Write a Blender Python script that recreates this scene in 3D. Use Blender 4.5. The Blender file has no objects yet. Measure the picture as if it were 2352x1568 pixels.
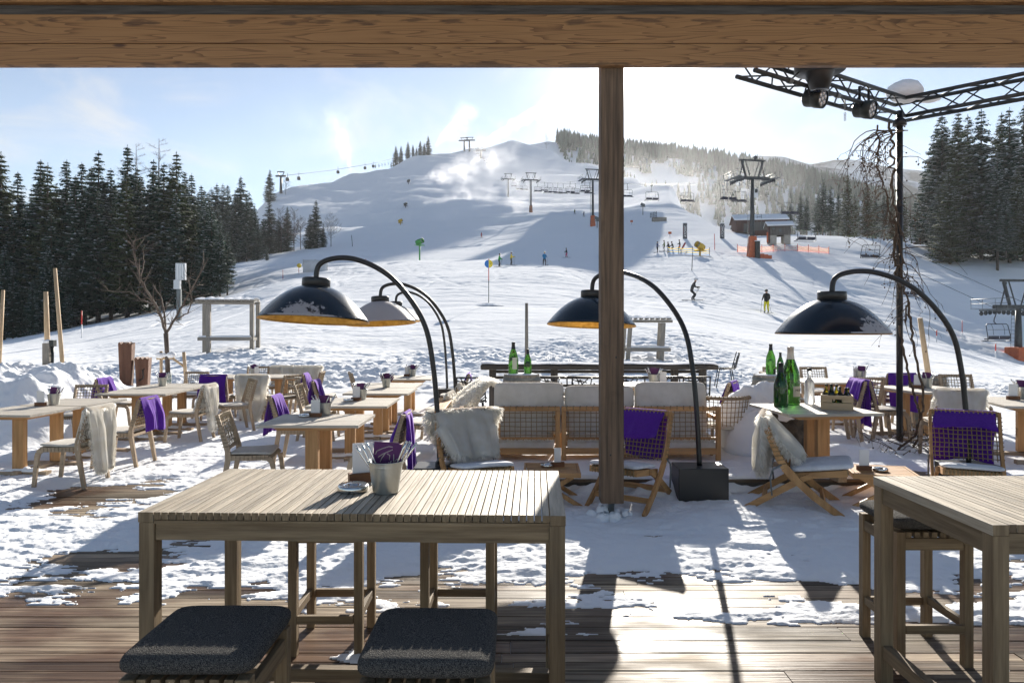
import bpy, bmesh, math, random
import numpy as np
from mathutils import Vector, Matrix, Quaternion
random.seed(7); RNG = np.random.default_rng(11)
SC = bpy.context.scene; COL = SC.collection
R = math.radians
# ---- measurements were read off the photograph in a 2351 px wide frame
F, CX, HY, EYE = 1600.0, 1175.5, 744.0, 1.8
def W(px, py, Y): return Vector(((px-CX)/F*Y, Y, EYE-(py-HY)/F*Y))
def G(px, py, z=0.0):
    Y = F*(EYE-z)/(py-HY); return Vector(((px-CX)/F*Y, Y, z))
SUN = Vector((314.5, F, HY-140)).normalized()

# ---------------------------------------------------------------- mesh builder
class MB:
    def __init__(s): s.v=[]; s.f=[]; s.m=[]; s.s=[]; s.t=[]
    def add(s, vs, fs, mat=0, smooth=False, tint=0.5, M=None):
        b=len(s.v)
        if M is not None: vs=[M@Vector(p) for p in vs]
        s.v.extend([tuple(p) for p in vs])
        for f in fs:
            s.f.append([i+b for i in f]); s.m.append(mat); s.s.append(smooth); s.t.append(tint)
        return s
    def box(s, x0,x1,y0,y1,z0,z1, mat=0, M=None, tint=0.5):
        vs=[(x0,y0,z0),(x1,y0,z0),(x1,y1,z0),(x0,y1,z0),(x0,y0,z1),(x1,y0,z1),(x1,y1,z1),(x0,y1,z1)]
        fs=[(3,2,1,0),(4,5,6,7),(0,1,5,4),(1,2,6,5),(2,3,7,6),(3,0,4,7)]
        return s.add(vs,fs,mat,False,tint,M)
    def cbox(s, cx,cy,cz,sx,sy,sz, **k): return s.box(cx-sx/2,cx+sx/2,cy-sy/2,cy+sy/2,cz-sz/2,cz+sz/2,**k)
    def beam(s, a, b, w, h, up=(0,0,1), mat=0, tint=0.5, taper=1.0):
        a=Vector(a); b=Vector(b); d=(b-a).normalized(); u=Vector(up)
        sd=d.cross(u)
        if sd.length<1e-4: sd=d.cross(Vector((1,0,0)))
        sd.normalize(); u=sd.cross(d)
        vs=[]
        for p,k in ((a,1.0),(b,taper)):
            for i,j in ((-1,-1),(1,-1),(1,1),(-1,1)): vs.append(p+sd*(i*w*k/2)+u*(j*h*k/2))
        return s.add(vs,[(3,2,1,0),(4,5,6,7),(0,1,5,4),(1,2,6,5),(2,3,7,6),(3,0,4,7)],mat,False,tint)
    def tube(s, pts, r, n=8, mat=0, caps=True, smooth=True, closed=False):
        pts=[Vector(p) for p in pts]; N=len(pts)
        rs=r if isinstance(r,(list,tuple)) else [r]*N
        def tan(i):
            if closed: return (pts[(i+1)%N]-pts[i-1]).normalized()
            d=pts[min(i+1,N-1)]-pts[max(i-1,0)]
            return d.normalized() if d.length>1e-9 else Vector((0,0,1))
        t0=tan(0); a=Vector((0,0,1)) if abs(t0.z)<0.9 else Vector((1,0,0))
        u=t0.cross(a).normalized(); vs=[]
        for i in range(N):
            t=tan(i); u=(u-t*u.dot(t))
            u=u.normalized() if u.length>1e-6 else t.orthogonal().normalized()
            w=t.cross(u)
            for k in range(n):
                an=2*math.pi*k/n; vs.append(pts[i]+(u*math.cos(an)+w*math.sin(an))*rs[i])
        fs=[]
        for i in range(N if closed else N-1):
            j=(i+1)%N
            for k in range(n): fs.append((i*n+k,i*n+(k+1)%n,j*n+(k+1)%n,j*n+k))
        s.add(vs,fs,mat,smooth)
        if caps and not closed:
            b=len(s.v)-N*n
            s.f.append([b+k for k in range(n)][::-1]); s.m.append(mat); s.s.append(False); s.t.append(.5)
            s.f.append([b+(N-1)*n+k for k in range(n)]); s.m.append(mat); s.s.append(False); s.t.append(.5)
        return s
    def lathe(s, prof, n=20, mat=0, M=None, smooth=True, tint=.5):
        vs=[]; fs=[]; N=len(prof)
        for (r,z) in prof:
            for k in range(n):
                a=2*math.pi*k/n; vs.append((r*math.cos(a),r*math.sin(a),z))
        for i in range(N-1):
            for k in range(n): fs.append((i*n+k,i*n+(k+1)%n,(i+1)*n+(k+1)%n,(i+1)*n+k))
        return s.add(vs,fs,mat,smooth,tint,M)
    def prism(s, poly, y0, y1, mat=0, M=None, tint=.5):   # polygon in x,z pushed along y
        n=len(poly)
        vs=[(x,y0,z) for x,z in poly]+[(x,y1,z) for x,z in poly]
        fs=[tuple(range(n)),tuple(range(2*n-1,n-1,-1))]+[(i,(i+1)%n+0,(i+1)%n+n,i+n)[::-1] for i in range(n)]
        return s.add(vs,fs,mat,False,tint,M)
    def grid(s, P, mat=0, smooth=True, closed_u=False):    # P[i][j] points
        nu=len(P); nv=len(P[0]); vs=[p for r in P for p in r]; fs=[]
        for i in range(nu-1 if not closed_u else nu):
            for j in range(nv-1): fs.append((i*nv+j,((i+1)%nu)*nv+j,((i+1)%nu)*nv+j+1,i*nv+j+1))
        return s.add(vs,fs,mat,smooth)
    def sphere(s, c, r, n=10, mat=0, sq=(1,1,1), jit=0):
        prof=[]; vs=[]; fs=[]; m=n//2+1
        for i in range(m+1):
            th=math.pi*i/m
            for k in range(n):
                a=2*math.pi*k/n; q=1+random.uniform(-jit,jit)
                vs.append((c[0]+r*sq[0]*q*math.sin(th)*math.cos(a),c[1]+r*sq[1]*q*math.sin(th)*math.sin(a),c[2]+r*sq[2]*q*math.cos(th)))
        for i in range(m):
            for k in range(n): fs.append((i*n+k,(i+1)*n+k,(i+1)*n+(k+1)%n,i*n+(k+1)%n))
        return s.add(vs,fs,mat,True)
    def mesh(s, name, mats):
        me=bpy.data.meshes.new(name); me.from_pydata(s.v,[],s.f)
        for m in (mats if isinstance(mats,(list,tuple)) else [mats]): me.materials.append(m)
        n=len(s.f)
        me.polygons.foreach_set('material_index',s.m); me.polygons.foreach_set('use_smooth',s.s)
        at=me.attributes.new('tint','FLOAT','FACE'); at.data.foreach_set('value',s.t)
        me.update(); return me
    def build(s, name, mats, parent=None, label=None, bevel=0, solid=0):
        o=bpy.data.objects.new(name, s.mesh(name,mats)); COL.objects.link(o)
        if parent is not None: o.parent=parent
        if label: o['label']=label
        if solid:
            m=o.modifiers.new('t','SOLIDIFY'); m.thickness=solid; m.offset=0
        if bevel:
            m=o.modifiers.new('b','BEVEL'); m.width=bevel; m.segments=2; m.limit_method='ANGLE'
        return o

def tag(o,label,cat,group=None,kind=None):
    if label: o['label']=label
    if cat: o['category']=cat
    if group: o['group']=group
    if kind: o['kind']=kind
    return o
def thing(name,label,cat,loc=(0,0,0),rz=0,group=None):
    o=bpy.data.objects.new(name,None); COL.objects.link(o); o.empty_display_size=.1
    o.location=loc; o.rotation_euler=(0,0,rz); return tag(o,label,cat,group)
def dup(root,loc=None,rz=None,label=None,group=None,scale=None,skip=()):
    r=root.copy(); COL.objects.link(r)
    if loc is not None: r.location=loc
    if rz is not None: r.rotation_euler=(0,0,rz)
    if label: r['label']=label
    if group: r['group']=group
    if scale is not None: r.scale=(scale,)*3 if not isinstance(scale,(tuple,list)) else scale
    for ch in KIDS.get(root.name,[]):
        if ch.name in skip: continue
        c=ch.copy(); COL.objects.link(c); c.parent=r
        for g in KIDS.get(ch.name,[]):
            d=g.copy(); COL.objects.link(d); d.parent=c
    return r
KIDS={}
def freeze(root):      # remember the children of a prototype for dup()
    for o in [root]+list(root.children): KIDS[o.name]=list(o.children)
def structure(name,mb,mats):
    o=mb.build(name,mats); o['kind']='structure'; return o

# ---------------------------------------------------------------- materials
class NT:
    def __init__(s,m): s.t=m.node_tree; s.n=s.t.nodes; s.l=s.t.links
    def N(s,typ,**k):
        n=s.n.new(typ)
        for a,b in k.items():
            if a.startswith('i_'):
                key=a[2:]; key=int(key) if key.isdigit() else key.replace('_',' ')
                n.inputs[key].default_value=b
            else: setattr(n,a,b)
        return n
    def L(s,a,b): s.l.new(a,b)
def newmat(name):
    m=bpy.data.materials.new(name); m.use_nodes=True; t=NT(m)
    b=t.n.get('Principled BSDF'); return m,t,b
def rgb(c): return (c[0],c[1],c[2],1.0)
def plain(name,c,rough=.6,metal=0,spec=.5,**k):
    m,t,b=newmat(name); b.inputs['Base Color'].default_value=rgb(c); b.inputs['Roughness'].default_value=rough
    b.inputs['Metallic'].default_value=metal; b.inputs['Specular IOR Level'].default_value=spec
    for a,v in k.items(): b.inputs[a.replace('_',' ')].default_value=v
    return m
def noisy(name,c1,c2,scale=(5,5,5),detail=5,rough=.7,bump=.2,bscale=None,tint=0,metal=0,spec=.4,lo=.3,hi=.7,big=None,dist=.0,bdist=.01,coord='Object',rvar=0):
    """two-tone procedural colour from stretched noise, optional per-face tint and large stains"""
    m,t,b=newmat(name)
    tc=t.N('ShaderNodeTexCoord'); mp=t.N('ShaderNodeMapping'); mp.inputs['Scale'].default_value=scale
    t.L(tc.outputs[coord],mp.inputs['Vector'])
    vec=mp.outputs['Vector']
    if tint:
        at=t.N('ShaderNodeAttribute',attribute_name='tint'); mu=t.N('ShaderNodeVectorMath',operation='MULTIPLY_ADD')
        t.L(at.outputs['Fac'],mu.inputs[0]); mu.inputs[1].default_value=(37,53,71); t.L(vec,mu.inputs[2]); vec=mu.outputs['Vector']
    nz=t.N('ShaderNodeTexNoise'); nz.inputs['Scale'].default_value=1; nz.inputs['Detail'].default_value=detail
    nz.inputs['Distortion'].default_value=dist; nz.inputs['Roughness'].default_value=.6
    t.L(vec,nz.inputs['Vector'])
    cr=t.N('ShaderNodeValToRGB'); cr.color_ramp.elements[0].position=lo; cr.color_ramp.elements[1].position=hi
    cr.color_ramp.elements[0].color=rgb(c1); cr.color_ramp.elements[1].color=rgb(c2)
    t.L(nz.outputs['Fac'],cr.inputs['Fac']); col=cr.outputs['Color']
    if tint:
        ma=t.N('ShaderNodeMath',operation='MULTIPLY_ADD'); t.L(at.outputs['Fac'],ma.inputs[0]); ma.inputs[1].default_value=2*tint; ma.inputs[2].default_value=1-tint
        mx=t.N('ShaderNodeVectorMath',operation='SCALE'); t.L(col,mx.inputs[0]); t.L(ma.outputs[0],mx.inputs['Scale']); col=mx.outputs['Vector']
    if big:
        bs,bc,bl,bh=big
        n2=t.N('ShaderNodeTexNoise'); n2.inputs['Scale'].default_value=bs; n2.inputs['Detail'].default_value=4
        t.L(tc.outputs[coord],n2.inputs['Vector'])
        r2=t.N('ShaderNodeMapRange'); r2.inputs['From Min'].default_value=bl; r2.inputs['From Max'].default_value=bh
        t.L(n2.outputs['Fac'],r2.inputs['Value'])
        mx=t.N('ShaderNodeMix',data_type='RGBA'); t.L(r2.outputs[0],mx.inputs['Factor']); t.L(col,mx.inputs[6]); mx.inputs[7].default_value=rgb(bc); col=mx.outputs[2]
    t.L(col,b.inputs['Base Color'])
    b.inputs['Roughness'].default_value=rough; b.inputs['Metallic'].default_value=metal; b.inputs['Specular IOR Level'].default_value=spec
    if rvar:
        mr=t.N('ShaderNodeMapRange'); mr.inputs['To Min'].default_value=rough-rvar; mr.inputs['To Max'].default_value=rough+rvar
        t.L(nz.outputs['Fac'],mr.inputs['Value']); t.L(mr.outputs[0],b.inputs['Roughness'])
    if bump:
        src=nz
        if bscale:
            src=t.N('ShaderNodeTexNoise'); src.inputs['Scale'].default_value=bscale; src.inputs['Detail'].default_value=6; t.L(tc.outputs[coord],src.inputs['Vector'])
        bp=t.N('ShaderNodeBump'); bp.inputs['Strength'].default_value=bump; bp.inputs['Distance'].default_value=bdist
        t.L(src.outputs['Fac'],bp.inputs['Height']); t.L(bp.outputs['Normal'],b.inputs['Normal'])
    return m
def wood3(name,c1,c2,across=45,along=2.2,**k):
    """the same wood with the grain along x, y and z"""
    out={}
    for i,a in enumerate('xyz'):
        sc=[across]*3; sc[i]=along; out[a]=noisy(name+'_'+a,c1,c2,scale=tuple(sc),**k)
    return out
TEAK=wood3('weathered_teak',(.115,.077,.042),(.265,.195,.115),rough=.7,bump=.35,tint=.25,big=(2.2,(.11,.085,.06),.62,.9))
TEAKTOP=wood3('grey_teak_top',(.24,.195,.14),(.54,.465,.36),rough=.62,bump=.35,tint=.22,spec=.4,big=(6,(.24,.22,.19),.6,.9))
HONEY=wood3('honey_teak',(.33,.17,.065),(.55,.31,.13),rough=.6,bump=.15,tint=.15,across=25)
CHAIRW=wood3('aged_chair_wood',(.28,.205,.135),(.47,.36,.25),rough=.7,bump=.2,across=25)
TABLEW=wood3('grey_table_boards',(.34,.30,.25),(.54,.50,.43),rough=.6,bump=.2,tint=.12,across=30,along=1.5)
POSTW=wood3('dark_post_wood',(.062,.043,.030),(.215,.14,.088),rough=.8,bump=.4,across=30,along=1.2,big=(3,(.035,.026,.02),.6,.85))
def beamwood():
    """planed spruce: long flame grain, round knots and grey mould stains along the lower edge of each timber"""
    m,t,b=newmat('spruce_beam_wood'); tc=t.N('ShaderNodeTexCoord'); at=t.N('ShaderNodeAttribute',attribute_name='tint')
    of=t.N('ShaderNodeVectorMath',operation='MULTIPLY_ADD'); t.L(at.outputs['Fac'],of.inputs[0]); of.inputs[1].default_value=(7,3,19); t.L(tc.outputs['Object'],of.inputs[2])
    mp=t.N('ShaderNodeMapping'); mp.inputs['Scale'].default_value=(.35,4,5.5); t.L(of.outputs[0],mp.inputs['Vector'])
    n=t.N('ShaderNodeTexNoise'); n.inputs['Scale'].default_value=1.3; n.inputs['Detail'].default_value=2; t.L(mp.outputs[0],n.inputs['Vector'])
    fr=t.N('ShaderNodeMath',operation='MULTIPLY'); t.L(n.outputs['Fac'],fr.inputs[0]); fr.inputs[1].default_value=17
    ff=t.N('ShaderNodeMath',operation='FRACT'); t.L(fr.outputs[0],ff.inputs[0])
    cr=t.N('ShaderNodeValToRGB'); e=cr.color_ramp.elements; e[0].position=0; e[0].color=(.35,.18,.068,1); e[1].position=1; e[1].color=(.17,.078,.028,1); q=e.new(.65); q.color=(.31,.155,.056,1); t.L(ff.outputs[0],cr.inputs['Fac'])
    m2=t.N('ShaderNodeMapping'); m2.inputs['Scale'].default_value=(1.3,3,5.2); t.L(of.outputs[0],m2.inputs['Vector'])
    v=t.N('ShaderNodeTexVoronoi'); v.inputs['Scale'].default_value=1.0; v.inputs['Randomness'].default_value=1; t.L(m2.outputs[0],v.inputs['Vector'])
    k=t.N('ShaderNodeMapRange'); k.inputs['From Min'].default_value=.10; k.inputs['From Max'].default_value=.05; t.L(v.outputs['Distance'],k.inputs['Value'])
    x1=t.N('ShaderNodeMix',data_type='RGBA'); t.L(k.outputs[0],x1.inputs['Factor']); t.L(cr.outputs[0],x1.inputs[6]); x1.inputs[7].default_value=(.085,.035,.014,1)
    sp=t.N('ShaderNodeSeparateXYZ'); t.L(tc.outputs['Object'],sp.inputs[0])
    s3=t.N('ShaderNodeMapping'); s3.inputs['Scale'].default_value=(1.6,1,9); t.L(of.outputs[0],s3.inputs['Vector'])
    n3=t.N('ShaderNodeTexNoise'); n3.inputs['Scale'].default_value=2.2; n3.inputs['Detail'].default_value=6; t.L(s3.outputs[0],n3.inputs['Vector'])
    md=t.N('ShaderNodeMath',operation='PINGPONG'); t.L(sp.outputs['Z'],md.inputs[0]); md.inputs[1].default_value=.198
    hh=t.N('ShaderNodeMath',operation='MULTIPLY_ADD'); t.L(md.outputs[0],hh.inputs[0]); hh.inputs[1].default_value=-3.2; t.L(n3.outputs['Fac'],hh.inputs[2])
    r3=t.N('ShaderNodeMapRange'); r3.inputs['From Min'].default_value=.47; r3.inputs['From Max'].default_value=.56; r3.inputs['To Max'].default_value=.65; t.L(hh.outputs[0],r3.inputs['Value'])
    x2=t.N('ShaderNodeMix',data_type='RGBA'); t.L(r3.outputs[0],x2.inputs['Factor']); t.L(x1.outputs[2],x2.inputs[6]); x2.inputs[7].default_value=(.06,.03,.015,1)
    t.L(x2.outputs[2],b.inputs['Base Color']); b.inputs['Roughness'].default_value=.6
    bp=t.N('ShaderNodeBump'); bp.inputs['Strength'].default_value=.15; bp.inputs['Distance'].default_value=.003; t.L(ff.outputs[0],bp.inputs['Height']); t.L(bp.outputs[0],b.inputs['Normal'])
    return {'x':m,'y':m,'z':m}
BEAMW=beamwood()
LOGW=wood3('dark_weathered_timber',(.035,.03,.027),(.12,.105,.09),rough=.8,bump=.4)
GREYW=wood3('silver_grey_timber',(.14,.13,.115),(.33,.30,.26),rough=.8,bump=.4)
ROPE=noisy('tan_rope',(.20,.13,.06),(.38,.27,.14),scale=(60,60,60),rough=.9,bump=.3)
ROPEG=noisy('grey_tan_rope',(.20,.155,.10),(.36,.29,.2),scale=(60,60,60),rough=.9,bump=.3)
LINEN=noisy('pale_linen_pad',(.50,.46,.40),(.62,.58,.52),scale=(14,14,14),rough=.9,bump=.5,bdist=.02,bscale=9)
CANVAS=noisy('cream_canvas',(.55,.51,.45),(.66,.62,.56),scale=(6,6,6),rough=.9,bump=.6,bdist=.03,bscale=7)
BLACKM=plain('black_lacquered_metal',(.012,.012,.013),.38)
LAMPM=plain('black_lamp_enamel',(.006,.010,.014),.22,spec=.55)
DARKST=noisy('dark_green_steel',(.012,.017,.016),(.03,.036,.035),scale=(8,8,8),rough=.45,bump=.05)
GOLD=noisy('gold_leaf',(.50,.24,.03),(.80,.45,.09),scale=(12,12,12),rough=.45,metal=.6,bump=.2)
STEEL=plain('polished_steel',(.62,.62,.61),.16,1.0)
ZINC=noisy('zinc_sheet',(.32,.34,.33),(.50,.51,.49),scale=(14,14,5),rough=.33,metal=.85,bump=.05)
GALV=noisy('galvanised_steel',(.10,.115,.12),(.20,.22,.225),scale=(6,6,6),rough=.5,metal=.3,bump=.1)
IRON=noisy('dark_lift_steel',(.025,.03,.033),(.06,.066,.07),scale=(3,3,3),rough=.5,metal=.3,bump=.1)
WHITEP=plain('white_card',(.80,.79,.78),.5)
INK=plain('pale_grey_print',(.42,.40,.42),.6)
NAPKIN=plain('purple_paper',(.10,.018,.105),.7)
SCRIPT=plain('cream_script',(.55,.47,.42),.6)
CARDW=noisy('brown_card_block',(.13,.055,.025),(.23,.10,.045),scale=(4,30,30),rough=.55,bump=.1)
PALEW=wood3('pale_crate_wood',(.45,.31,.18),(.60,.45,.29),rough=.7,bump=.15,across=20)
REDP=plain('red_marker_paint',(.55,.03,.02),.5)
WHITEPT=plain('white_marker_paint',(.75,.75,.75),.5)
ORANGE=noisy('orange_padding',(.40,.085,.03),(.55,.14,.05),scale=(3,3,3),rough=.7,bump=.3)
def fleece(name,c):
    m,t,b=newmat(name)
    tc=t.N('ShaderNodeTexCoord'); n=t.N('ShaderNodeTexNoise'); n.inputs['Scale'].default_value=55; n.inputs['Detail'].default_value=3; t.L(tc.outputs['Object'],n.inputs['Vector'])
    cr=t.N('ShaderNodeValToRGB'); cr.color_ramp.elements[0].color=rgb([x*.75 for x in c]); cr.color_ramp.elements[1].color=rgb([x*1.25 for x in c]); t.L(n.outputs['Fac'],cr.inputs['Fac']); t.L(cr.outputs['Color'],b.inputs['Base Color'])
    b.inputs['Roughness'].default_value=.95; b.inputs['Specular IOR Level'].default_value=.1
    b.inputs['Sheen Weight'].default_value=.6; b.inputs['Sheen Roughness'].default_value=.4; b.inputs['Sheen Tint'].default_value=(.6,.45,.9,1)
    bp=t.N('ShaderNodeBump'); bp.inputs['Strength'].default_value=.35; bp.inputs['Distance'].default_value=.006; t.L(n.outputs['Fac'],bp.inputs['Height']); t.L(bp.outputs['Normal'],b.inputs['Normal'])
    return m
FLEECE=fleece('violet_fleece',(.085,.020,.26))
def furmat():
    m,t,b=newmat('sheep_wool'); out=t.n['Material Output']
    tc=t.N('ShaderNodeTexCoord'); n=t.N('ShaderNodeTexNoise'); n.inputs['Scale'].default_value=9; n.inputs['Detail'].default_value=4; t.L(tc.outputs['Object'],n.inputs['Vector'])
    cr=t.N('ShaderNodeValToRGB'); cr.color_ramp.elements[0].position=.35; cr.color_ramp.elements[1].position=.65
    cr.color_ramp.elements[0].color=(.88,.85,.78,1); cr.color_ramp.elements[1].color=(.96,.945,.91,1); t.L(n.outputs['Fac'],cr.inputs['Fac'])
    t.L(cr.outputs['Color'],b.inputs['Base Color']); b.inputs['Roughness'].default_value=.9; b.inputs['Specular IOR Level'].default_value=.15
    tr=t.N('ShaderNodeBsdfTranslucent'); t.L(cr.outputs['Color'],tr.inputs['Color'])
    mx=t.N('ShaderNodeMixShader'); mx.inputs[0].default_value=.68; t.L(b.outputs[0],mx.inputs[1]); t.L(tr.outputs[0],mx.inputs[2]); t.L(mx.outputs[0],out.inputs['Surface'])
    return m
FUR=furmat()
def snowmat(name,c=(.86,.875,.90),s1=30,b1=.5,d1=.012,s2=4,d2=.06,stretch=(1,1,1),rough=.55,spec=0.0):
    m,t,b=newmat(name); b.inputs['Base Color'].default_value=rgb(c); b.inputs['Roughness'].default_value=rough; b.inputs['Specular IOR Level'].default_value=spec
    tc=t.N('ShaderNodeTexCoord'); mp=t.N('ShaderNodeMapping'); mp.inputs['Scale'].default_value=stretch; t.L(tc.outputs['Object'],mp.inputs['Vector'])
    n1=t.N('ShaderNodeTexNoise'); n1.inputs['Scale'].default_value=s1; n1.inputs['Detail'].default_value=5; t.L(mp.outputs[0],n1.inputs['Vector'])
    n2=t.N('ShaderNodeTexNoise'); n2.inputs['Scale'].default_value=s2; n2.inputs['Detail'].default_value=6; t.L(mp.outputs[0],n2.inputs['Vector'])
    p1=t.N('ShaderNodeBump'); p1.inputs['Strength'].default_value=b1; p1.inputs['Distance'].default_value=d1; t.L(n1.outputs['Fac'],p1.inputs['Height'])
    p2=t.N('ShaderNodeBump'); p2.inputs['Strength'].default_value=b1; p2.inputs['Distance'].default_value=d2; t.L(n2.outputs['Fac'],p2.inputs['Height']); t.L(p1.outputs[0],p2.inputs['Normal'])
    t.L(p2.outputs[0],b.inputs['Normal'])
    return m
SNOW=snowmat('fresh_snow')
SNOWHILL=snowmat('piste_snow',s1=3.0,b1=.45,d1=.05,s2=.35,d2=.35,stretch=(.45,1.3,1))
# ---------------------------------------------------------------- camera, sun, sky
cam=bpy.data.cameras.new('camera'); camo=bpy.data.objects.new('camera',cam); COL.objects.link(camo); SC.camera=camo
camo.location=(0,0,EYE); camo.rotation_euler=(R(90),0,0)
cam.sensor_width=36; cam.lens=F/2351*36; cam.shift_y=-(784-HY)/2351; cam.clip_start=.05; cam.clip_end=20000
sl=bpy.data.lights.new('sun','SUN'); sl.energy=5.0; sl.angle=R(.5); sl.color=(1,.93,.82)
so=bpy.data.objects.new('sun',sl); COL.objects.link(so); so.rotation_mode='QUATERNION'; so.rotation_quaternion=SUN.to_track_quat('Z','Y'); so.location=(0,0,40)
def build_world():
    w=bpy.data.worlds.new('World'); SC.world=w; w.use_nodes=True; t=NT(w); t.n.clear()
    out=t.N('ShaderNodeOutputWorld'); bg=t.N('ShaderNodeBackground'); bg.inputs['Strength'].default_value=SKYK; t.L(bg.outputs[0],out.inputs['Surface'])
    sky=t.N('ShaderNodeTexSky',sky_type='NISHITA'); sky.sun_disc=False
    sky.sun_elevation=math.asin(SUN.z); sky.sun_rotation=math.atan2(SUN.x,SUN.y); sky.altitude=1200; sky.air_density=1.0; sky.dust_density=.15; sky.ozone_density=1.6
    tc=t.N('ShaderNodeTexCoord')
    nrm=t.N('ShaderNodeVectorMath',operation='NORMALIZE'); t.L(tc.outputs['Generated'],nrm.inputs[0])
    dt=t.N('ShaderNodeVectorMath',operation='DOT_PRODUCT'); t.L(nrm.outputs[0],dt.inputs[0]); dt.inputs[1].default_value=SUN
    def powr(e,k):
        c=t.N('ShaderNodeMath',operation='MAXIMUM'); t.L(dt.outputs['Value'],c.inputs[0]); c.inputs[1].default_value=0
        p=t.N('ShaderNodeMath',operation='POWER'); t.L(c.outputs[0],p.inputs[0]); p.inputs[1].default_value=e
        q=t.N('ShaderNodeMath',operation='MULTIPLY'); t.L(p.outputs[0],q.inputs[0]); q.inputs[1].default_value=k; return q
    a1=powr(1400,150); a2=powr(200,9); a3=powr(20,.55)
    s1=t.N('ShaderNodeMath',operation='ADD'); t.L(a1.outputs[0],s1.inputs[0]); t.L(a2.outputs[0],s1.inputs[1])
    s2=t.N('ShaderNodeMath',operation='ADD'); t.L(s1.outputs[0],s2.inputs[0]); t.L(a3.outputs[0],s2.inputs[1])
    # thin high cloud: noise over a plane above
    sep=t.N('ShaderNodeSeparateXYZ'); t.L(nrm.outputs[0],sep.inputs[0])
    zz=t.N('ShaderNodeMath',operation='ADD'); t.L(sep.outputs['Z'],zz.inputs[0]); zz.inputs[1].default_value=.12
    dv=t.N('ShaderNodeVectorMath',operation='DIVIDE'); t.L(nrm.outputs[0],dv.inputs[0]); t.L(zz.outputs[0],dv.inputs[1])
    mp=t.N('ShaderNodeMapping'); mp.inputs['Scale'].default_value=(1.1,.75,0); mp.inputs['Rotation'].default_value=(0,0,.5); mp.inputs['Location'].default_value=(.7,.2,0); t.L(dv.outputs[0],mp.inputs['Vector'])
    nz=t.N('ShaderNodeTexNoise'); nz.inputs['Scale'].default_value=1.7; nz.inputs['Detail'].default_value=8; nz.inputs['Roughness'].default_value=.55; nz.inputs['Distortion'].default_value=.6; t.L(mp.outputs[0],nz.inputs['Vector'])
    mr=t.N('ShaderNodeMapRange',interpolation_type='SMOOTHSTEP'); mr.inputs['From Min'].default_value=.46; mr.inputs['From Max'].default_value=.78; mr.inputs['To Max'].default_value=.75; t.L(nz.outputs['Fac'],mr.inputs['Value'])
    # cloud lit by the sun: brighter towards it
    cb=t.N('ShaderNodeMath',operation='MULTIPLY_ADD'); t.L(dt.outputs['Value'],cb.inputs[0]); cb.inputs[1].default_value=2.2; cb.inputs[2].default_value=4.0
    cc=t.N('ShaderNodeVectorMath',operation='SCALE'); cc.inputs[0].default_value=(1,.99,.97); t.L(cb.outputs[0],cc.inputs['Scale'])
    mx=t.N('ShaderNodeMix',data_type='RGBA'); t.L(mr.outputs[0],mx.inputs['Factor']); t.L(sky.outputs[0],mx.inputs[6]); t.L(cc.outputs[0],mx.inputs[7])
    au=t.N('ShaderNodeVectorMath',operation='SCALE'); au.inputs[0].default_value=(1,.95,.86); t.L(s2.outputs[0],au.inputs['Scale'])
    ad=t.N('ShaderNodeVectorMath',operation='ADD'); t.L(mx.outputs[2],ad.inputs[0]); t.L(au.outputs[0],ad.inputs[1])
    t.L(ad.outputs[0],bg.inputs['Color'])
SKYK=.053
build_world()
SC.view_settings.view_transform='Standard'; SC.view_settings.look='None'; SC.view_settings.gamma=1; SC.view_settings.exposure=1.22
SC.render.engine='CYCLES'
SC.cycles.use_denoising=True
try: SC.cycles.denoiser='OPENIMAGEDENOISE'
except Exception: pass
SC.cycles.max_bounces=7; SC.cycles.diffuse_bounces=4; SC.cycles.glossy_bounces=3; SC.cycles.transmission_bounces=6; SC.cycles.transparent_max_bounces=8; SC.cycles.volume_bounces=2
SC.cycles.caustics_reflective=False; SC.cycles.caustics_refractive=False; SC.cycles.sample_clamp_indirect=6
SC.cycles.use_adaptive_sampling=True; SC.cycles.adaptive_threshold=.02
SC.cycles.volume_step_rate=1.0; SC.cycles.volume_max_steps=128
# ---------------------------------------------------------------- numpy noise
def vnoise(x,y,seed=0):
    xi=np.floor(x).astype(np.int64); yi=np.floor(y).astype(np.int64); xf=x-xi; yf=y-yi
    def h(a,b):
        n=(a*374761393+b*668265263+seed*1442695041)&0x7fffffff
        n=((n^(n>>13))*1274126177)&0x7fffffff
        return ((n^(n>>16))&0xffff)/65535.0
    u=xf*xf*xf*(xf*(xf*6-15)+10); v=yf*yf*yf*(yf*(yf*6-15)+10)
    return (h(xi,yi)*(1-u)+h(xi+1,yi)*u)*(1-v)+(h(xi,yi+1)*(1-u)+h(xi+1,yi+1)*u)*v
def fbm(x,y,o=4,seed=0,g=.5):
    s=0;a=1;t=0
    for i in range(o):
        s=s+a*vnoise(x,y,seed+i*17); t+=a; a*=g; x=x*2.03+11.3; y=y*2.03+5.7
    return s/t
def smooth(a,n=1,axis=None):
    for _ in range(n):
        for ax in ((0,1) if axis is None else (axis,)):
            p=np.concatenate([np.take(a,[0],ax),a,np.take(a,[-1],ax)],ax)
            sl=[slice(None)]*2
            def S(i,j): q=list(sl); q[ax]=slice(i,j); return p[tuple(q)]
            a=.25*S(0,-2)+.5*S(1,-1)+.25*S(2,None)
    return a
def ss(x,a,b):
    t=np.clip((x-a)/(b-a),0,1); return t*t*(3-2*t)
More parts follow.
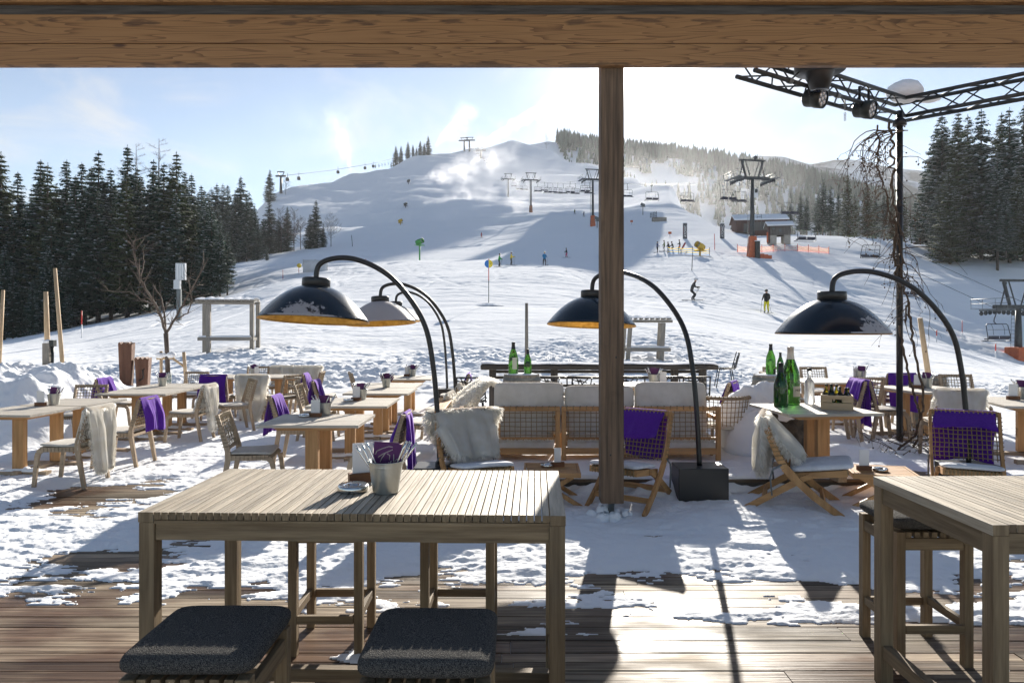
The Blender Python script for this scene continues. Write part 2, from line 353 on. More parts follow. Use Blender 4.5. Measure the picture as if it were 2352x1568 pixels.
# ---------------------------------------------------------------- terrain: profile of the hill along bearings, metres -> row
PROF={-700:[(16,915),(25,850),(40,810),(60,790),(90,770),(130,730),(200,690),(300,650)],
 0:[(16,905),(18,865),(25,838),(40,808),(60,792),(90,780),(110,765),(150,730),(250,690),(300,680)],
 200:[(16,905),(18,870),(25,830),(40,787),(60,758),(90,745),(110,735),(150,700),(250,650),(320,620)],
 400:[(16,905),(18,870),(25,815),(40,758),(60,728),(90,708),(130,680),(200,640),(300,600)],
 540:[(16,905),(18,872),(25,800),(40,737),(60,700),(90,672),(130,640),(180,605),(230,583),(300,560),(380,530)],
 620:[(16,905),(18,870),(25,798),(40,727),(60,683),(90,650),(130,620),(180,597),(230,577),(300,535),(370,465),(420,452)],
 672:[(16,905),(18,870),(25,797),(40,722),(60,672),(90,640),(130,612),(180,592),(230,573),(300,525),(370,462),(450,429)],
 800:[(16,905),(18,868),(25,800),(40,718),(60,665),(90,632),(130,602),(180,580),(230,558),(300,515),(400,455),(520,398)],
 950:[(16,905),(18,868),(25,806),(40,712),(60,655),(90,622),(130,598),(180,572),(230,545),(300,500),(400,440),(500,395),(600,353)],
 1074:[(16,905),(18,870),(25,808),(42,700),(60,650),(90,618),(130,597),(180,570),(215,558),(283,510),(400,447),(500,400),(600,360),(650,339)],
 1180:[(16,905),(18,870),(25,810),(42,702),(60,650),(93,612),(128,594),(198,558),(230,535),(283,500),(400,450),(500,405),(600,350),(700,311)],
 1273:[(16,905),(18,870),(25,810),(42,704),(58,660),(90,610),(128,593),(190,540),(283,495),(400,450),(500,410),(600,360),(650,335)],
 1379:[(16,905),(18,870),(25,812),(42,708),(54,678),(75,642),(90,618),(112,603),(128,592),(160,550),(198,520),(283,488),(400,448),(500,410),(560,371)],
 1460:[(16,905),(18,872),(25,812),(42,712),(54,686),(75,648),(95,605),(112,582),(150,545),(200,505),(280,465),(380,425),(450,397)],
 1549:[(16,905),(18,875),(25,812),(40,730),(54,690),(75,648),(95,602),(112,578),(150,545),(200,500),(270,455),(330,429)],
 1610:[(16,905),(18,875),(25,815),(40,737),(54,692),(70,652),(85,617),(100,594),(112,583),(125,565),(150,540),(180,515),(220,493)],
 1720:[(16,905),(18,880),(25,825),(40,757),(54,712),(70,672),(90,625),(112,590),(125,572),(140,553),(160,541),(180,536)],
 1820:[(16,908),(20,870),(27,828),(40,774),(54,728),(70,692),(90,645),(112,602),(125,561),(140,546),(155,537)],
 1930:[(16,908),(20,878),(27,836),(40,772),(50,742),(60,738),(75,718),(90,668),(105,622),(120,590),(130,568),(145,548),(160,540)],
 2050:[(16,910),(20,882),(27,842),(40,780),(50,752),(62,752),(75,738),(88,700),(102,650),(115,612),(127,580),(140,556),(150,548)],
 2200:[(16,912),(20,890),(27,850),(36,817),(45,797),(60,812),(72,802),(83,765),(95,705),(108,645),(118,610),(128,585),(140,566)],
 2351:[(16,915),(20,900),(27,870),(36,852),(45,840),(60,852),(72,840),(83,792),(95,735),(108,668),(116,618),(122,595),(140,578)],
 3000:[(16,915),(20,905),(30,875),(45,855),(75,845),(95,745),(116,630),(140,585)]}
DG=np.concatenate([np.geomspace(13.5,70,430)[:-1],np.geomspace(70,260,200)[:-1],np.geomspace(260,1100,110)])
PG=np.linspace(-700,3000,760)
def terrain():
    cols=[]
    keys=sorted(PROF)
    for k in keys:
        d=np.array([a for a,_ in PROF[k]],float); r=np.array([b for _,b in PROF[k]],float)
        z=EYE-(r-HY)/F*d
        d=np.concatenate([[13.5],d]); z=np.concatenate([[z[0]-.15],z])
        zz=np.interp(np.log(DG),np.log(d),z)
        over=DG>d[-1]; zz[over]=z[-1]-.10*(DG[over]-d[-1])-.0004*(DG[over]-d[-1])**2
        cols.append(zz)
    A=np.array(cols); keys=np.array(keys,float)
    Z=np.empty((len(DG),len(PG)))
    for i in range(len(DG)): Z[i]=np.interp(PG,keys,A[:,i])
    return Z
Zb=terrain()
Zs=smooth(smooth(Zb,14,1),10,0)
X2=(PG[None,:]-CX)/F*DG[:,None]; Y2=np.repeat(DG[:,None],len(PG),1)
# trodden snow near the terrace, groomed corduroy and soft drifts farther out
near=1-ss(Y2,22,44); mid=ss(Y2,25,60)*(1-ss(Y2,150,300)); far=ss(Y2,150,300)
warp=fbm(X2*.25,Y2*.25,3,5)*3
rough=.55*(fbm(X2*1.3+warp,Y2*2.4,4,3,.6)-.5)+.45*(fbm(X2*4.3,Y2*6.5,4,4,.65)-.5)
ridg=1-np.abs(2*fbm(X2*.8,Y2*2.6+warp,4,9,.55)-1)
clod=np.clip(fbm(X2*5.5,Y2*7,3,21,.6)-.5,0,1)
zone=fbm(X2*.13,Y2*.13,3,33)
amp=near*(.35+1.3*ss(zone,.35,.65))
Zd=amp*(rough*.30+(ridg-.7)*.07+clod*.15)*ss(Y2,14.5,17)
wv=6*fbm(X2*.045,Y2*.03,3,4); trk=.10*(fbm((Y2*.62+X2*.5)*2.2+wv*.4,(X2*.62-Y2*.5)*.10,4,301,.65)-.5)+.09*(fbm((Y2*.85-X2*.3)*1.6,(X2*.85+Y2*.3)*.07+wv,4,307,.65)-.5)
Zd+=mid*(trk*ss(fbm(X2*.03,Y2*.05,2,8),.4,.6)+(fbm(X2*.22,Y2*.5,4,41)-.5)*.16)
Zd+=far*((fbm(X2*.03,Y2*.06,6,51,.58)-.5)*4.5+(1-np.abs(2*fbm(X2*.02,Y2*.045,4,53)-1))*1.6+(fbm(X2*.01,Y2*.012,3,57)-.5)*6)
# ski tracks: single turns down the piste and one wide churned lane
rt=np.random.default_rng(5); trk2=np.zeros_like(X2)
sel=(DG>24)&(DG<190); xs=X2[sel]; ys=Y2[sel]; acc=np.zeros_like(xs)
for k in range(85):
    x0=rt.uniform(-34,52); sl_=rt.uniform(-.35,.25); A=rt.uniform(.6,3.2); w=rt.uniform(.12,.35); ph=rt.uniform(0,6.3); y0=rt.uniform(26,110); y1=y0+rt.uniform(25,80)
    xc=x0+sl_*(ys-40)+A*np.sin(w*ys+ph)
    acc-=np.exp(-((xs-xc)/.17)**2)*((ys>y0)&(ys<y1))*.075
for k in range(16):
    xc=13.5+(k-8)*.55+(ys-60)*.16+6*np.sin((ys-55)*.035)+.3*np.sin(ys*.4+k)
    acc-=np.exp(-((xs-xc)/.16)**2)*((ys>52)&(ys<100))*.06
for k in range(9):
    xc=24+(k-4)*.6-(ys-54)*.42+.25*np.sin(ys*.5+k*2)
    acc-=np.exp(-((xs-xc)/.14)**2)*((ys>40)&(ys<80))*.05
Zd[sel]+=acc
# drifts that throw the long blue shadows on the left slope and in the dip on the right
Zd+=1.6*ss(Y2,70,110)*(1-ss(Y2,300,420))*(1-ss(PG[None,:],760,980))*(fbm(X2*.035,Y2*.085,4,61)-.5)
Zd+=.9*ss(Y2,45,60)*(1-ss(Y2,120,150))*ss(PG[None,:],1850,2000)*(fbm(X2*.06,Y2*.14,4,71)-.5)
Zt=Zs+Zd
def ground(x,y):
    """height of the snow at a world point"""
    px=x/y*F+CX
    i=int(np.clip(np.searchsorted(DG,y)-1,0,len(DG)-2)); j=(px-PG[0])/(PG[1]-PG[0]); j=min(max(j,0),len(PG)-2.001); jj=int(j); b=j-jj; a=min(max((y-DG[i])/(DG[i+1]-DG[i]),0),1)
    return float((Zt[i,jj]*(1-b)+Zt[i,jj+1]*b)*(1-a)+(Zt[i+1,jj]*(1-b)+Zt[i+1,jj+1]*b)*a)
def onsnow(px,Y): 
    x=(px-CX)/F*Y; return Vector((x,Y,ground(x,Y)))
def gridmesh(name,X,Y,Z,mat):
    n,m=X.shape; me=bpy.data.meshes.new(name)
    co=np.stack([X,Y,Z],-1).reshape(-1,3); me.vertices.add(n*m); me.vertices.foreach_set('co',co.ravel())
    idx=np.arange(n*m).reshape(n,m); q=np.stack([idx[:-1,:-1],idx[:-1,1:],idx[1:,1:],idx[1:,:-1]],-1).reshape(-1,4)
    k=len(q); me.loops.add(k*4); me.loops.foreach_set('vertex_index',q.ravel().astype(np.int32)); me.polygons.add(k)
    me.polygons.foreach_set('loop_start',np.arange(0,k*4,4,dtype=np.int32)); me.polygons.foreach_set('loop_total',np.full(k,4,np.int32))
    me.polygons.foreach_set('use_smooth',np.ones(k,bool)); me.update(calc_edges=True); me.validate()
    me.materials.append(mat); o=bpy.data.objects.new(name,me); COL.objects.link(o); return o
hill=gridmesh('ski_slope',X2,Y2,Zt,SNOWHILL); hill['kind']='structure'
# wide snow ground under and far around everything
g=MB(); n=24
for i in range(n):
    for j in range(n):
        x0=-6000+12000*i/n; y0=-6000+12000*j/n; s=12000/n
        g.add([(x0,y0,-6),(x0+s,y0,-6),(x0+s,y0+s,-6),(x0,y0+s,-6)],[(0,1,2,3)])
structure('snow_ground',g,SNOW)
# far hills on the right: forest ridge, then the mountains
FARSNOW=noisy('far_mountain_snow_and_forest',(.05,.065,.06),(.70,.73,.76),scale=(.012,.012,.006),detail=9,rough=.9,bump=0,lo=.42,hi=.62)
def ridge(name,pts,Y,depth,mat,amp,seed,base=-10):
    px=np.array([p for p,_ in pts],float); rw=np.array([r for _,r in pts],float)
    U=np.linspace(px[0],px[-1],220); V=np.linspace(0,1,46)
    top=EYE-(np.interp(U,px,rw)-HY)/F*Y
    X=(U-CX)/F*Y; XX=np.repeat(X[None,:],46,0); VV=np.repeat(V[:,None],220,1)
    prof=np.where(VV<.6,ss(VV,-.25,.6),1-.35*ss(VV,.6,1))
    YY=Y-depth*.6+depth*VV; ZZ=base+(top[None,:]-base)*prof+amp*(fbm(XX*.012,YY*.012,5,seed)-.5)*np.clip(1.15-prof,.15,1)
    o=gridmesh(name,XX,YY,ZZ,mat); o['kind']='structure'; return XX,YY,ZZ
r1=ridge('forested_hill',[(1000,420),(1180,345),(1255,331),(1330,345),(1430,357),(1520,367),(1600,376),(1680,388),(1760,402),(1900,440),(2100,500),(2400,560)],800,400,SNOWHILL,22,3)
ridge('far_mountain',[(1300,440),(1500,405),(1640,380),(1690,366),(1740,358),(1790,362),(1850,380),(1950,400),(2150,430),(2500,450)],1150,400,FARSNOW,55,5)
ridge('distant_mountain',[(1500,450),(1750,400),(1850,378),(1910,367),(1960,372),(2030,388),(2100,393),(2200,398),(2500,420)],1500,400,FARSNOW,60,8)
ridge('distant_mountain',[(-900,600),(-300,560),(100,560),(500,580),(700,600)],1500,400,FARSNOW,60,12)
# ---------------------------------------------------------------- terrace deck
PZ=.16; RIS=7.35; PXL=-.95          # raised platform: height, front edge, left edge
def deckmat():
    m,t,b=newmat('wet_larch_boards')
    tc=t.N('ShaderNodeTexCoord'); at=t.N('ShaderNodeAttribute',attribute_name='tint')
    mu=t.N('ShaderNodeVectorMath',operation='MULTIPLY_ADD'); t.L(at.outputs['Fac'],mu.inputs[0]); mu.inputs[1].default_value=(31,17,5); t.L(tc.outputs['Object'],mu.inputs[2])
    mp=t.N('ShaderNodeMapping'); mp.inputs['Scale'].default_value=(1.1,38,30); t.L(mu.outputs[0],mp.inputs['Vector'])
    n=t.N('ShaderNodeTexNoise'); n.inputs['Scale'].default_value=1; n.inputs['Detail'].default_value=7; n.inputs['Distortion'].default_value=.8; t.L(mp.outputs[0],n.inputs['Vector'])
    cr=t.N('ShaderNodeValToRGB'); e=cr.color_ramp.elements; e[0].position=.3; e[1].position=.72; e[0].color=(.10,.074,.052,1); e[1].color=(.42,.345,.255,1); t.L(n.outputs['Fac'],cr.inputs['Fac'])
    ma=t.N('ShaderNodeMath',operation='MULTIPLY_ADD'); t.L(at.outputs['Fac'],ma.inputs[0]); ma.inputs[1].default_value=.9; ma.inputs[2].default_value=.5
    sc=t.N('ShaderNodeVectorMath',operation='SCALE'); t.L(cr.outputs[0],sc.inputs[0]); t.L(ma.outputs[0],sc.inputs['Scale'])
    # wet, darker red-brown where melt water stands
    w=t.N('ShaderNodeMapping'); w.inputs['Scale'].default_value=(.55,1.3,1); w.inputs['Location'].default_value=(3.1,.4,0); t.L(tc.outputs['Object'],w.inputs['Vector'])
    wn=t.N('ShaderNodeTexNoise'); wn.inputs['Scale'].default_value=1.4; wn.inputs['Detail'].default_value=5; t.L(w.outputs[0],wn.inputs['Vector'])
    wr=t.N('ShaderNodeMapRange'); wr.inputs['From Min'].default_value=.42; wr.inputs['From Max'].default_value=.58; t.L(wn.outputs['Fac'],wr.inputs['Value'])
    mx=t.N('ShaderNodeMix',data_type='RGBA',blend_type='MULTIPLY'); t.L(wr.outputs[0],mx.inputs['Factor']); t.L(sc.outputs[0],mx.inputs[6]); mx.inputs[7].default_value=(.42,.33,.30,1)
    t.L(mx.outputs[2],b.inputs['Base Color'])
    rr=t.N('ShaderNodeMapRange'); rr.inputs['To Min'].default_value=.68; rr.inputs['To Max'].default_value=.36; t.L(wr.outputs[0],rr.inputs['Value']); t.L(rr.outputs[0],b.inputs['Roughness'])
    b.inputs['Specular IOR Level'].default_value=.10
    bp=t.N('ShaderNodeBump'); bp.inputs['Strength'].default_value=.8; bp.inputs['Distance'].default_value=.006; t.L(n.outputs['Fac'],bp.inputs['Height']); t.L(bp.outputs[0],b.inputs['Normal'])
    return m
DECK=deckmat()
dk=MB(); y=.2
rd=random.Random(3)
while y<15.4:
    w=rd.choice([.10,.14,.14,.145,.18]); x=-14-rd.random()*3
    while x<14:
        L=rd.uniform(2.6,4.4)
        dz=rd.uniform(-.002,.002)
        dk.box(x,x+L-.004,y,y+w-.010,-.035,dz,tint=rd.random()); x+=L
    y+=w
structure('deck',dk,DECK)
ub=MB().box(-14,14,.2,15.4,-.3,-.06); structure('deck_underside',ub,LOGW['x'])
pf=MB(); y=RIS
while y<15.3:
    w=rd.choice([.12,.14,.145]); pf.box(PXL,14,y,y+w-.006,PZ-.03,PZ,tint=rd.random()); y+=w
structure('platform',pf,DECK)
rs=MB(); rs.box(PXL,14,RIS+.015,RIS+.05,.0,PZ-.032); rs.box(PXL,PXL+.035,RIS+.05,15.3,.0,PZ-.032); rs.box(PXL,14,15.2,15.24,-.2,PZ-.032)
structure('platform_riser',rs,LOGW['x'])
# trodden snow lying on the boards: a real sheet that thins out to nothing
XS=np.linspace(-260,2620,980); YS=np.geomspace(3.0,15.6,560)
SX=(XS[None,:]-CX)/F*YS[:,None]; SY=np.repeat(YS[:,None],len(XS),1)
base=np.interp(YS,[3,3.9,4.2,4.5,4.75,5.0,5.3,5.8,6.6,7.4,16],[-.75,-.42,-.26,-.14,-.08,.13,.26,.30,.38,.55,.7])[:,None]*np.ones_like(SX)
def blob(x,y,rx,ry,k): return k*np.exp(-((SX-x)/rx)**2-((SY-y)/ry)**2)
base+=blob(-4.2,7.5,1.0,.75,-.75)+blob(-3.1,5.35,.55,.22,-.42)+blob(-5.2,6.6,.8,.3,-.2)+blob(-2.5,5.9,.35,.12,-.25)
base+=blob(1.9,4.32,1.0,.17,.38)+blob(.35,4.25,.45,.12,.25)+blob(.25,4.05,.4,.06,.2)+blob(-1.1,4.4,.6,.3,.22)+blob(-.9,3.75,.5,.15,.28)+blob(-.1,3.35,.5,.1,.3)+blob(.2,3.15,.25,.06,.3)+blob(2.5,3.55,.5,.12,.3)+blob(3.2,4.3,.6,.25,.3)+blob(-1.9,4.95,1.0,.25,.18)
base+=blob(1.2,4.75,1.3,.14,-.22)
nz=(fbm(SX*1.5,SY*4.2,5,101,.58)-.5)*.95+(fbm(SX*6,SY*14,4,131,.6)-.5)*.42
seam=np.abs(((SY*7.05)%1)-.5)
cov=base+nz+.05*(seam<.07)
prn=1-np.abs(2*fbm(SX*2.6,SY*3.4,3,77)-1)
thick=np.where(cov>0,.006+.030*ss(cov,0,.5)+ss(cov,.1,.5)*(.030*(fbm(SX*5,SY*6,4,88,.62)-.5)+.012*(fbm(SX*22,SY*26,3,90)-.5)-.012*ss(prn,.8,.98)),-.012)
thick=np.maximum(np.where(cov>0,thick,-.012),np.where(cov>0,.003,-.02))
pile=.13*np.exp(-((SY-(RIS-.03))/.20)**2)*ss(SX,PXL-.2,PXL+.2)*ss(fbm(SX*1.6,SY*3,3,140),.35,.6)
thick=thick+np.where(cov>0,pile,0)
thick[(SX>PXL+.03)&(SY>RIS+.04)]=-.02
sc1=gridmesh('snow_cover',SX,SY,thick,SNOW); sc1['kind']='stuff'
XS=np.linspace(900,2700,620); YS=np.geomspace(RIS-.03,15.8,330)
QX=np.maximum((XS[None,:]-CX)/F*YS[:,None],PXL-.02); QY=np.repeat(YS[:,None],len(XS),1)
t2=PZ+.02+.05*(fbm(QX*1.3,QY*2,5,150,.6)-.25)+.02*(fbm(QX*9,QY*11,3,152)-.5)
bare=blob; t2-=.10*np.exp(-((QX-3.95)/.55)**2-((QY-7.7)/.25)**2)+.07*np.exp(-((QX-4.3)/.5)**2-((QY-8.9)/.35)**2)
t2+=.16*np.exp(-((QX-4.05)/.45)**2-((QY-8.6)/.22)**2)+.10*np.exp(-((QX-2.9)/.4)**2-((QY-9.0)/.4)**2)+.10*np.exp(-((QX-4.9)/.3)**2-((QY-9.2)/.2)**2)
edge=(QY-RIS)+.05*(fbm(QX*4,QY*0,3,160)-.5); t2-=.16*(1-ss(edge,-.02,.05))
sc2=gridmesh('snow_cover',QX,QY,t2,SNOW); sc2['kind']='stuff'
# ploughed bank at the back left of the deck
bx=np.linspace(-12.5,-6.3,240); by=np.linspace(9.0,15.5,200); BX,BY=np.meshgrid(bx,by)
bh=1.0*ss(BY,9.3,11.2)*(1-ss(BY,12.8,15.3)*.75)*(1-ss(BX,-7.9,-6.5))
bh=bh*(.72+.6*fbm(BX*.9,BY*.9,4,171))+bh*.26*(fbm(BX*3,BY*3,5,175,.55)-.5)+.22*np.clip(fbm(BX*7,BY*7,3,176)-.5,0,1)*bh-.05
bk=gridmesh('snow_bank',BX,BY,bh,SNOW); bk['kind']='structure'
# ---------------------------------------------------------------- roof beam and post
bt=thing('roof_beam','long spruce roof beam of two stacked timbers across the top of the view','beam',(0,6.20,4.1))
def lam(z0,z1,y0,y1,name='timber',m=BEAMW['x'],tint=.5):
    b=MB()
    b.box(-7,7,y0,y1,z0,z1,tint=tint); return b.build(name,m,bt,bevel=.006)
lam(0,.191,0,.07,tint=.5); lam(.198,.455,0.004,.07,tint=.62)
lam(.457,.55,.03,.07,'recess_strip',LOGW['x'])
lam(.552,.80,-.03,.07,'upper_board',tint=.5)
rf=thing('terrace_roof','boarded wooden roof overhanging the terrace behind the beam','roof',(0,6.15,4.93))
b=MB()
for i in range(5): b.box(-7,7,-i*.2-.197,-i*.2,0,.03,tint=rd.random())
b.build('soffit_boards',BEAMW['x'],rf); MB().box(-7.1,7.1,-1.0,.15,.034,.2).build('roof_snow',SNOW,rf)
px0=G(1403,1195,0); po=thing('roof_post','square dark timber roof post standing on a steel pin in the deck','post',px0)
c=.014; s_=.103
b=MB(); n8=[(-s_+c,-s_),(s_-c,-s_),(s_,-s_+c),(s_,s_-c),(s_-c,s_),(-s_+c,s_),(-s_,s_-c),(-s_,-s_+c)]
zt=4.7
b.add([(x,y,.182) for x,y in n8]+[(x,y,zt) for x,y in n8],[tuple(range(7,-1,-1)),tuple(range(8,16))]+[(i,(i+1)%8,(i+1)%8+8,i+8) for i in range(8)])
b.build('timber',POSTW['z'],po)
b=MB(); b.lathe([(.0,.0),(.03,.0),(.03,.165),(.045,.166),(.045,.176),(.085,.177),(.085,.181),(0,.181)],16); b.build('steel_pin',GALV,po)
for x,z in ((-.02,.62),(.03,1.5)): MB().cbox(x,-s_-.001,z,.012,.004,.016).build('bolt_hole',BLACKM,po)
b=MB(); random.seed(4)
for k in range(26):
    a=random.uniform(0,6.28); r=random.uniform(.05,.20); b.sphere((r*math.cos(a),r*math.sin(a)*.8,.02+random.uniform(0,.10)*(1-r*4.2)),random.uniform(.03,.07),8,jit=.25,sq=(1,1,.8))
so_=b.build('snow_heap',SNOW); so_.location=(px0.x+.02,px0.y+.09,0); tag(so_,'small heap of snow packed round the steel pin of the roof post','snow heap')
# ---------------------------------------------------------------- tall bar tables and stools
def bar_table(label,cx,cy,rz,seed):
    r=random.Random(seed); L,D,H=1.75,.86,1.03
    t=thing('bar_table',label,'bar table',(cx,cy,0),rz,'slatted bar tables')
    b=MB(); n=52; x=-L/2; w0=.062
    b.box(x,x+w0,-D/2,D/2,H-.042,H,tint=.4); b.box(-x-w0,-x,-D/2,D/2,H-.042,H,tint=.6)
    x+=w0+.004; pit=(L-2*w0-.004)/n
    for i in range(n): b.box(x+i*pit,x+i*pit+pit-.0045,-D/2+r.uniform(0,.002),D/2,H-.03,H+r.uniform(-.0008,.0008),tint=r.random())
    b.m=[1 if i%6 in (2,4) else 0 for i in range(len(b.f))]
    b.build('slatted_top',[TEAKTOP['y'],TEAK['z']],t,bevel=.0015)
    lx,ly=L/2-.034,D/2-.034
    for sx in (-1,1):
        for sy in (-1,1): MB().cbox(sx*lx,sy*ly,(H-.043)/2,.064,.064,H-.043,tint=r.random()).build('leg',TEAK['z'],t,bevel=.003)
    zt=H-.032
    for sy in (-1,1): a=MB(); a.cbox(0,sy*(D/2-.024),zt-.042,L-.136,.026,.084,tint=r.random()); a.cbox(0,sy*(D/2-.0125),zt-.008,L-.13,.02,.014,tint=.8); a.build('apron',TEAK['x'],t)
    for sx in (-1,1): MB().cbox(sx*(L/2-.024),0,zt-.052,.026,D-.136,.084,tint=r.random()).build('apron',TEAK['y'],t,bevel=.002)
    for sx in (-1,1): MB().cbox(sx*lx,0,.17,.045,D-.132,.065,tint=r.random()).build('side_stretcher',TEAK['y'],t,bevel=.003)
    MB().cbox(0,0,.165,L-.115,.05,.06,tint=r.random()).build('long_stretcher',TEAK['x'],t,bevel=.003)
    return t
bar_table('whole slatted bar table in the middle foreground with a cutlery bucket on it',-.645,3.258,R(-1.8),1)
bar_table('slatted bar table cut off at the right edge, nothing standing on it',2.712,3.115,R(.9),2)
def tweed():
    m,t,b=newmat('dark_tweed')
    tc=t.N('ShaderNodeTexCoord'); v=t.N('ShaderNodeTexVoronoi'); v.inputs['Scale'].default_value=260; t.L(tc.outputs['Object'],v.inputs['Vector'])
    n=t.N('ShaderNodeTexNoise'); n.inputs['Scale'].default_value=380; n.inputs['Detail'].default_value=1; t.L(tc.outputs['Object'],n.inputs['Vector'])
    cr=t.N('ShaderNodeValToRGB'); e=cr.color_ramp.elements; e[0].position=.38; e[1].position=.66; e[0].color=(.02,.02,.023,1); e[1].color=(.15,.143,.13,1); t.L(n.outputs['Fac'],cr.inputs['Fac']); t.L(cr.outputs[0],b.inputs['Base Color'])
    b.inputs['Roughness'].default_value=.95; b.inputs['Specular IOR Level'].default_value=.1
    bp=t.N('ShaderNodeBump'); bp.inputs['Strength'].default_value=.9; bp.inputs['Distance'].default_value=.004; t.L(v.outputs['Distance'],bp.inputs['Height']); t.L(bp.outputs[0],b.inputs['Normal'])
    return m
TWEED=tweed()
def pad(mb,cx,cy,z0,sx,sy,h,r=.04,n=14,sag=0,wob=0,seed=0,mat=0):
    """soft square cushion"""
    rr=random.Random(seed); ph=rr.uniform(0,9); vs=[]; fs=[]
    def sgn(t,e): return math.copysign(abs(t)**e,t)
    m=9; N=4*n
    for i in range(m+1):
        v=-math.pi/2+math.pi*i/m
        for k in range(N):
            u=2*math.pi*k/N
            ex=.20; cu=sgn(math.cos(u),ex); su=sgn(math.sin(u),ex); cv=abs(math.cos(v))**.16; sv=sgn(math.sin(v),.7)
            x=cu*cv*sx/2; y=su*cv*sy/2
            q=(1-(2*x/sx)**6*.22-(2*y/sy)**6*.22)
            z=z0+h/2+sv*h/2*q+wob*math.sin(9*x+ph)*math.cos(7*y+ph*1.7)
            vs.append((cx+x,cy+y,z-sag*max(0,1-(2*x/sx)**2-(2*y/sy)**2)))
    for i in range(m):
        for k in range(N): fs.append((i*N+k,i*N+(k+1)%N,(i+1)*N+(k+1)%N,(i+1)*N+k))
    mb.add(vs,fs,mat,True); return mb
def stool():
    t=thing('bar_stool','','bar stool'); W_=.40
    pad(MB(),0,0,.715,.425,.425,.075,seed=1).build('cushion',TWEED,t)
    r=random.Random(5)
    for sx in (-1,1):
        for sy in (-1,1): MB().cbox(sx*.178,sy*.178,.355,.047,.047,.71,tint=r.random()).build('leg',TEAK['z'],t,bevel=.003)
    for sy in (-1,1):
        MB().cbox(0,sy*.183,.645,.306,.024,.062,tint=r.random()).build('seat_rail',TEAK['x'],t,bevel=.002)
        MB().cbox(0,sy*.19,.2,.306,.026,.045,tint=r.random()).build('stretcher',TEAK['x'],t,bevel=.002)
        MB().cbox(sy*.183,0,.645,.024,.306,.062,tint=r.random()).build('seat_rail',TEAK['y'],t,bevel=.002)
        MB().cbox(sy*.18,0,.215,.028,.306,.045,tint=r.random()).build('stretcher',TEAK['y'],t,bevel=.002)
    b=MB()
    for i in range(7): b.cbox(-.135+i*.045,0,.694,.028,.39,.03,tint=r.random())
    b.build('seat_slats',TEAK['y'],t)
    return t
st=stool(); freeze(st); first=True
for x,y,rz,lab in ((-1.005,2.335,.0,'dark cushioned bar stool on the near side of the bar table, left of the pair'),(-.264,2.312,-.01,'dark cushioned bar stool on the near side of the bar table, right of the pair'),(-1.013,3.97,.01,'bar stool beyond the bar table, seen as legs under its left half'),(-.293,3.97,-.02,'bar stool beyond the bar table, seen as legs under its right half'),(2.217,3.85,.0,'bar stool with a sunlit cushion tucked behind the table at the right edge')):
    o=st if first else dup(st); first=False
    o.location=(x,y,0); o.rotation_euler=(0,0,rz); tag(o,lab,'bar stool','tweed cushioned bar stools')
# ---------------------------------------------------------------- dining chairs (built facing +x)
def rope_net(P,nu,nv,r=.0045,wob=.006,seed=0,n=4,mat=0,mb=None):
    """ropes woven over a bilinear patch P(u,v) -> Vector"""
    b=mb or MB(); rr=random.Random(seed)
    for i in range(nu):
        u=(i+.5)/nu; o=rr.uniform(-wob,wob)
        b.tube([P(u,k/6)+Vector((rr.uniform(-.002,.002),o*math.sin(k*2.1),0)) for k in range(7)],r,n,mat=mat,caps=False)
    for j in range(nv):
        v=(j+.5)/nv; o=rr.uniform(-wob,wob)
        b.tube([P(k/6,v)+Vector((0,0,o*math.sin(k*1.7+1))) for k in range(7)],r,n,mat=mat,caps=False)
    return b
def bil(a,b,c,d):     # a..b at v=0, d..c at v=1
    a,b,c,d=map(Vector,(a,b,c,d))
    return lambda u,v:(a*(1-u)+b*u)*(1-v)+(d*(1-u)+c*u)*v
BT=Vector((-.315,0,.86)); BL=Vector((-.215,0,.47))     # back top and bottom on the centre line
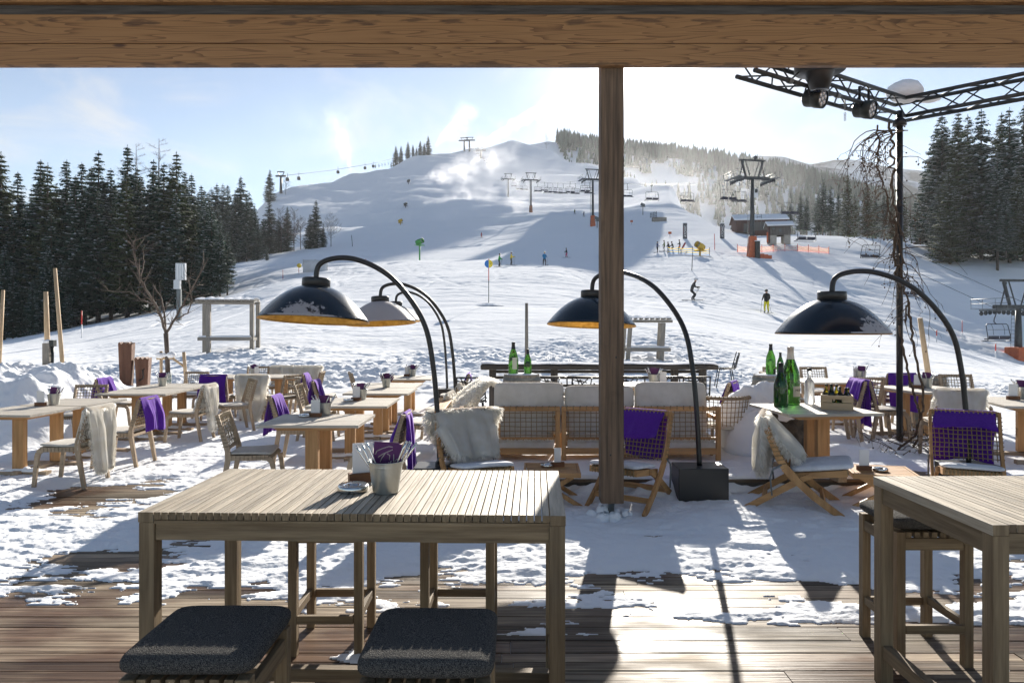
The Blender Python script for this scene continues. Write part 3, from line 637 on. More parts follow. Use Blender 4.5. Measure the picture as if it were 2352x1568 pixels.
def dining_chair():
    t=thing('dining_chair','','chair'); r=random.Random(8)
    for sy in (-1,1):
        y=sy*.225; b=MB()
        pts=[(-.285,0),(-.245,.22),(-.21,.42),(-.212,.50),(-.262,.68),(-.318,.875)]
        for k in range(5):
            w=[.040,.046,.052,.05,.042][k]
            b.beam((pts[k][0],y,pts[k][1]),(pts[k+1][0],y,pts[k+1][1]),.03,w,up=(1,0,.001),taper=[1.1,1.1,1,.9,.85][k])
        b.build('back_leg',CHAIRW['z'],t)
        b=MB(); q=[(-.21,.435),(0,.428),(.13,.432),(.185,.425),(.218,.395),(.232,.34),(.25,.18),(.27,0)]
        for k in range(len(q)-1): b.beam((q[k][0],y,q[k][1]),(q[k+1][0],y,q[k+1][1]),.03,[.05,.05,.055,.055,.05,.045,.04][k],up=(.001,0,1) if k<3 else (1,0,.3),taper=.97)
        b.build('front_leg',CHAIRW['x'],t)
    b=MB(); b.cbox(.19,0,.432,.045,.42,.03); b.build('front_rail',CHAIRW['y'],t)
    b=MB(); b.cbox(-.205,0,.425,.04,.42,.03); b.build('rear_rail',CHAIRW['y'],t)
    # rope seat: cords over front and back rails
    b=MB(); n=15
    for i in range(n):
        y=-.2+.4*i/(n-1)
        b.tube([(-.20,y,.447),(0,y,.443),(.16,y,.452),(.205,y,.448),(.222,y,.43),(.205,y,.413)],.0095,4,caps=False)
    for i in range(9): b.tube([(-.18+.04*i,-.235,.442),(-.18+.04*i,0,.452),(-.18+.04*i,.235,.442)],.006,4,caps=False)
    for sy in (-1,1):
        for i in range(9): x=-.17+.04*i; b.tube([(x,sy*.243,.455),(x,sy*.2435,.405)],.004,4,caps=False)
    b.build('rope_seat',ROPEG,t)
    pad(MB(),.01,0,.455,.43,.45,.035,seed=2,wob=.008).build('seat_pad',LINEN,t)
    b=MB(); up=(BT-BL).normalized()
    top=BL.lerp(BT,.99); bot=BL.lerp(BT,.12)
    b.beam((top.x,-.21,top.z),(top.x-.012,0,top.z),.032,.03,up=tuple(up)); b.beam((top.x-.012,0,top.z),(top.x,.21,top.z),.032,.03,up=tuple(up)); b.build('top_rail',CHAIRW['y'],t)
    b=MB(); b.beam((bot.x,-.21,bot.z),(bot.x-.012,0,bot.z),.028,.03,up=tuple(up)); b.beam((bot.x-.012,0,bot.z),(bot.x,.21,bot.z),.028,.03,up=tuple(up)); b.build('lower_rail',CHAIRW['y'],t)
    P=bil((bot.x,-.215,bot.z),(bot.x,.215,bot.z),(top.x,.215,top.z),(top.x,-.215,top.z))
    b=rope_net(P,10,8,.005,.007,3)
    for i in range(12): y=-.19+.38*i/11; b.tube([(top.x-.024,y,top.z-.02),(top.x-.006,y,top.z+.02),(top.x+.018,y,top.z+.004),(top.x+.016,y,top.z-.022)],.007,4,caps=False)
    for sy in (-1,1):
        for i in range(9): q=BL.lerp(BT,.2+.09*i); b.tube([(q.x-.028,sy*.243,q.z-.002),(q.x+.028,sy*.243,q.z+.006)],.004,4,caps=False)
    b.build('rope_back',ROPEG,t)
    return t
chair0=dining_chair(); freeze(chair0); _used=[0]
CHAIRS=[]
def chair(x,y,deg,label,z=0,skip=()):
    if not _used[0]: o=chair0; _used[0]=1
    else: o=dup(chair0)
    o.location=(x,y,z); o.rotation_euler=(0,0,R(deg)); tag(o,label,'chair','rope dining chairs at the terrace tables'); return o
# ---------------------------------------------------------------- drapes: fleece blankets and sheepskins
def drape(path,hw,thick,seed,folds=.02,nw=24,taper=None,fur=0,furlen=.055,sub=7,swing=.0):
    """sheet hung over an edge: path = points (x,z) in the chair's frame, hw = half width along the path, folds = depth of the folds"""
    rr=random.Random(seed); ph=[rr.uniform(0,6.28) for _ in range(6)]
    pts=[]; L=len(path)
    for i in range(L-1):
        for k in range(sub):
            f=k/sub; pts.append((path[i][0]*(1-f)+path[i+1][0]*f,path[i][1]*(1-f)+path[i+1][1]*f,(i+f)/(L-1)))
    pts.append((path[-1][0],path[-1][1],1.0))
    for _ in range(3):
        q=pts[:]
        for i in range(1,len(pts)-1): q[i]=((pts[i-1][0]+2*pts[i][0]+pts[i+1][0])/4,(pts[i-1][1]+2*pts[i][1]+pts[i+1][1])/4,pts[i][2])
        pts=q
    zt=max(p[1] for p in pts); rows=[]
    for i,(x,z,s) in enumerate(pts):
        a=pts[max(i-1,0)]; c=pts[min(i+1,len(pts)-1)]; tx,tz=c[0]-a[0],c[1]-a[1]; l=math.hypot(tx,tz) or 1; nx,nz=-tz/l,tx/l
        dn=min(1,(zt-z)/.25); row=[]
        for j in range(nw+1):
            v=2*j/nw-1; w=hw(s,v) if callable(hw) else hw
            f=folds*dn*(math.sin(5.5*v+ph[0]+1.2*s)+.6*math.sin(11*v+ph[1]-2*s)+.35*math.sin(19*v+ph[2]))
            edge=.012*math.sin(9*s+ph[3]+(0 if v<0 else 2))
            drop=.02*math.sin(3*v+ph[4]) if i in (0,len(pts)-1) else 0
            row.append(Vector((x+nx*f,(v*w)+edge*v+swing*dn*dn,z+nz*f+drop)))
        rows.append(row)
    b=MB()
    # two skins joined by an edge
    off=[]
    for i,row in enumerate(rows):
        o=[]
        for j,p in enumerate(row):
            du=rows[min(i+1,len(rows)-1)][j]-rows[max(i-1,0)][j]; dv=row[min(j+1,nw)]-row[max(j-1,0)]
            n=du.cross(dv); n=n.normalized() if n.length>1e-9 else Vector((0,0,1))
            e=min(1,min(j,nw-j)/2+.25,min(i,len(rows)-1-i)/1.5+.25)
            o.append((n,thick*e))
        off.append(o)
    A=[[p+o[0]*o[1] for p,o in zip(r,q)] for r,q in zip(rows,off)]; B=[[p-o[0]*o[1]*.3 for p,o in zip(r,q)] for r,q in zip(rows,off)]
    b.grid(A); b.grid([r[::-1] for r in B])
    m,k=len(A),nw+1
    for i in range(m-1):
        for (j,jb) in ((0,k-1),(k-1,0)):
            b.f.append([i*k+j,(i+1)*k+j,m*k+(i+1)*k+jb,m*k+i*k+jb]); b.m.append(0); b.s.append(True); b.t.append(.5)
    for j in range(k-1):
        for i in (0,m-1): b.f.append([i*k+j,i*k+j+1,m*k+i*k+k-2-j,m*k+i*k+k-1-j]); b.m.append(0); b.s.append(True); b.t.append(.5)
    if fur:
        rg=random.Random(seed+5)
        for q in range(int(fur*1.8)):
            i=rg.randrange(len(A)-1); j=rg.randrange(nw); f,g=rg.random(),rg.random()
            p=(A[i][j]*(1-f)+A[i+1][j]*f)*(1-g)+(A[i][j+1]*(1-f)+A[i+1][j+1]*f)*g
            n=off[i][j][0]
            ev=Vector((0,0,0))
            if j<2: ev=Vector((0,-1,0))*.8
            if j>nw-3: ev=Vector((0,1,0))*.8
            if i<2: ev+=(rows[0][j]-rows[3][j]).normalized()*.9
            if i>len(A)-4: ev+=(rows[-1][j]-rows[-4][j]).normalized()*.9
            cl=math.sin(p.y*60+seed)*math.cos(p.z*55)
            d=(n*(.8+.3*cl)+ev+Vector((rg.uniform(-.6,.6),rg.uniform(-.6,.6),rg.uniform(-.75,.35)))).normalized()
            l=furlen*rg.uniform(.5,1.15); sd=d.cross(Vector((rg.uniform(-1,1),rg.uniform(-1,1),rg.uniform(-1,1)))).normalized()*.0048
            p=p-n*.004; mid=p+d*l*.6; tip=p+d*l+Vector((0,0,-l*.25))
            b.add([p-sd,p+sd,mid+sd*.7,tip,mid-sd*.7],[(0,1,2,4),(4,2,3)],0,True)
    return b
top=lambda k=1.0:BL.lerp(BT,k)
def over_back(front,back,lift=.02):
    """path over the back of a dining chair: front hangs on the seat side"""
    u=(BT-BL).normalized(); L=(BT-BL).length; n=Vector((u.z,0,-u.x))
    f=BT+n*.045-u*front; fm=BT+n*.04; tp=BT+u*lift; bm=BT-n*.045-u*.03
    pth=[(f.x,f.z),((f.x+fm.x)/2,(f.z+fm.z)/2),(fm.x,fm.z-.01),(tp.x,tp.z+.015),(bm.x,bm.z)]
    for k in range(1,4): pth.append((bm.x-.03*k/3-.01,bm.z-back*k/3))
    return pth
BLK={}
def blanket(c,label,front,back,hw=.2,seed=1,swing=0,key=None,group='violet blankets hung over the chairs',folds=.016):
    b=drape(over_back(front,back),lambda s,v:hw*(1+.12*abs(s-.45)*(1 if v>0 else .6)),.012,seed,folds,swing=swing)
    o=b.build('blanket',FLEECE); o.location=c.location; o.rotation_euler=c.rotation_euler; return tag(o,label,'blanket',group)
def hide(s,v,w=.27,e=.65):      # outline of a sheepskin along its length
    return w*(.70+.38*math.sin(math.pi*min(1,max(0,s*.95+.03)))**.8+.05*math.sin(13*s+v))*(1-.45*max(0,(s-.8)/.2)**2)
def sheepskin(c,label,front,back,w=.25,seed=1,swing=0,fur=5200,tail=False):
    hw=(lambda s,v:(w if s<.55 else w*(1-.55*((s-.55)/.45)**1.1)*(1+.35*v*(s-.55)))) if tail else (lambda s,v:hide(s,v,w))
    b=drape(over_back(front,back),hw,.03,seed,.02,fur=fur,swing=swing)
    o=b.build('sheepskin',FUR); o.location=c.location; o.rotation_euler=c.rotation_euler; return tag(o,label,'sheepskin','white sheepskins laid over the chairs')
# ---------------------------------------------------------------- dining tables
def dining_table(cx,cy,w,d,deg,label,zt=.75,z0=0,cols=((0,-.26),(0,.26)),foot=True,beam=True):
    t=thing('dining_table',label,'table',(cx,cy,z0),R(deg),'grey topped wooden dining tables'); H=zt-z0; r=random.Random(int(cx*100+cy*37))
    b=MB(); n=7
    for i in range(n): b.box(-w/2+.03,w/2-.03,-d/2+i*d/n,-d/2+(i+1)*d/n-.0025,H-.028,H,tint=r.random())
    b.box(-w/2,-w/2+.028,-d/2,d/2,H-.03,H-.001,tint=.7); b.box(w/2-.028,w/2,-d/2,d/2,H-.03,H-.001,tint=.7)
    b.build('tabletop',TABLEW['x'],t)
    MB().prism([(-w*.33,H-.075),(w*.33,H-.075),(w*.40,H-.032),(-w*.40,H-.032)],-d*.36,d*.36).build('underframe',HONEY['x'],t)
    for (x,y) in cols: MB().cbox(x,y,(H-.078)/2+.04,.135,.075,H-.158,tint=r.random()).build('column',HONEY['z'],t,bevel=.004)
    if foot:
        ys=[y for _,y in cols]; xs=[x for x,_ in cols]
        MB().cbox(sum(xs)/len(xs),0,.04,.09,d*.86,.078).build('base_beam',CHAIRW['y'],t)
        for y in ys: b=MB(); x=xs[0]; b.beam((x-w*.40,y,.036),(x-.05,y,.036),.09,.07); b.beam((x+.05,y,.036),(x+w*.40,y,.036),.09,.07); b.build('foot',CHAIRW['x'],t)
        b=MB(); rr=random.Random(int(cx*31)); n=14; rows=[]
        for i in range(n+1):
            f=i/n; x=xs[0]+(f-.5)*w*.62; hh=.055*math.sin(math.pi*f)**.6*rr.uniform(.55,1.1); rows.append([Vector((x,ys[0]+.055*math.cos(a)*(1+.15*rr.random()),.068+hh*max(0,math.sin(a)))) for a in [math.pi*k/8 for k in range(9)]])
        b.grid(rows); b.build('base_snow',SNOW,t)
    return t
dining_table(-5.98,8.50,.9,.86,-4,'front half of the pair of grey tables at the left edge, bucket-free nearest board',cols=((.18,-.25),(.22,.3)))
dining_table(-5.90,9.42,.9,.86,-4,'rear half of the pair of grey tables at the left edge, carrying a zinc bucket',cols=((.2,-.2),(.22,.3)))
dining_table(-5.74,10.93,1.07,.92,0,'front half of the long left table near the young bare tree')
dining_table(-5.76,11.90,1.07,.90,0,'rear half of the long left table, zinc bucket standing near its centre')
dining_table(-4.68,14.15,.93,.92,6,'far back table with white sheepskin chairs behind its right side')
dining_table(-5.62,14.10,.93,.92,0,'far back table whose left end hides behind a purple blanket')
dining_table(-2.125,7.68,1.06,.90,0,'nearest grey square table behind the slatted bar table, ashtray and card on it')
dining_table(-2.125,9.42,1.05,1.0,0,'second grey table behind the bar table, card and bucket at its centre')
dining_table(-2.06,11.0,.99,.95,-1,'front half of the third grey table in the row with a bulging napkin bucket')
dining_table(-2.09,11.98,.99,.95,-1,'rear half of the third grey table in the row, bare boards')
dining_table(-2.02,13.75,.95,1.0,0,'last small grey table standing against the snow, card and bucket on it')
dining_table(3.29,7.62,1.02,.96,5,'table with the champagne bottles beside the snowy boulder',zt=.88,z0=PZ,cols=((.05,-.1),(.15,.32)))
dining_table(5.9,9.95,.95,1.05,8,'grey table behind the truss pole with glass, card and bucket',zt=.88,z0=PZ,cols=((-.25,-.3),(-.1,.3)))
dining_table(6.19,8.25,1.05,1.1,-14,'grey table running out of the right edge with a card and bucket',zt=.88,z0=PZ,cols=((.1,-.3),(0,.3)))
dining_table(5.3,11.4,1.35,.9,0,'long pale table at the back right with chairs all round',zt=.88,z0=PZ)
# ---------------------------------------------------------------- chairs with what lies on them
c=chair(-4.95,7.83,180,'rope chair with a long sheepskin tail almost touching the deck, left edge table')
sheepskin(c,'long creamy sheepskin hanging to a point near the deck from the left front chair',.42,.66,.25,3,tail=True,fur=9000,swing=-.02)
c=chair(-4.90,8.80,180,'rope chair with a purple blanket trailing at one corner, beside the left tables')
blanket(c,'purple blanket slung askew with a hanging corner on a chair beside the left tables',.26,.36,.22,4,swing=-.05)
c=chair(-4.93,10.65,180,'honey coloured chair with a shaggy sheepskin at the long left table')
sheepskin(c,'shaggy white sheepskin with a dark gap, on the chair at the long left table',.38,.62,.22,6,tail=True,fur=7000)
chair(-6.40,10.35,-85,'rope backed chair showing its net behind the left edge table')
c=chair(-6.66,11.9,0,'chair with a purple blanket at the far side of the long left table')
blanket(c,'purple blanket folded over the chair beside two brown planter posts',.25,.36,.22,7)
chair(-6.15,13.25,-95,'rope chair whose net back shows just left of a broad purple blanket')
c=chair(-5.45,12.95,95,'chair draped with a broad flat purple blanket before the far back table')
blanket(c,'broad flat purple blanket hanging square over a chair back',.30,.42,.235,8,folds=.006)
chair(-4.62,11.55,215,'plain honey coloured chair turned sideways with an empty rope back')
c=chair(-4.73,13.0,90,'chair wholly hidden under a tall cream sheepskin reaching the floor')
sheepskin(c,'tall cream sheepskin covering a whole chair back down to the snow',.3,.80,.275,9,fur=7000)
chair(-5.55,14.95,-90,'rope chair behind the far back table by the napkin bucket')
chair(-4.25,12.9,150,'rope chair seen beside the tall cream sheepskin')
c=chair(-4.50,14.95,-95,'chair with thick sheepskin behind the far back table, right end')
sheepskin(c,'thick rounded sheepskin over the chair at the right end of the far table',.36,.5,.30,11,fur=4000)
c=chair(-5.02,15.05,-88,'chair with thick sheepskin behind the far back table, centre')
sheepskin(c,'thick rounded sheepskin over the chair at the centre of the far table',.36,.5,.28,12,fur=4000)
c=chair(-2.72,7.36,8,'empty rope chair with a white pad nearest the slatted bar table')
c=chair(-2.75,9.05,2,'chair with a sunlit purple blanket behind the nearest grey square table')
blanket(c,'purple blanket with a bright sunlit side, behind the nearest grey square table',.27,.42,.2,13)
c=chair(-1.42,7.34,178,'chair with a long narrow purple blanket beside the bar table bucket')
blanket(c,'long narrow purple blanket falling to one side right of the cutlery bucket',.38,.62,.17,14,swing=.06)
chair(-4.02,13.6,185,'light rope chair with a thin pad between the purple blankets')
chair(-2.98,10.75,4,'rope chair with a bare net back left of the third grey table')
c=chair(-3.55,13.05,5,'chair with a lilac purple blanket, rear one of the pair left of the napkin bucket')
blanket(c,'lilac purple blanket on the rear chair of the pair left of the napkin bucket',.27,.5,.2,15)
c=chair(-2.92,11.5,3,'chair with a deep purple blanket, front one of the pair left of the napkin bucket')
blanket(c,'deep purple blanket on the front chair of the pair left of the napkin bucket',.27,.45,.2,16)
chair(-2.80,13.45,20,'rope chair tilted with its net towards the last small grey table')
c=chair(-1.15,9.45,175,'chair with a curled sheepskin, front of two left of the sofa')
sheepskin(c,'curled white sheepskin with a dark fold on the front chair left of the sofa',.4,.55,.24,17,fur=5000)
c=chair(-1.12,10.95,178,'chair with a hanging sheepskin, rear of two left of the sofa')
sheepskin(c,'white sheepskin on the rear chair left of the sofa behind the lamp stems',.3,.55,.22,18,fur=4000)
c=chair(-1.12,13.1,182,'chair with a narrow purple blanket seen between two lamp stems')
blanket(c,'narrow purple blanket seen between two lamp stems',.25,.5,.2,19)
c=chair(2.66,9.4,150,'chair with a purple blanket at the right end of the sofa',z=PZ)
blanket(c,'purple blanket on the chair at the right end of the sofa',.27,.4,.2,20)
c=chair(5.12,9.65,4,'chair with a purple blanket in front of the truss pole',z=PZ)
blanket(c,'purple blanket with a sharp fold on the chair in front of the truss pole',.3,.48,.24,21)
c=chair(5.98,11.05,95,'chair with a wide purple blanket behind the table with the glass',z=PZ)
blanket(c,'wide purple blanket seen above and below the table with the glass',.3,.52,.235,22,folds=.008)
c=chair(5.28,8.42,80,'chair covered by a sheepskin behind the right lamp stem',z=PZ)
sheepskin(c,'white sheepskin with a dip in its top edge behind the right lamp stem',.3,.62,.27,23,fur=7000,tail=True)
chair(6.72,10.3,-95,'rope chair with its back to a grey barrel at the far right',z=PZ)
chair(4.72,12.15,-90,'rope chair with only its top rail showing behind the long pale table, left one',z=PZ)
chair(5.38,12.15,-90,'rope chair with only its top rail showing behind the long pale table, right one',z=PZ)
chair(4.35,11.1,2,'rope chair at the left end of the long pale table behind the white bottle',z=PZ)
chair(5.12,10.35,92,'rope chair with a plain frame on the near side of the long pale table',z=PZ)
c=chair(4.42,9.55,176,'low chair hidden behind the bottle table with a blanket showing beneath it',z=PZ)
blanket(c,'purple blanket hanging below the edge of the champagne bottle table',.25,.56,.23,24)
# ---------------------------------------------------------------- things on the tables
def bucket(loc,label,s=1.0,seed=1,napkins=1,script=False,name='cutlery_bucket'):
    t=thing(name,label,'bucket',loc,0,'zinc buckets of cutlery and napkins'); r=random.Random(seed)
    R1,R2,H=.058*s,.079*s,.145*s
    prof=[(0,.001),(R1,.0),(R1+.001,.004)]
    for k in range(1,22):
        f=k/22; rad=R1+(R2-R1)*f
        if .42<f<.82: rad+=.0016*math.sin(f*70)*s
        prof.append((rad,H*f))
    prof+=[(R2,H),(R2+.003*s,H+.002),(R2+.003*s,H-.003),(R2-.002,H-.004),(R1,.01),(0,.01)]
    MB().lathe(prof,28).build('pail',ZINC,t)
    for k in range(9):
        a=r.choice([-1,1])*r.uniform(.25,1.2)+(0 if k%2 else math.pi); a=r.uniform(-.5,.5)+(math.pi if k<4 else 0)
        lean=r.uniform(.35,.62); d=Vector((math.cos(a)*math.sin(lean),math.sin(a)*math.sin(lean),math.cos(lean)))
        base=Vector((r.uniform(-.02,.02)*s,r.uniform(-.03,.03)*s,.03*s)); L=r.uniform(.17,.21)*s/max(.75,math.cos(lean))
        b=MB(); b.tube([base,base+d*L*.6,base+d*L*.85,base+d*L],[.003*s,.0035*s,.0065*s,.006*s],6); b.sphere(base+d*L,.0068*s,6); b.build('cutlery',STEEL,t)
    for k in range(napkins):
        b=MB(); a=r.uniform(-.12,.12)+(k-(napkins-1)/2)*.5; w,h=.064*s,.135*s
        c_,s_n=math.cos(a),math.sin(a); y0=(.012+.012*k)*s
        M=Matrix.Translation((0,y0,.085*s))@Matrix.Rotation(-a,4,'Y')
        for q in range(2): b.box(-w,w-.012*s*q,.004*q,.004*q+.002,0,h+.006*q,M=M)
        b.build('napkin',NAPKIN,t)
        if script:   # the white brush lettering on the napkin
            b=MB()
            for pl in ([(-.046,.10),(-.02,.112),(.012,.122),(.030,.119)],[(-.05,.086),(-.045,.098)],[(-.038,.072),(-.015,.088),(.03,.108)],[(-.028,.052),(-.02,.07),(-.004,.092)],[(.004,.088),(.016,.082),(.014,.06)],[(.012,.05),(.013,.034)],[(.022,.056),(.019,.044),(.026,.032)],[(.034,.086),(.034,.064),(.031,.02)],[(.035,.050),(.05,.064),(.058,.058)]):
                b.tube([Vector((x*s,y0-.0012,.085*s+z*s)) for x,z in pl],.0021*s,4)
            b.build('script_lettering',SCRIPT,t)
    return t
def card(loc,label,deg=0,w=.1,h=.19,block=True):
    t=thing('menu_card',label,'menu card',loc,R(deg),'white menu cards in wooden blocks')
    b=MB(); b.box(-.068,.068,-.022,-.003,0,.045); b.box(-.068,.068,.003,.022,0,.045); b.box(-.068,.068,-.003,.003,0,.006); b.build('wood_block',CARDW,t)
    b=MB(); b.box(-w/2,w/2,-.0015,.0015,.007,h); b.build('card',WHITEP,t)
    return t
def ashtray(loc,label):
    t=thing('ashtray',label,'ashtray',loc,0,'polished steel ashtrays')
    MB().lathe([(0,.001),(.068,0),(.071,.006),(.071,.024),(.066,.031),(.045,.027),(.030,.026),(.028,.018),(0,.017)],28).build('bowl',STEEL,t); return t
def TT(px,py,z): v=G(px,py,z); v.z=z+.001; return v
bucket(TT(885.9,1130,1.03),'large zinc bucket with a lettered purple napkin on the slatted bar table',1.0,2,1,True)
card(TT(833,1106,1.03),'menu card seen edgewise beside the large zinc bucket',24)
ashtray(TT(811,1127,1.03),'steel ashtray on the slatted bar table')
for px,py,z,lab,n in ((124,929,.75,'zinc bucket on the left edge table with a pale purple napkin',1),(373,886,.75,'zinc bucket on the long left table before the young tree',1),(583,862.5,.75,'zinc bucket on the far back table over the cream sheepskin',2),(745,953,.75,'zinc bucket behind the menu card on the nearest grey square table',1),(830,917,.75,'zinc bucket behind the menu card on the second grey table',1),(887,889,.75,'zinc bucket bulging with purple napkins on the third grey table',3),(947,864,.75,'zinc bucket on the last small grey table by the snow',2),(2128,891,.88,'zinc bucket on the table behind the truss pole',1),(1978,871.5,.88,'zinc bucket on the long pale table at the back right',1),(2345,915,.88,'zinc bucket cut by the right edge of the view',1)):
    bucket(TT(px,py,z),lab,1,px,n)
for px,py,z,lab,dg in ((93,932,.75,'menu card in a tin stand on the left edge table',-4),(589,864,.75,'menu card seen edgewise on the far back table',60),(724,957,.75,'menu card with block on the nearest grey square table',-3),(818,920,.75,'menu card with block on the second grey table',-4),(935,864,.75,'menu card on the last small grey table by the snow',5),(2107,891,.88,'menu card on the table behind the truss pole',-10),(1966,871,.88,'menu card on the long pale table at the back right',0),(2326,917.5,.88,'menu card on the table at the right edge',-10)):
    card(TT(px,py,z),lab,dg)
for px,py,z,lab in ((700,957,.75,'steel ashtray on the nearest grey square table'),(800,921,.75,'steel ashtray on the second grey table')): ashtray(TT(px,py,z),lab)
# ---------------------------------------------------------------- lounge corner: folding chairs, sofas, low tables
LB=Vector((.0,0,.47)); LTp=Vector((-.27,0,.885))      # back of a lounge chair, forward = +x, origin mid feet
def lounge_chair(wd=.60):
    t=thing('lounge_chair','','lounge chair'); h=wd/2
    for sy in (-1,1):
        b=MB(); y=sy*h; P_=[(.43,0),(.20,.165),(.02,.33),(-.07,.43),(-.13,.53),(-.275,.90)]
        for k in range(5): b.beam((P_[k][0],y,P_[k][1]),(P_[k+1][0],y,P_[k+1][1]),.028,[.062,.068,.075,.068,.056][k],up=(.3,0,1),taper=1.0)
        b.build('long_leg',HONEY['z'],t)
        b=MB(); y=sy*(h-.035); b.beam((-.43,y,.0),(.06,y,.315),.026,.06,up=(0,0,1)); b.beam((.06,y,.315),(.17,y,.37),.026,.05); b.build('cross_leg',HONEY['x'],t)
        b=MB(); y=sy*(h-.066); b.beam((-.04,y,.335),(.47,y,.405),.026,.06); b.build('seat_side',HONEY['x'],t)
        b=MB(); y=sy*(h+.018); b.tube([(-.10,y,.46),(-.185,y,.40),(-.20,y,.33),(-.185,y,.16)],.009,6); b.build('steel_strap',GALV,t)
    for (x,z,nm) in ((.455,.400,'front_rail'),(-.02,.335,'rear_rail')): MB().cbox(x,0,z,.034,wd-.14,.045).build(nm,HONEY['y'],t)
    MB().beam((-.26,-h+.05,.115),(-.26,h-.05,.115),.03,.05,up=(.5,0,1)).build('stretcher',HONEY['y'],t)
    MB().beam((.27,-h,.112),(.27,h,.112),.03,.05,up=(-.5,0,1)).build('stretcher',HONEY['y'],t)
    MB().beam((-.272,-h,.885),(-.272,h,.885),.03,.05,up=(-.3,0,1)).build('top_rail',HONEY['y'],t)
    P=bil((-.085,-h+.015,.44),(-.085,h-.015,.44),(-.262,h-.015,.87),(-.262,-h+.015,.87))
    b=rope_net(P,14,10,.0045,.006,31)
    for sy in (-1,1):
        for i in range(11): f=(i+.5)/11; x=-.085-.177*f; z=.44+.43*f; b.tube([(x-.034,sy*(h+.016),z),(x+.034,sy*(h+.016),z+.012)],.0055,4,caps=False)
    for i in range(15):
        y=-h+.02+(2*h-.04)*i/14; b.tube([(-.255,y,.865),(-.245,y,.895),(-.272,y,.913),(-.30,y,.90),(-.29,y,.87)],.0065,4,caps=False)
    b.build('rope_back',ROPE,t)
    S=bil((0,-h+.07,.352),(0,h-.07,.352),(.455,h-.07,.424),(.455,-h+.07,.424))
    b=rope_net(S,12,10,.005,.004,32)
    for i in range(15):
        y=-h+.085+(2*h-.17)*i/14; b.tube([(.43,y,.428),(.462,y,.427),(.476,y,.405),(.465,y,.377)],.0125,4,caps=False)
    b.build('rope_seat',ROPE,t)
    return t
lc=lounge_chair(); freeze(lc); lu=[0]
def place_lounge(x,y,deg,label):
    o=lc if not lu[0] else dup(lc); lu[0]=1
    o.location=(x,y,0); o.rotation_euler=(0,0,R(deg)); return tag(o,label,'lounge chair','folding rope lounge chairs')
def seat_cushion(c,label,dx=.24,tilt=8,sx=.52,sy=.50,h=.05,seed=1,m=None):
    b=MB(); pad(b,0,0,0,sx,sy,h,seed=seed,wob=.010)
    o=b.build('seat_cushion',m or LINEN); o.location=c.matrix_basis@Vector((dx,0,.405)); o.rotation_euler=(0,R(-tilt),c.rotation_euler.z); return tag(o,label,'cushion','loose seat cushions')
FROST=noisy('frosted_grey_linen',(.52,.54,.58),(.68,.70,.74),scale=(10,10,10),rough=.9,bump=.5,bdist=.02,bscale=9)
def l_over(front,back,lift=.03):
    u=(LTp-LB).normalized(); n=Vector((u.z,0,-u.x)); T=LTp
    P_=[]; f=T+n*.05-u*front
    P_+= [(f.x+.05,f.z),((f+n*.0+u*front*.5).x,(f+u*front*.5).z),((T+n*.05-u*.03).x,(T-u*.03).z),((T+u*(lift+.02)).x,(T+u*(lift+.02)).z)]
    b=T-n*.05-u*.03
    for k in range(4): P_.append((b.x-.03*k/3,b.z-back*k/3))
    return P_
def throw(c,label,front,back,hw,seed,fur=0,mat=None,folds=.012,swing=0,thick=None):
    if fur: b=drape(l_over(front,back),lambda s,v:hide(s,v,hw)*(1+.10*math.sin(8*s+seed+(1.5 if v>0 else 0))-.12*(abs(s-.30)<.1)),.036,seed,.034,fur=fur,swing=swing,furlen=.07)
    else: b=drape(l_over(front,back),hw,.012,seed,folds,swing=swing)
    o=b.build('sheepskin' if fur else 'blanket',FUR if fur else FLEECE); o.location=c.location; o.rotation_euler=c.rotation_euler
    return tag(o,label,'sheepskin' if fur else 'blanket','white sheepskins laid over the chairs' if fur else 'violet blankets hung over the chairs')
c1=place_lounge(-.40,7.02,-65,'lounge chair covered by a big square sheepskin behind the bar table')
seat_cushion(c1,'frosted grey seat cushion in front of the big square sheepskin',seed=3,m=FROST); throw(c1,'big square sheepskin with an uneven outline covering a lounge chair back',.50,.42,.36,41,fur=9000)
c2=place_lounge(1.22,7.02,236,'lounge chair with a purple blanket just behind the dark roof post')
seat_cushion(c2,'snow white seat cushion on the chair behind the roof post',seed=4,m=FROST); throw(c2,'deep purple blanket folded square on the chair behind the roof post',.30,.42,.235,42,folds=.006)
c3=place_lounge(2.78,6.90,-22,'lounge chair seen from the side with crossed legs and a sheepskin on its back')
seat_cushion(c3,'grey blue two part seat cushion on the side view lounge chair',dx=.26,sx=.56,h=.07,seed=5,m=FROST); throw(c3,'fluffy sheepskin falling in two lobes over the side view lounge chair',.48,.50,.30,43,fur=11000)
c4=place_lounge(4.52,6.92,243,'lounge chair with a rolled purple blanket before the right lamp stem')
seat_cushion(c4,'thin white seat cushion on the lounge chair with the rolled blanket',seed=6,m=FROST); throw(c4,'rolled purple blanket along the top of the right lounge chair',.18,.44,.27,44,folds=.01)
def low_table(x,y,deg,label,w=.56,d=.50):
    t=thing('low_table',label,'side table',(x,y,0),R(deg),'low slatted side tables'); H=.35
    b=MB()
    for i in range(6): b.box(-w/2+.03,w/2-.03,-d/2+.03+i*(d-.06)/6,-d/2+.03+(i+1)*(d-.06)/6-.01,H-.02,H,tint=random.random())
    b.build('slats',HONEY['x'],t)
    for sy in (-1,1): MB().cbox(0,sy*(d/2-.012),H-.022,w,.024,.046).build('edge',HONEY['x'],t)
    for sx in (-1,1): MB().cbox(sx*(w/2-.012),0,H-.022,.024,d-.05,.044).build('edge',HONEY['y'],t)
    for sy in (-1,1):
        for sx in (-1,1): b=MB(); y_=sy*(d/2-.05-.02*(sx>0)); b.beam((sx*w*.52,y_,0),(-sx*w*.36,y_,H-.045),.024,.042); b.build('leg',HONEY['z'],t)
    return t
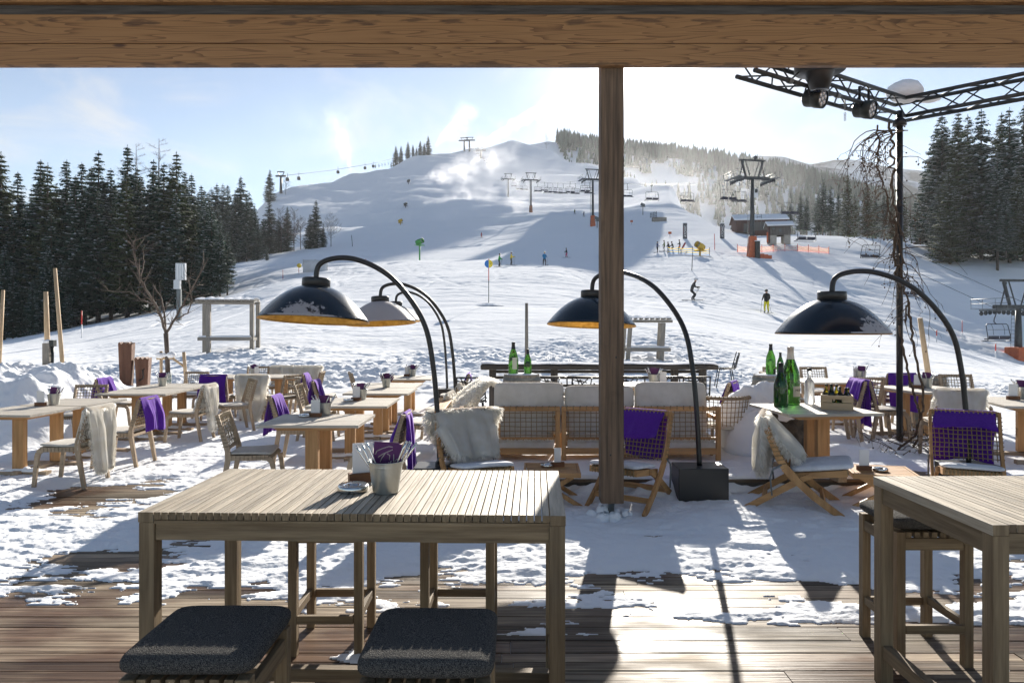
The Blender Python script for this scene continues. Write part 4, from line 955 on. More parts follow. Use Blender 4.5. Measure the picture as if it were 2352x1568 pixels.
low_table(.40,7.03,-2,'low slatted folding table left of the roof post with a card on it')
low_table(3.66,6.93,-14,'low slatted folding table between two lounge chairs on the right',.60,.52)
card(TT(1280,1071,.35),'small menu card on the low table left of the roof post',8,.07,.19); card(TT(1984,1079,.35),'menu card on the low table between the right lounge chairs',-4,.095,.20)
ashtray(TT(1256,1071,.35),'steel ashtray on the low table left of the roof post'); ashtray(TT(2021,1081,.35),'steel ashtray on the low table between the right lounge chairs')
# sofas stand on the platform with their backs to us
def sofa(x0,x1,y0,label,posts,seed):
    t=thing('sofa',label,'sofa',((x0+x1)/2,y0,PZ),0,'rope backed teak sofas'); w=x1-x0; h=w/2; Z=.665; d=.82; r=random.Random(seed)
    def bx(n,*a,k='x'): return MB().box(*a,tint=r.random()).build(n,HONEY[k],t,bevel=.004)
    bx('top_rail',-h,h,0,.07,Z-.05,Z); bx('middle_rail',-h+.05,h-.05,.01,.05,.27,.305); bx('bottom_rail',-h+.05,h-.05,.005,.055,.105,.18)
    for s in (-1,1):
        bx('back_leg',s*h-.026-s*.026,s*h+.026-s*.026,.0,.055,0,Z-.052,k='z')
        bx('front_leg',s*h-.026-s*.026,s*h+.026-s*.026,d-.055,d,0,.5,k='z')
        bx('arm',s*h-.03-s*.03,s*h+.03-s*.03,.072,d,.502,.55,k='y')
    for px in posts: bx('back_post',px-.022,px+.022,.008,.05,.182,Z-.052,k='z')
    P=bil((-h+.05,.03,.30),(h-.05,.03,.30),(h-.05,.03,Z-.05),(-h+.05,.03,Z-.05))
    b=rope_net(P,int(w/.068),6,.0042,.005,seed)
    n=int(w/.078)
    for i in range(n): x=-h+.06+(w-.12)*i/(n-1); b.tube([(x,-.004,Z-.03),(x,-.003,Z+.004),(x+.012,.035,Z+.006),(x+.014,.074,Z+.003),(x+.014,.075,Z-.04)],.0055,4,caps=False)
    b.build('rope_back',ROPE,t)
    MB().box(-h+.05,h-.05,.06,d,.19,.215).build('seat_board',HONEY['x'],t)
    b=MB(); pad(b,0,d/2+.02,.22,w-.12,d-.1,.13,seed=seed,wob=.008); b.build('seat_cushion',CANVAS,t)
    b=MB(); rows=[]
    for i in range(40):
        f=i/39; x=-h+.07+(w-.14)*f; hh=.055+.04*fbm(np.array([x*4.0+seed]),np.array([1.3]),3,7)[0]
        rows.append([Vector((x,.035+.03*math.sin(a)-.02,.18+hh*max(0,math.cos(a)))) for a in [-1.5+3*k/8 for k in range(9)]])
    b.grid(rows)
    rg=random.Random(seed)
    for q in range(int(w*1600)):
        x=rg.uniform(-h+.07,h-.07); z=.185+rg.random()**.7*.085; sd=.006; l=rg.uniform(.02,.045); a=rg.uniform(-.7,.7)
        b.add([(x-sd,.012,z),(x+sd,.012,z),(x+math.sin(a)*l,-.008,z+l*.6)],[(0,1,2)])
    b.build('fleece_underlay',FUR,t)
    return t
sofa(-.62,.565,8.2,'rope backed sofa, left one with one back post, seen from behind',(-.13,),51)
sofa(.585,2.46,8.2,'long rope backed sofa behind the roof post, seen from behind',(1.52,),52)
def back_cushion(px0,px1,row,label,seed,y=8.42,th=.2,lean=-6):
    x0,x1=(px0-CX)/F*y,(px1-CX)/F*y; zt=EYE-(row-HY)/F*y; h=zt-.56
    b=MB(); pad(b,0,0,-th/2,h+.10,x1-x0,th,seed=seed,wob=.007)
    o=b.build('back_cushion',CANVAS); o.location=((x0+x1)/2,y+.02,.52+h/2); o.rotation_euler=(0,0,0)
    o.rotation_mode='QUATERNION'; o.rotation_quaternion=Quaternion((1,0,0),R(lean))@Quaternion((0,1,0),R(90)).copy()
    o.rotation_quaternion=Quaternion((1,0,0),R(lean))@Quaternion((0,0,1),R(90))@Quaternion((0,1,0),R(90))
    return tag(o,label,'cushion','cream sofa back cushions')
back_cushion(1134,1295,880,'cream sofa back cushion on the left sofa',1); back_cushion(1296,1456,887,'cream sofa back cushion half hidden by the roof post',2); back_cushion(1458,1622,879,'cream sofa back cushion crossed by the lamp stem',3)
# armchair end of the lounge with a big hide over it
at_=thing('armchair','wooden armchair arm beside the left sofa under a draped sheepskin','armchair',(-.86,8.9,PZ))
MB().box(-.06,.06,-.62,.35,.60,.635).build('arm',HONEY['y'],at_,bevel=.004); MB().box(-.03,.03,-.60,-.55,0,.598).build('leg',HONEY['z'],at_); MB().box(-.03,.03,.30,.35,0,.598).build('leg',HONEY['z'],at_); MB().box(-.03,.95,.0,.05,.12,.18).build('rail',HONEY['x'],at_)
b=drape([(-.42,.30),(-.33,.62),(-.14,.88),(.05,1.02),(.25,.90),(.34,.62),(.40,.38)],lambda s,v:.30*(1+.25*math.sin(6*s)),.035,61,.05,fur=9000,furlen=.065)
o=b.build('sheepskin',FUR); o.location=(-.36,8.98,PZ-.12); o.rotation_euler=(0,0,R(12)); tag(o,'large peaked sheepskin heaped over the left end of the sofas','sheepskin','white sheepskins laid over the chairs')
# tub chair of rope right of the sofas
tb=thing('tub_chair','round rope tub chair between the sofa end and the snowy boulder','armchair',(2.62,8.75,PZ))
b=MB(); ring=lambda r,z,a0=-2.6,a1=2.6,n=22:[(r*math.sin(a0+(a1-a0)*k/n),-r*math.cos(a0+(a1-a0)*k/n),z) for k in range(n+1)]
b.tube(ring(.36,.74),.022,8); b.build('rim',CHAIRW['x'],tb)
b=MB()
for k in range(34): a=-2.5+5*k/33; b.tube([(.36*math.sin(a),-.36*math.cos(a),.74),(.31*math.sin(a),-.31*math.cos(a),.40)],.0045,4,caps=False)
for z in (.45,.51,.57,.63,.69): b.tube(ring(.31+.05*(z-.4)/.34,z),.004,4,caps=False)
for k in range(40): a=-2.6+5.2*k/39; b.tube([(.335*math.sin(a),-.335*math.cos(a),.735),(.36*math.sin(a),-.36*math.cos(a),.766),(.385*math.sin(a),-.385*math.cos(a),.738)],.007,4,caps=False)
b.build('rope_shell',ROPE,tb)
for a in (.7,2.3,-.7,-2.3): b=MB(); b.tube([(.24*math.sin(a),-.24*math.cos(a),.40),(.27*math.sin(a),-.27*math.cos(a),0)],.02,7); b.build('leg',CHAIRW['z'],tb)
MB().lathe([(0,.40),(.30,.39),(.31,.36),(0,.35)],20).build('seat',LINEN,tb)
# ---------------------------------------------------------------- arched heater lamps
def painted_refl_lamp(nm,fr):
    """dark enamel with a leaf-edged snow reflection painted into its colour on one side (fr = direction in world axes, threshold)"""
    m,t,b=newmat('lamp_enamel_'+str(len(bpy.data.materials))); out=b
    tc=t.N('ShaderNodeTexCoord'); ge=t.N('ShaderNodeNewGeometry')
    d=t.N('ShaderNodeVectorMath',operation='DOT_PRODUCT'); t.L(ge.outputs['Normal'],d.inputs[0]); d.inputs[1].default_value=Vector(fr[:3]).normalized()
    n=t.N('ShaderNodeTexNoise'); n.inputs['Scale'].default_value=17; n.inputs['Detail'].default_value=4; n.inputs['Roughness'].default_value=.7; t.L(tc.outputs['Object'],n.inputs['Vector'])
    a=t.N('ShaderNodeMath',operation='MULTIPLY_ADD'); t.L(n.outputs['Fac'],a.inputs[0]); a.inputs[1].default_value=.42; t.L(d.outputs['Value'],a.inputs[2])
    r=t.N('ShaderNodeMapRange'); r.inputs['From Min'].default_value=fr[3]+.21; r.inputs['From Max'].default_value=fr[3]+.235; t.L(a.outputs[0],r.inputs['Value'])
    mx=t.N('ShaderNodeMix',data_type='RGBA'); t.L(r.outputs[0],mx.inputs['Factor']); mx.inputs[6].default_value=(.004,.013,.024,1); mx.inputs[7].default_value=(.36,.34,.35,1); t.L(mx.outputs[2],b.inputs['Base Color'])  # pale tone is the mirrored snow, painted into the base colour
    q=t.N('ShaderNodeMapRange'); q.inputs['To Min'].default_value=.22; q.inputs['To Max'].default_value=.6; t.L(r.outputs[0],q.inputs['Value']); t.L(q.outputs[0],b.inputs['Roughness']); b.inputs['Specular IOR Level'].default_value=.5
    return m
def arch_lamp(base,shade,label,H=2.41,box=(.5,.36,.36),tilt=(0,0),z0=0,painted_refl=(0,-1,-.3,.1)):
    bx,by=base; sx,sy=shade; L=math.hypot(sx-bx,sy-by); an=math.atan2(sy-by,sx-bx)
    t=thing('arch_lamp',label,'heater lamp',(bx,by,z0),an,'arched dome heater lamps')
    k=1/1.0
    prof=[(0,box[2]-.004),(.012,.7),(.03,1.05),(.055,1.35),(.104,1.68),(.20,1.93),(.36,2.18),(.52,2.32),(.68,2.395),(.80,2.41),(.90,2.39),(.965,2.35),(.992,2.29),(1.0,2.19)]
    H0=H-2.41; pts=[Vector((f*L,0,z+(H0*max(0,(z-.4)/2.0)))) for f,z in prof]
    pp=[]
    for i in range(len(pts)-1):
        p0=pts[max(i-1,0)];p1=pts[i];p2=pts[i+1];p3=pts[min(i+2,len(pts)-1)]
        for q in range(5):
            u=q/5; pp.append(.5*((2*p1)+(p2-p0)*u+(2*p0-5*p1+4*p2-p3)*u*u+(3*p1-p0-3*p2+p3)*u**3))
    pp.append(pts[-1])
    b=MB(); b.tube(pp,.0265,12); b.build('arched_pole',BLACKM,t)
    w,d,h=box; b=MB(); b.box(-w/2,w/2,-d/2,d/2,0,h); o=b.build('weight_box',BLACKM if z0==0 else DARKST,t,bevel=.006); o.rotation_euler=(0,0,-an)
    M=Matrix.Translation((L,0,2.12+H0))@Matrix.Rotation(-an,4,'Z')@Matrix.Rotation(R(tilt[0]),4,'X')@Matrix.Rotation(R(tilt[1]),4,'Y')@Matrix.Rotation(an,4,'Z')
    MB().lathe([(0,.085),(.135,.08),(.14,.07),(.14,-.02),(.12,-.024)],28,M=M).build('neck',BLACKM,t)
    R_=.55; dome=[(.10,-.01)]+[(R_*q,-.345+.36*(1-q**2.15)) for q in [.22+.78*k/24 for k in range(25)]]
    b=MB(); b.lathe(dome+[(R_-.004,-.342)],56,M=M); sh=b.build('dome_shade',painted_refl_lamp(label[:18],painted_refl),t)
    b=MB(); b.lathe([(R_-.005,-.342)]+[(r-.006,z-.007) for r,z in dome[::-1]],56,M=M); b.build('gold_lining',GOLD,sh)
    b=MB(); b.box(-.3,.3,-.05,.05,-.22,-.18,M=M); b.build('heating_bar',GALV,sh)
    return t
arch_lamp((-.74,7.14),(-1.98,7.04),'arched lamp in front on the left with its gold lining facing us',2.47,tilt=(-4.5,2),painted_refl=(.04,-1,.12,.76))
arch_lamp((1.92,7.14),(.99,8.62),'arched lamp passing behind the dark roof post',2.42,tilt=(-4,2),box=(.5,.34,.355),painted_refl=(0,0,-1,2))
arch_lamp((4.72,7.2),(3.26,7.10),'arched lamp at the right with its dome below eye level',2.34,tilt=(0,0),painted_refl=(.55,-1,.08,.78))
arch_lamp((-.93,11.6),(-2.07,10.95),'arched lamp with a snow reflecting dome behind the front left one',2.44,tilt=(-4,-3),z0=0,painted_refl=(-.2,-1,.4,.42))
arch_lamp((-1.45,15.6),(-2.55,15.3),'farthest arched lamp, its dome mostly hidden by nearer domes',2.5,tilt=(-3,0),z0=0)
# ---------------------------------------------------------------- bottles, crate, barrels, boulder
def glassmat(name,c,rough=.02,tr=1.0):
    m,t,b=newmat(name); b.inputs['Base Color'].default_value=rgb(c); b.inputs['Transmission Weight'].default_value=tr; b.inputs['Roughness'].default_value=rough; b.inputs['IOR'].default_value=1.45; return m
GREENG=glassmat('green_bottle_glass',(.075,.26,.03)); DKGREEN=glassmat('dark_green_bottle_glass',(.03,.11,.03)); FROSTG=glassmat('frosted_white_glass',(.88,.88,.86),.35,.75); OILG=glassmat('olive_oil_glass',(.30,.26,.02)); CLEARG=glassmat('clear_glass',(.95,.95,.93),.05)
BLKFOIL=plain('black_bottle_foil',(.015,.015,.018),.35,.3); SILFOIL=plain('pale_bottle_foil',(.62,.54,.46),.38,.5); CREAM=plain('cream_label',(.62,.55,.43),.7); BLKLAB=plain('black_label',(.012,.012,.014),.5)
def bottle(loc,label,H,glass,foil,lab=None,text=None,shape='champ',group='bottles on the terrace'):
    t=thing('bottle',label,'bottle',loc,0,group); r=H*.155
    if shape=='champ': prof=[(0,.03),(.7,.02),(.95,.0),(1,.025),(1,.40),(.97,.50),(.85,.60),(.62,.70),(.42,.79),(.33,.88),(.31,.96),(.35,.965),(.35,.99),(.30,1.0),(0,1.0)]
    elif shape=='spirit': r=H*.13; prof=[(0,.01),(.9,.0),(1,.015),(1,.58),(.9,.64),(.62,.68),(.42,.71),(.38,.75),(.37,.93),(.42,.935),(.42,.97),(0,.97)]
    else: r=H*.14; prof=[(0,.01),(.9,.0),(1,.02),(1,.62),(.8,.70),(.45,.76),(.38,.80),(.38,.93),(0,.93)]
    MB().lathe([(a*r,z*H) for a,z in prof],26).build('glass',glass,t)
    if shape=='champ': MB().lathe([(.43*r,.785*H),(.355*r,.88*H),(.335*r,.955*H),(.38*r,.962*H),(.38*r,.995*H),(0,1.004*H)],22).build('neck_foil',foil,t)
    else: MB().lathe([(0,.93*H),(.46*r,.93*H),(.46*r,1.0*H),(0,1.0*H)],16).build('cap',foil,t)
    if lab:
        m,z0,z1,a0,a1=lab; b=MB(); n=10; rr_=r*1.012
        b.grid([[Vector((rr_*math.sin(a0+(a1-a0)*k/n),-rr_*math.cos(a0+(a1-a0)*k/n),z*H)) for z in (z0,z1)] for k in range(n+1)]); lo=b.build('paper_label',m,t)
        if text:
            cu=bpy.data.curves.new('f','FONT'); cu.body=text; cu.size=H*.055; cu.align_x='CENTER'; cu.extrude=.0006
            to=bpy.data.objects.new('f',cu); COL.objects.link(to); dg=bpy.context.evaluated_depsgraph_get(); me=bpy.data.meshes.new_from_object(to.evaluated_get(dg)); bpy.data.objects.remove(to)
            am=(a0+a1)/2
            for v in me.vertices:
                x,z=v.co.x,v.co.y; a=am+x/rr_; q=rr_*1.006+v.co.z; v.co=(q*math.sin(a),-q*math.cos(a),(z0+z1)/2*H+z)
            me.materials.clear(); me.materials.append(BLKLAB); eo=bpy.data.objects.new('lettering',me); COL.objects.link(eo); eo.parent=lo
    return t
bottle(TT(1792.5,934,.88),'dark green champagne bottle, foremost on the table by the boulder',.49,DKGREEN,BLKFOIL,(CREAM,.08,.28,.75,1.45))
bottle(TT(1815,929,.88),'tall bright green champagne bottle with a cream label and pale neck foil',.66,GREENG,SILFOIL,(CREAM,.15,.33,-.1,1.3),'MOËT')
bottle(TT(1858,927,.88),'frosted white bottle with a bare tree drawn on it',.41,FROSTG,BLKFOIL,shape='spirit')
tv=[o for o in bpy.data.objects if o.name.startswith('bottle')][-1]
b=MB(); rng=random.Random(2); rr_=.41*.13*1.01
def tw(x,z,a,l,w,d):
    x2=x+math.sin(a)*l; z2=z+math.cos(a)*l
    b.tube([(x,-math.sqrt(max(rr_**2-x*x,1e-6)),z),(x2,-math.sqrt(max(rr_**2-x2*x2,1e-6)),z2)],[w,w*.7],4)
    if d>0 and abs(x2)<.042:
        for s in (-1,1): tw(x2,z2,a+s*rng.uniform(.25,.6),l*rng.uniform(.6,.8),w*.62,d-1)
tw(0,.012,.0,.085,.0028,0); tw(0,.095,-.1,.035,.0022,4); b.build('tree_drawing',plain('brown_print',(.16,.12,.08),.6),tv)
yb=10.6; zt=1.02
def barrel(x,y,z0,label,r=.29,H=.90,name='barrel',m=None):
    t=thing('barrel',label,'barrel',(x,y,z0),0,'old grey wine barrels'); g=m or GREYW['z']
    b=MB(); prof=[(r*(.86+.14*math.sin(math.pi*k/12)),H*k/12) for k in range(13)]; b.lathe(prof,26,tint=.5); b.build('staves',g,t)
    MB().lathe([(0,H-.02),(r*.82,H-.02),(r*.86,H)],26).build('lid',g,t)
    for f in (.07,.2,.8,.93): rr=r*(.86+.14*math.sin(math.pi*f))+.004; MB().lathe([(rr,H*f-.02),(rr+.003,H*f),(rr,H*f+.02)],26).build('hoop',GALV,t)
    MB().lathe([(0,H+.012),(r*.6,H+.01),(r*.8,H-.004),(r*.82,H-.016)],20).build('snow_cap',SNOW,t)
    return t
barrel(.14,10.2,PZ,'grey green barrel behind the left sofa carrying two bottles',.30,.91)
bottle((.02,10.18,1.075),'green champagne bottle with a pale label on the barrel behind the sofa',.46,GREENG,BLKFOIL,(plain('pale_label',(.45,.5,.42),.6),.15,.52,-.2,.8))
bottle((.23,10.16,1.075),'smaller green champagne bottle on the barrel behind the sofa',.36,GREENG,BLKFOIL)
barrel(4.02,10.75,PZ,'grey wooden barrel behind the boulder with a green bottle on it',.33,.86)
bottle((3.98,10.72,1.025),'slim green champagne bottle on the barrel behind the boulder',.47,GREENG,BLKFOIL,(BLKLAB,.02,.2,.2,1.1))
bottle((4.12,10.70,1.025),'small dark bottle half hidden behind the tall champagne bottles',.34,DKGREEN,BLKFOIL)
barrel(6.55,11.1,PZ,'weathered grey barrel behind the right tables',.36,.84)
cr=thing('crate','small pale wooden crate holding oil bottles on the champagne table','crate',TT(1921,939,.88),R(-22)); L_,D_,Hc=.30,.21,.155
for sy in (-1,1):
    b=MB()
    if sy<0: b.box(-L_/2,-.05,sy*D_/2-.005,sy*D_/2+.005,Hc*.52,Hc); b.box(.05,L_/2,sy*D_/2-.005,sy*D_/2+.005,Hc*.52,Hc); b.box(-.05,.05,sy*D_/2-.005,sy*D_/2+.005,Hc*.74,Hc)
    else: b.box(-L_/2,L_/2,sy*D_/2-.005,sy*D_/2+.005,Hc*.52,Hc)
    b.build('upper_side',PALEW['x'],cr); MB().box(-L_/2,L_/2,sy*D_/2-.005,sy*D_/2+.005,0,Hc*.48).build('lower_side',PALEW['x'],cr)
for sx in (-1,1): MB().box(sx*L_/2-.006,sx*L_/2+.006,-D_/2+.006,D_/2-.006,Hc*.52,Hc-.001).build('upper_end',PALEW['y'],cr); MB().box(sx*L_/2-.006,sx*L_/2+.006,-D_/2+.006,D_/2-.006,.001,Hc*.48).build('lower_end',PALEW['y'],cr)
MB().box(-L_/2+.007,L_/2-.007,-D_/2+.006,D_/2-.006,.002,.01).build('floor_board',PALEW['x'],cr)
cl=cr.location
for dx,dy,h,g,lab in ((-.10,.03,.255,OILG,'yellow green oil bottle at the left of the crate'),(-.055,-.04,.26,DKGREEN,'tall dark oil bottle at the left front of the crate'),(.0,.05,.25,OILG,'oil bottle with a tan cork at the back of the crate'),(.03,-.035,.235,DKGREEN,'black oil bottle in the middle of the crate'),(.09,-.03,.225,DKGREEN,'short black vinegar bottle with a white cap band'),(.115,.04,.22,OILG,'small olive bottle at the right of the crate')):
    p=cl+Matrix.Rotation(R(-22),3,'Z')@Vector((dx,dy,.011)); bottle(p,lab,h,g,BLKFOIL,(CREAM,.3,.5,.1,1.0),shape='oil',group='oil bottles in the crate')
gl=thing('glass','small milky glass beside the menu card on the table behind the truss pole','glass',TT(2091,889.5,.88)); MB().lathe([(0,.004),(.03,0),(.033,.08),(.031,.08),(.028,.006),(0,.006)],18).build('tumbler',CLEARG,gl); MB().lathe([(0,.008),(.027,.008),(.029,.055),(0,.055)],16).build('contents',CREAM,gl)
# boulder with a thick cap of snow
def bould():
    t=thing('boulder','big dark boulder under a thick snow cap beside the champagne table','boulder',(3.2,8.75,PZ)); vs=[]
    nu,nv=64,34; U,V=np.meshgrid(np.linspace(0,2*np.pi,nu),np.linspace(.02,np.pi*.62,nv)); 
    def surf(rx,ry,h,a,sd):
        x=np.sin(V)*np.cos(U); y=np.sin(V)*np.sin(U); z=np.cos(V)
        n=1+a*(fbm(x*2.3+5+sd,y*2.3+z*1.9+9,4,200)-.5)*2
        return x*rx*n,y*ry*n,(z*.75+.25)*h*n
    ROCK=noisy('dark_lichen_rock',(.018,.015,.012),(.13,.105,.08),scale=(9,9,9),detail=8,rough=.9,bump=.9,bdist=.03)
    X,Y,Z=surf(.52,.44,.80,.22,0); o=gridmesh('rock',X,Y,Z,ROCK); o.parent=t
    X,Y,Z=surf(.575,.50,.885,.20,0); lim=fbm(U*1.7+20,V*3.1,4,210,.6)
    front=np.sin(U)  # -1 faces the camera
    keep=(Z>.70+.34*(lim-.5)*2) | ((X<-.10+.36*(lim-.5)*2)&(Z>.03)) | (front>.35)
    X2_,Y2_,Z2_=surf(.50,.42,.78,.2,0); k=keep.astype(float); k=smooth(k,1)
    o=gridmesh('snow_cap',X*k+X2_*(1-k),Y*k+Y2_*(1-k),Z*k+Z2_*(1-k)+.02*k*fbm(X*6,Y*6,3,5),SNOW); o.parent=t
bould()
# ---------------------------------------------------------------- log counter and lattice chairs behind the sofas
lg=thing('log_counter','long dark snow topped timber counter behind the sofas','counter',(1.47,11.9,PZ))
b=MB(); b.box(-2.0,2.0,-.2,.28,.87,.955); b.build('slab',LOGW['x'],lg,bevel=.02)
for z in (.42,.56,.70,.80): MB().box(-1.85,1.85,.02,.06,z,z+.05).build('rail',LOGW['x'],lg)
for x in (-1.8,-.75,.35,1.3,1.78): MB().box(x-.06,x+.06,-.05,.018,0,.868).build('post',LOGW['z'],lg)
rows=[]
for i in range(60):
    x=-1.99+3.98*i/59; h=.02+.05*fbm(np.array([x*2.5]),np.array([3.]),3,5)[0]; rows.append([Vector((x,-.19+.46*k/8,.95+h*math.sin(math.pi*(k+.4)/8.8)**.5)) for k in range(9)])
b=MB(); b.grid(rows); b.build('snow_layer',SNOW,lg)
def lattice_chair():
    t=thing('lattice_chair','','chair'); b=MB(); r=random.Random(6)
    def sh(u,v):   # shell: v 0 at seat front .. 1 at back top; faces +y
        if v<.5: f=v/.5; return Vector(((u-.5)*.46,.22-.42*f,.45-.02*math.sin(math.pi*f)+.02*(2*u-1)**2))
        f=(v-.5)/.5; return Vector(((u-.5)*(.46-.04*f),-.20-.10*f-.05*(1-(2*u-1)**2),.45+.39*f))
    for k in range(58):
        u,v=r.random(),r.uniform(.05,.97); a=r.uniform(0,math.pi); l=r.uniform(.10,.26); p=[]
        for q in range(5):
            f=q/4-.5; uu=min(1,max(0,u+math.cos(a)*l*f*2)); vv=min(1,max(0,v+math.sin(a)*l*f)); p.append(sh(uu,vv))
        b.tube(p,.0085,4)
    e=[sh(0,k/16) for k in range(17)]+[sh(k/8,1) for k in range(1,9)]+[sh(1,1-k/16) for k in range(1,17)]
    b.tube(e,.012,6); b.build('lattice_shell',BLACKM,t)
    for sx in (-1,1):
        for sy in (-1,1): MB().tube([(sx*.17,sy*.14,.44),(sx*.22,sy*.22,0)],.011,6).build('leg',BLACKM,t)
    return t
la=lattice_chair(); freeze(la); f_=True
for px,y,dg,lab in ((1083,11.0,0,'black lattice chair peeping out left of the sofas under the sheepskin'),(1266,11.15,3,'black lattice chair right of the barrel with two bottles'),(1344,11.15,-4,'black lattice chair left of the roof post behind the cushions'),(1441,11.2,2,'black lattice chair just right of the roof post'),(1522,11.2,-3,'black lattice chair behind the white napkin bucket'),(1586,11.15,4,'black lattice chair at the right end of the log counter')):
    o=la if f_ else dup(la); f_=False; o.location=((px-CX)/F*y,y,PZ-.02); o.rotation_euler=(0,0,R(dg)); tag(o,lab,'chair','black lattice chairs at the log counter')
o=dup(la); v=onsnow(1664,16.8); o.location=v; o.rotation_euler=(0,0,R(80)); tag(o,'lone black lattice chair out on the snow seen from the side','chair','black lattice chairs at the log counter')
dining_table(2.05,10.45,.9,.7,0,'pale table top just showing over the sofa cushions behind the post',zt=.9,z0=PZ,foot=False)
bucket((2.1,10.3,.901),'white napkin filled bucket behind the sofa cushions',1.1,33,2); card((2.23,10.28,.901),'menu card beside the bucket behind the sofa cushions',0)
# ---------------------------------------------------------------- stage truss, spotlights, vine
tr=thing('truss_gantry','black lattice truss on a single pole with a corner above the right tables','truss',(5.1,9.17,PZ))
TM=Matrix.Translation((-5.1,-9.17,-PZ)); C0=Vector((5.22,9.25,4.56)); A0=Vector((2.64,7.58,4.56)); B0=Vector((6.35,8.15,4.56))
MB().tube([TM@Vector((5.1,9.17,PZ)),TM@Vector((5.1,9.17,4.6))],.04,12).build('pole',BLACKM,tr)
MB().lathe([(.04,0),(.085,.01),(.085,.06),(.05,.10),(.04,.10)],14,M=TM@Matrix.Translation((5.1,9.17,4.40))).build('collar',BLACKM,tr)
dA=(A0-C0).normalized(); dB=(B0-C0).normalized(); MIT=-(dA+dB).normalized()*.24/max(.3,math.sin(dA.angle(dB)/2))
def trussarm(P0,P1):
    d=(P1-P0).normalized(); s=d.cross(Vector((0,0,1))); q=.24; L=(P1-P0).length
    of=[Vector((0,0,0)),s*-q,Vector((0,0,q)),s*-q+Vector((0,0,q))] if s.y<0 else [Vector((0,0,0)),s*q,Vector((0,0,q)),s*q+Vector((0,0,q))]
    for i_,o_ in enumerate(of): MB().tube([TM@(P0+(o_ if i_ in (0,2) else MIT+Vector((0,0,o_.z)))),TM@(P1+o_)],.026,8).build('chord',IRON,tr)
    b=MB(); n=max(2,int(L/.30))
    for (i,j) in ((0,1),(1,3),(3,2),(2,0)):
        for k in range(n):
            a=P0+d*L*k/n; c=P0+d*L*(k+1)/n
            if k%2: b.tube([TM@(a+of[i]),TM@(c+of[j])],.010,5)
            else: b.tube([TM@(a+of[j]),TM@(c+of[i])],.010,5)
    b.build('lattice_web',IRON,tr)
trussarm(C0,A0); trussarm(C0,B0)
for f in (.25,.5,.8): p=C0.lerp(A0,f); MB().lathe([(.03,-.03),(.034,-.03),(.034,.03),(.03,.03)],12,M=TM@Matrix.Translation(p)@(A0-C0).to_track_quat('Z','Y').to_matrix().to_4x4()).build('clamp',GALV,tr)
# snow lump caught on the corner
b=MB(); b.sphere((0,0,0),.24,14,jit=.05,sq=(1.0,.8,.62)); b.sphere((.30,.0,-.09),.14,10,jit=.08,sq=(1.4,.8,.4)); o=b.build('snow_lump',SNOW); o.location=(5.28,9.36,4.92); tag(o,'lump of snow sitting on the corner of the truss','snow lump')
def spot(loc,label,yaw,s=1.0):
    t=thing('spotlight',label,'spotlight',loc,R(yaw),'round stage spotlights')
    M=Matrix.Rotation(R(105),4,'Y')
    b=MB(); b.lathe([(0,-.13*s),(.06*s,-.13*s),(.10*s,-.10*s)]+[(.10*s+(.004*s if k%2 else 0),(-.09+.012*k)*s) for k in range(8)]+[(.112*s,.02*s),(.115*s,.11*s),(.10*s,.112*s)],24,M=M); b.build('housing',DARKST,t)
    ln=MB().lathe([(0,.10*s),(.10*s,.102*s)],24,M=M).build('lens_plate',BLACKM,t)
    b=MB()
    for k in range(7):
        a=k*math.pi/3; r=.062*s if k<6 else 0; b.lathe([(0,.112*s),(.022*s,.108*s),(.027*s,.1025*s)],10,M=M@Matrix.Translation((r*math.cos(a),r*math.sin(a),0)))
    b.build('lens_cells',plain('spotlight_lens',(.55,.55,.55),.15,.6),ln)
    b=MB()
    for sy in (-1,1): b.beam((0,sy*.13*s,0),(0,sy*.13*s,.26*s),.03*s,.012*s,up=(0,1,0))
    b.beam((0,-.13*s,.26*s),(0,.13*s,.26*s),.03*s,.012*s); b.build('yoke',BLACKM,t)
    return t
spot(W(1870,226,8.15),'spotlight with a reddish tint hanging under the moving head lamp',-50)
spot(W(1984,252,8.75),'spotlight hung nearest the truss corner beside the vine',-50)
mh=thing('moving_head_lamp','large black moving head lamp tucked under the roof beam','stage lamp',W(1882,160,7.95))
MB().lathe([(0,-.235),(.10,-.235),(.15,-.06),(.16,-.03),(.275,-.02),(.275,.16),(.2,.2),(0,.2)],24).build('head',BLACKM,mh)
MB().lathe([(.10,-.237),(.09,-.243),(0,-.243)],20).build('lens',plain('dark_lens',(.02,.03,.05),.08),mh)
b=MB(); p=W(2037,255,8.9); b.tube([p+Vector((0,0,.18)),p+Vector((0,0,.02))],.008,6)
for k in range(3): b.tube([p+Vector((.012*math.cos(a),0,-.02-k*.035+.016*math.sin(a))) for a in [q*math.pi/4 for q in range(8)]],.0035,5,closed=True)
o=b.build('hook_chain',GALV); p0=W(1940,258,8.55); o.location=p0-p; tag(o,'short hook with chain links hanging from the truss between spotlights','hook chain')
# dry vine climbing the pole
VINE=noisy('dry_vine_bark',(.045,.03,.02),(.12,.085,.06),scale=(30,30,30),rough=.9,bump=.4)
vb=MB(); rv=random.Random(17)
def strand(p,d,L,r,depth,droop=.0,wig=.35,lim=None):
    pts=[p.copy()]; n=max(4,int(L/.09)); q=p.copy(); dd=d.normalized()
    for k in range(n):
        dd=(dd+Vector((rv.uniform(-wig,wig),rv.uniform(-wig,wig)*.6,rv.uniform(-wig,wig)-droop*.35))).normalized(); q=q+dd*L/n; pts.append(q.copy())
        if depth>0 and rv.random()<.42: strand(q,Vector((rv.uniform(-1,1),rv.uniform(-.5,.5),rv.uniform(-1.2,.3))),L*rv.uniform(.12,.36),r*.5,depth-1,droop=.9,wig=.5)
    vb.tube(pts,[r*(1-.75*k/n) for k in range(n+1)],5)
    if r<.006 and rv.random()<.5: vb.sphere(pts[-1],.012,5)
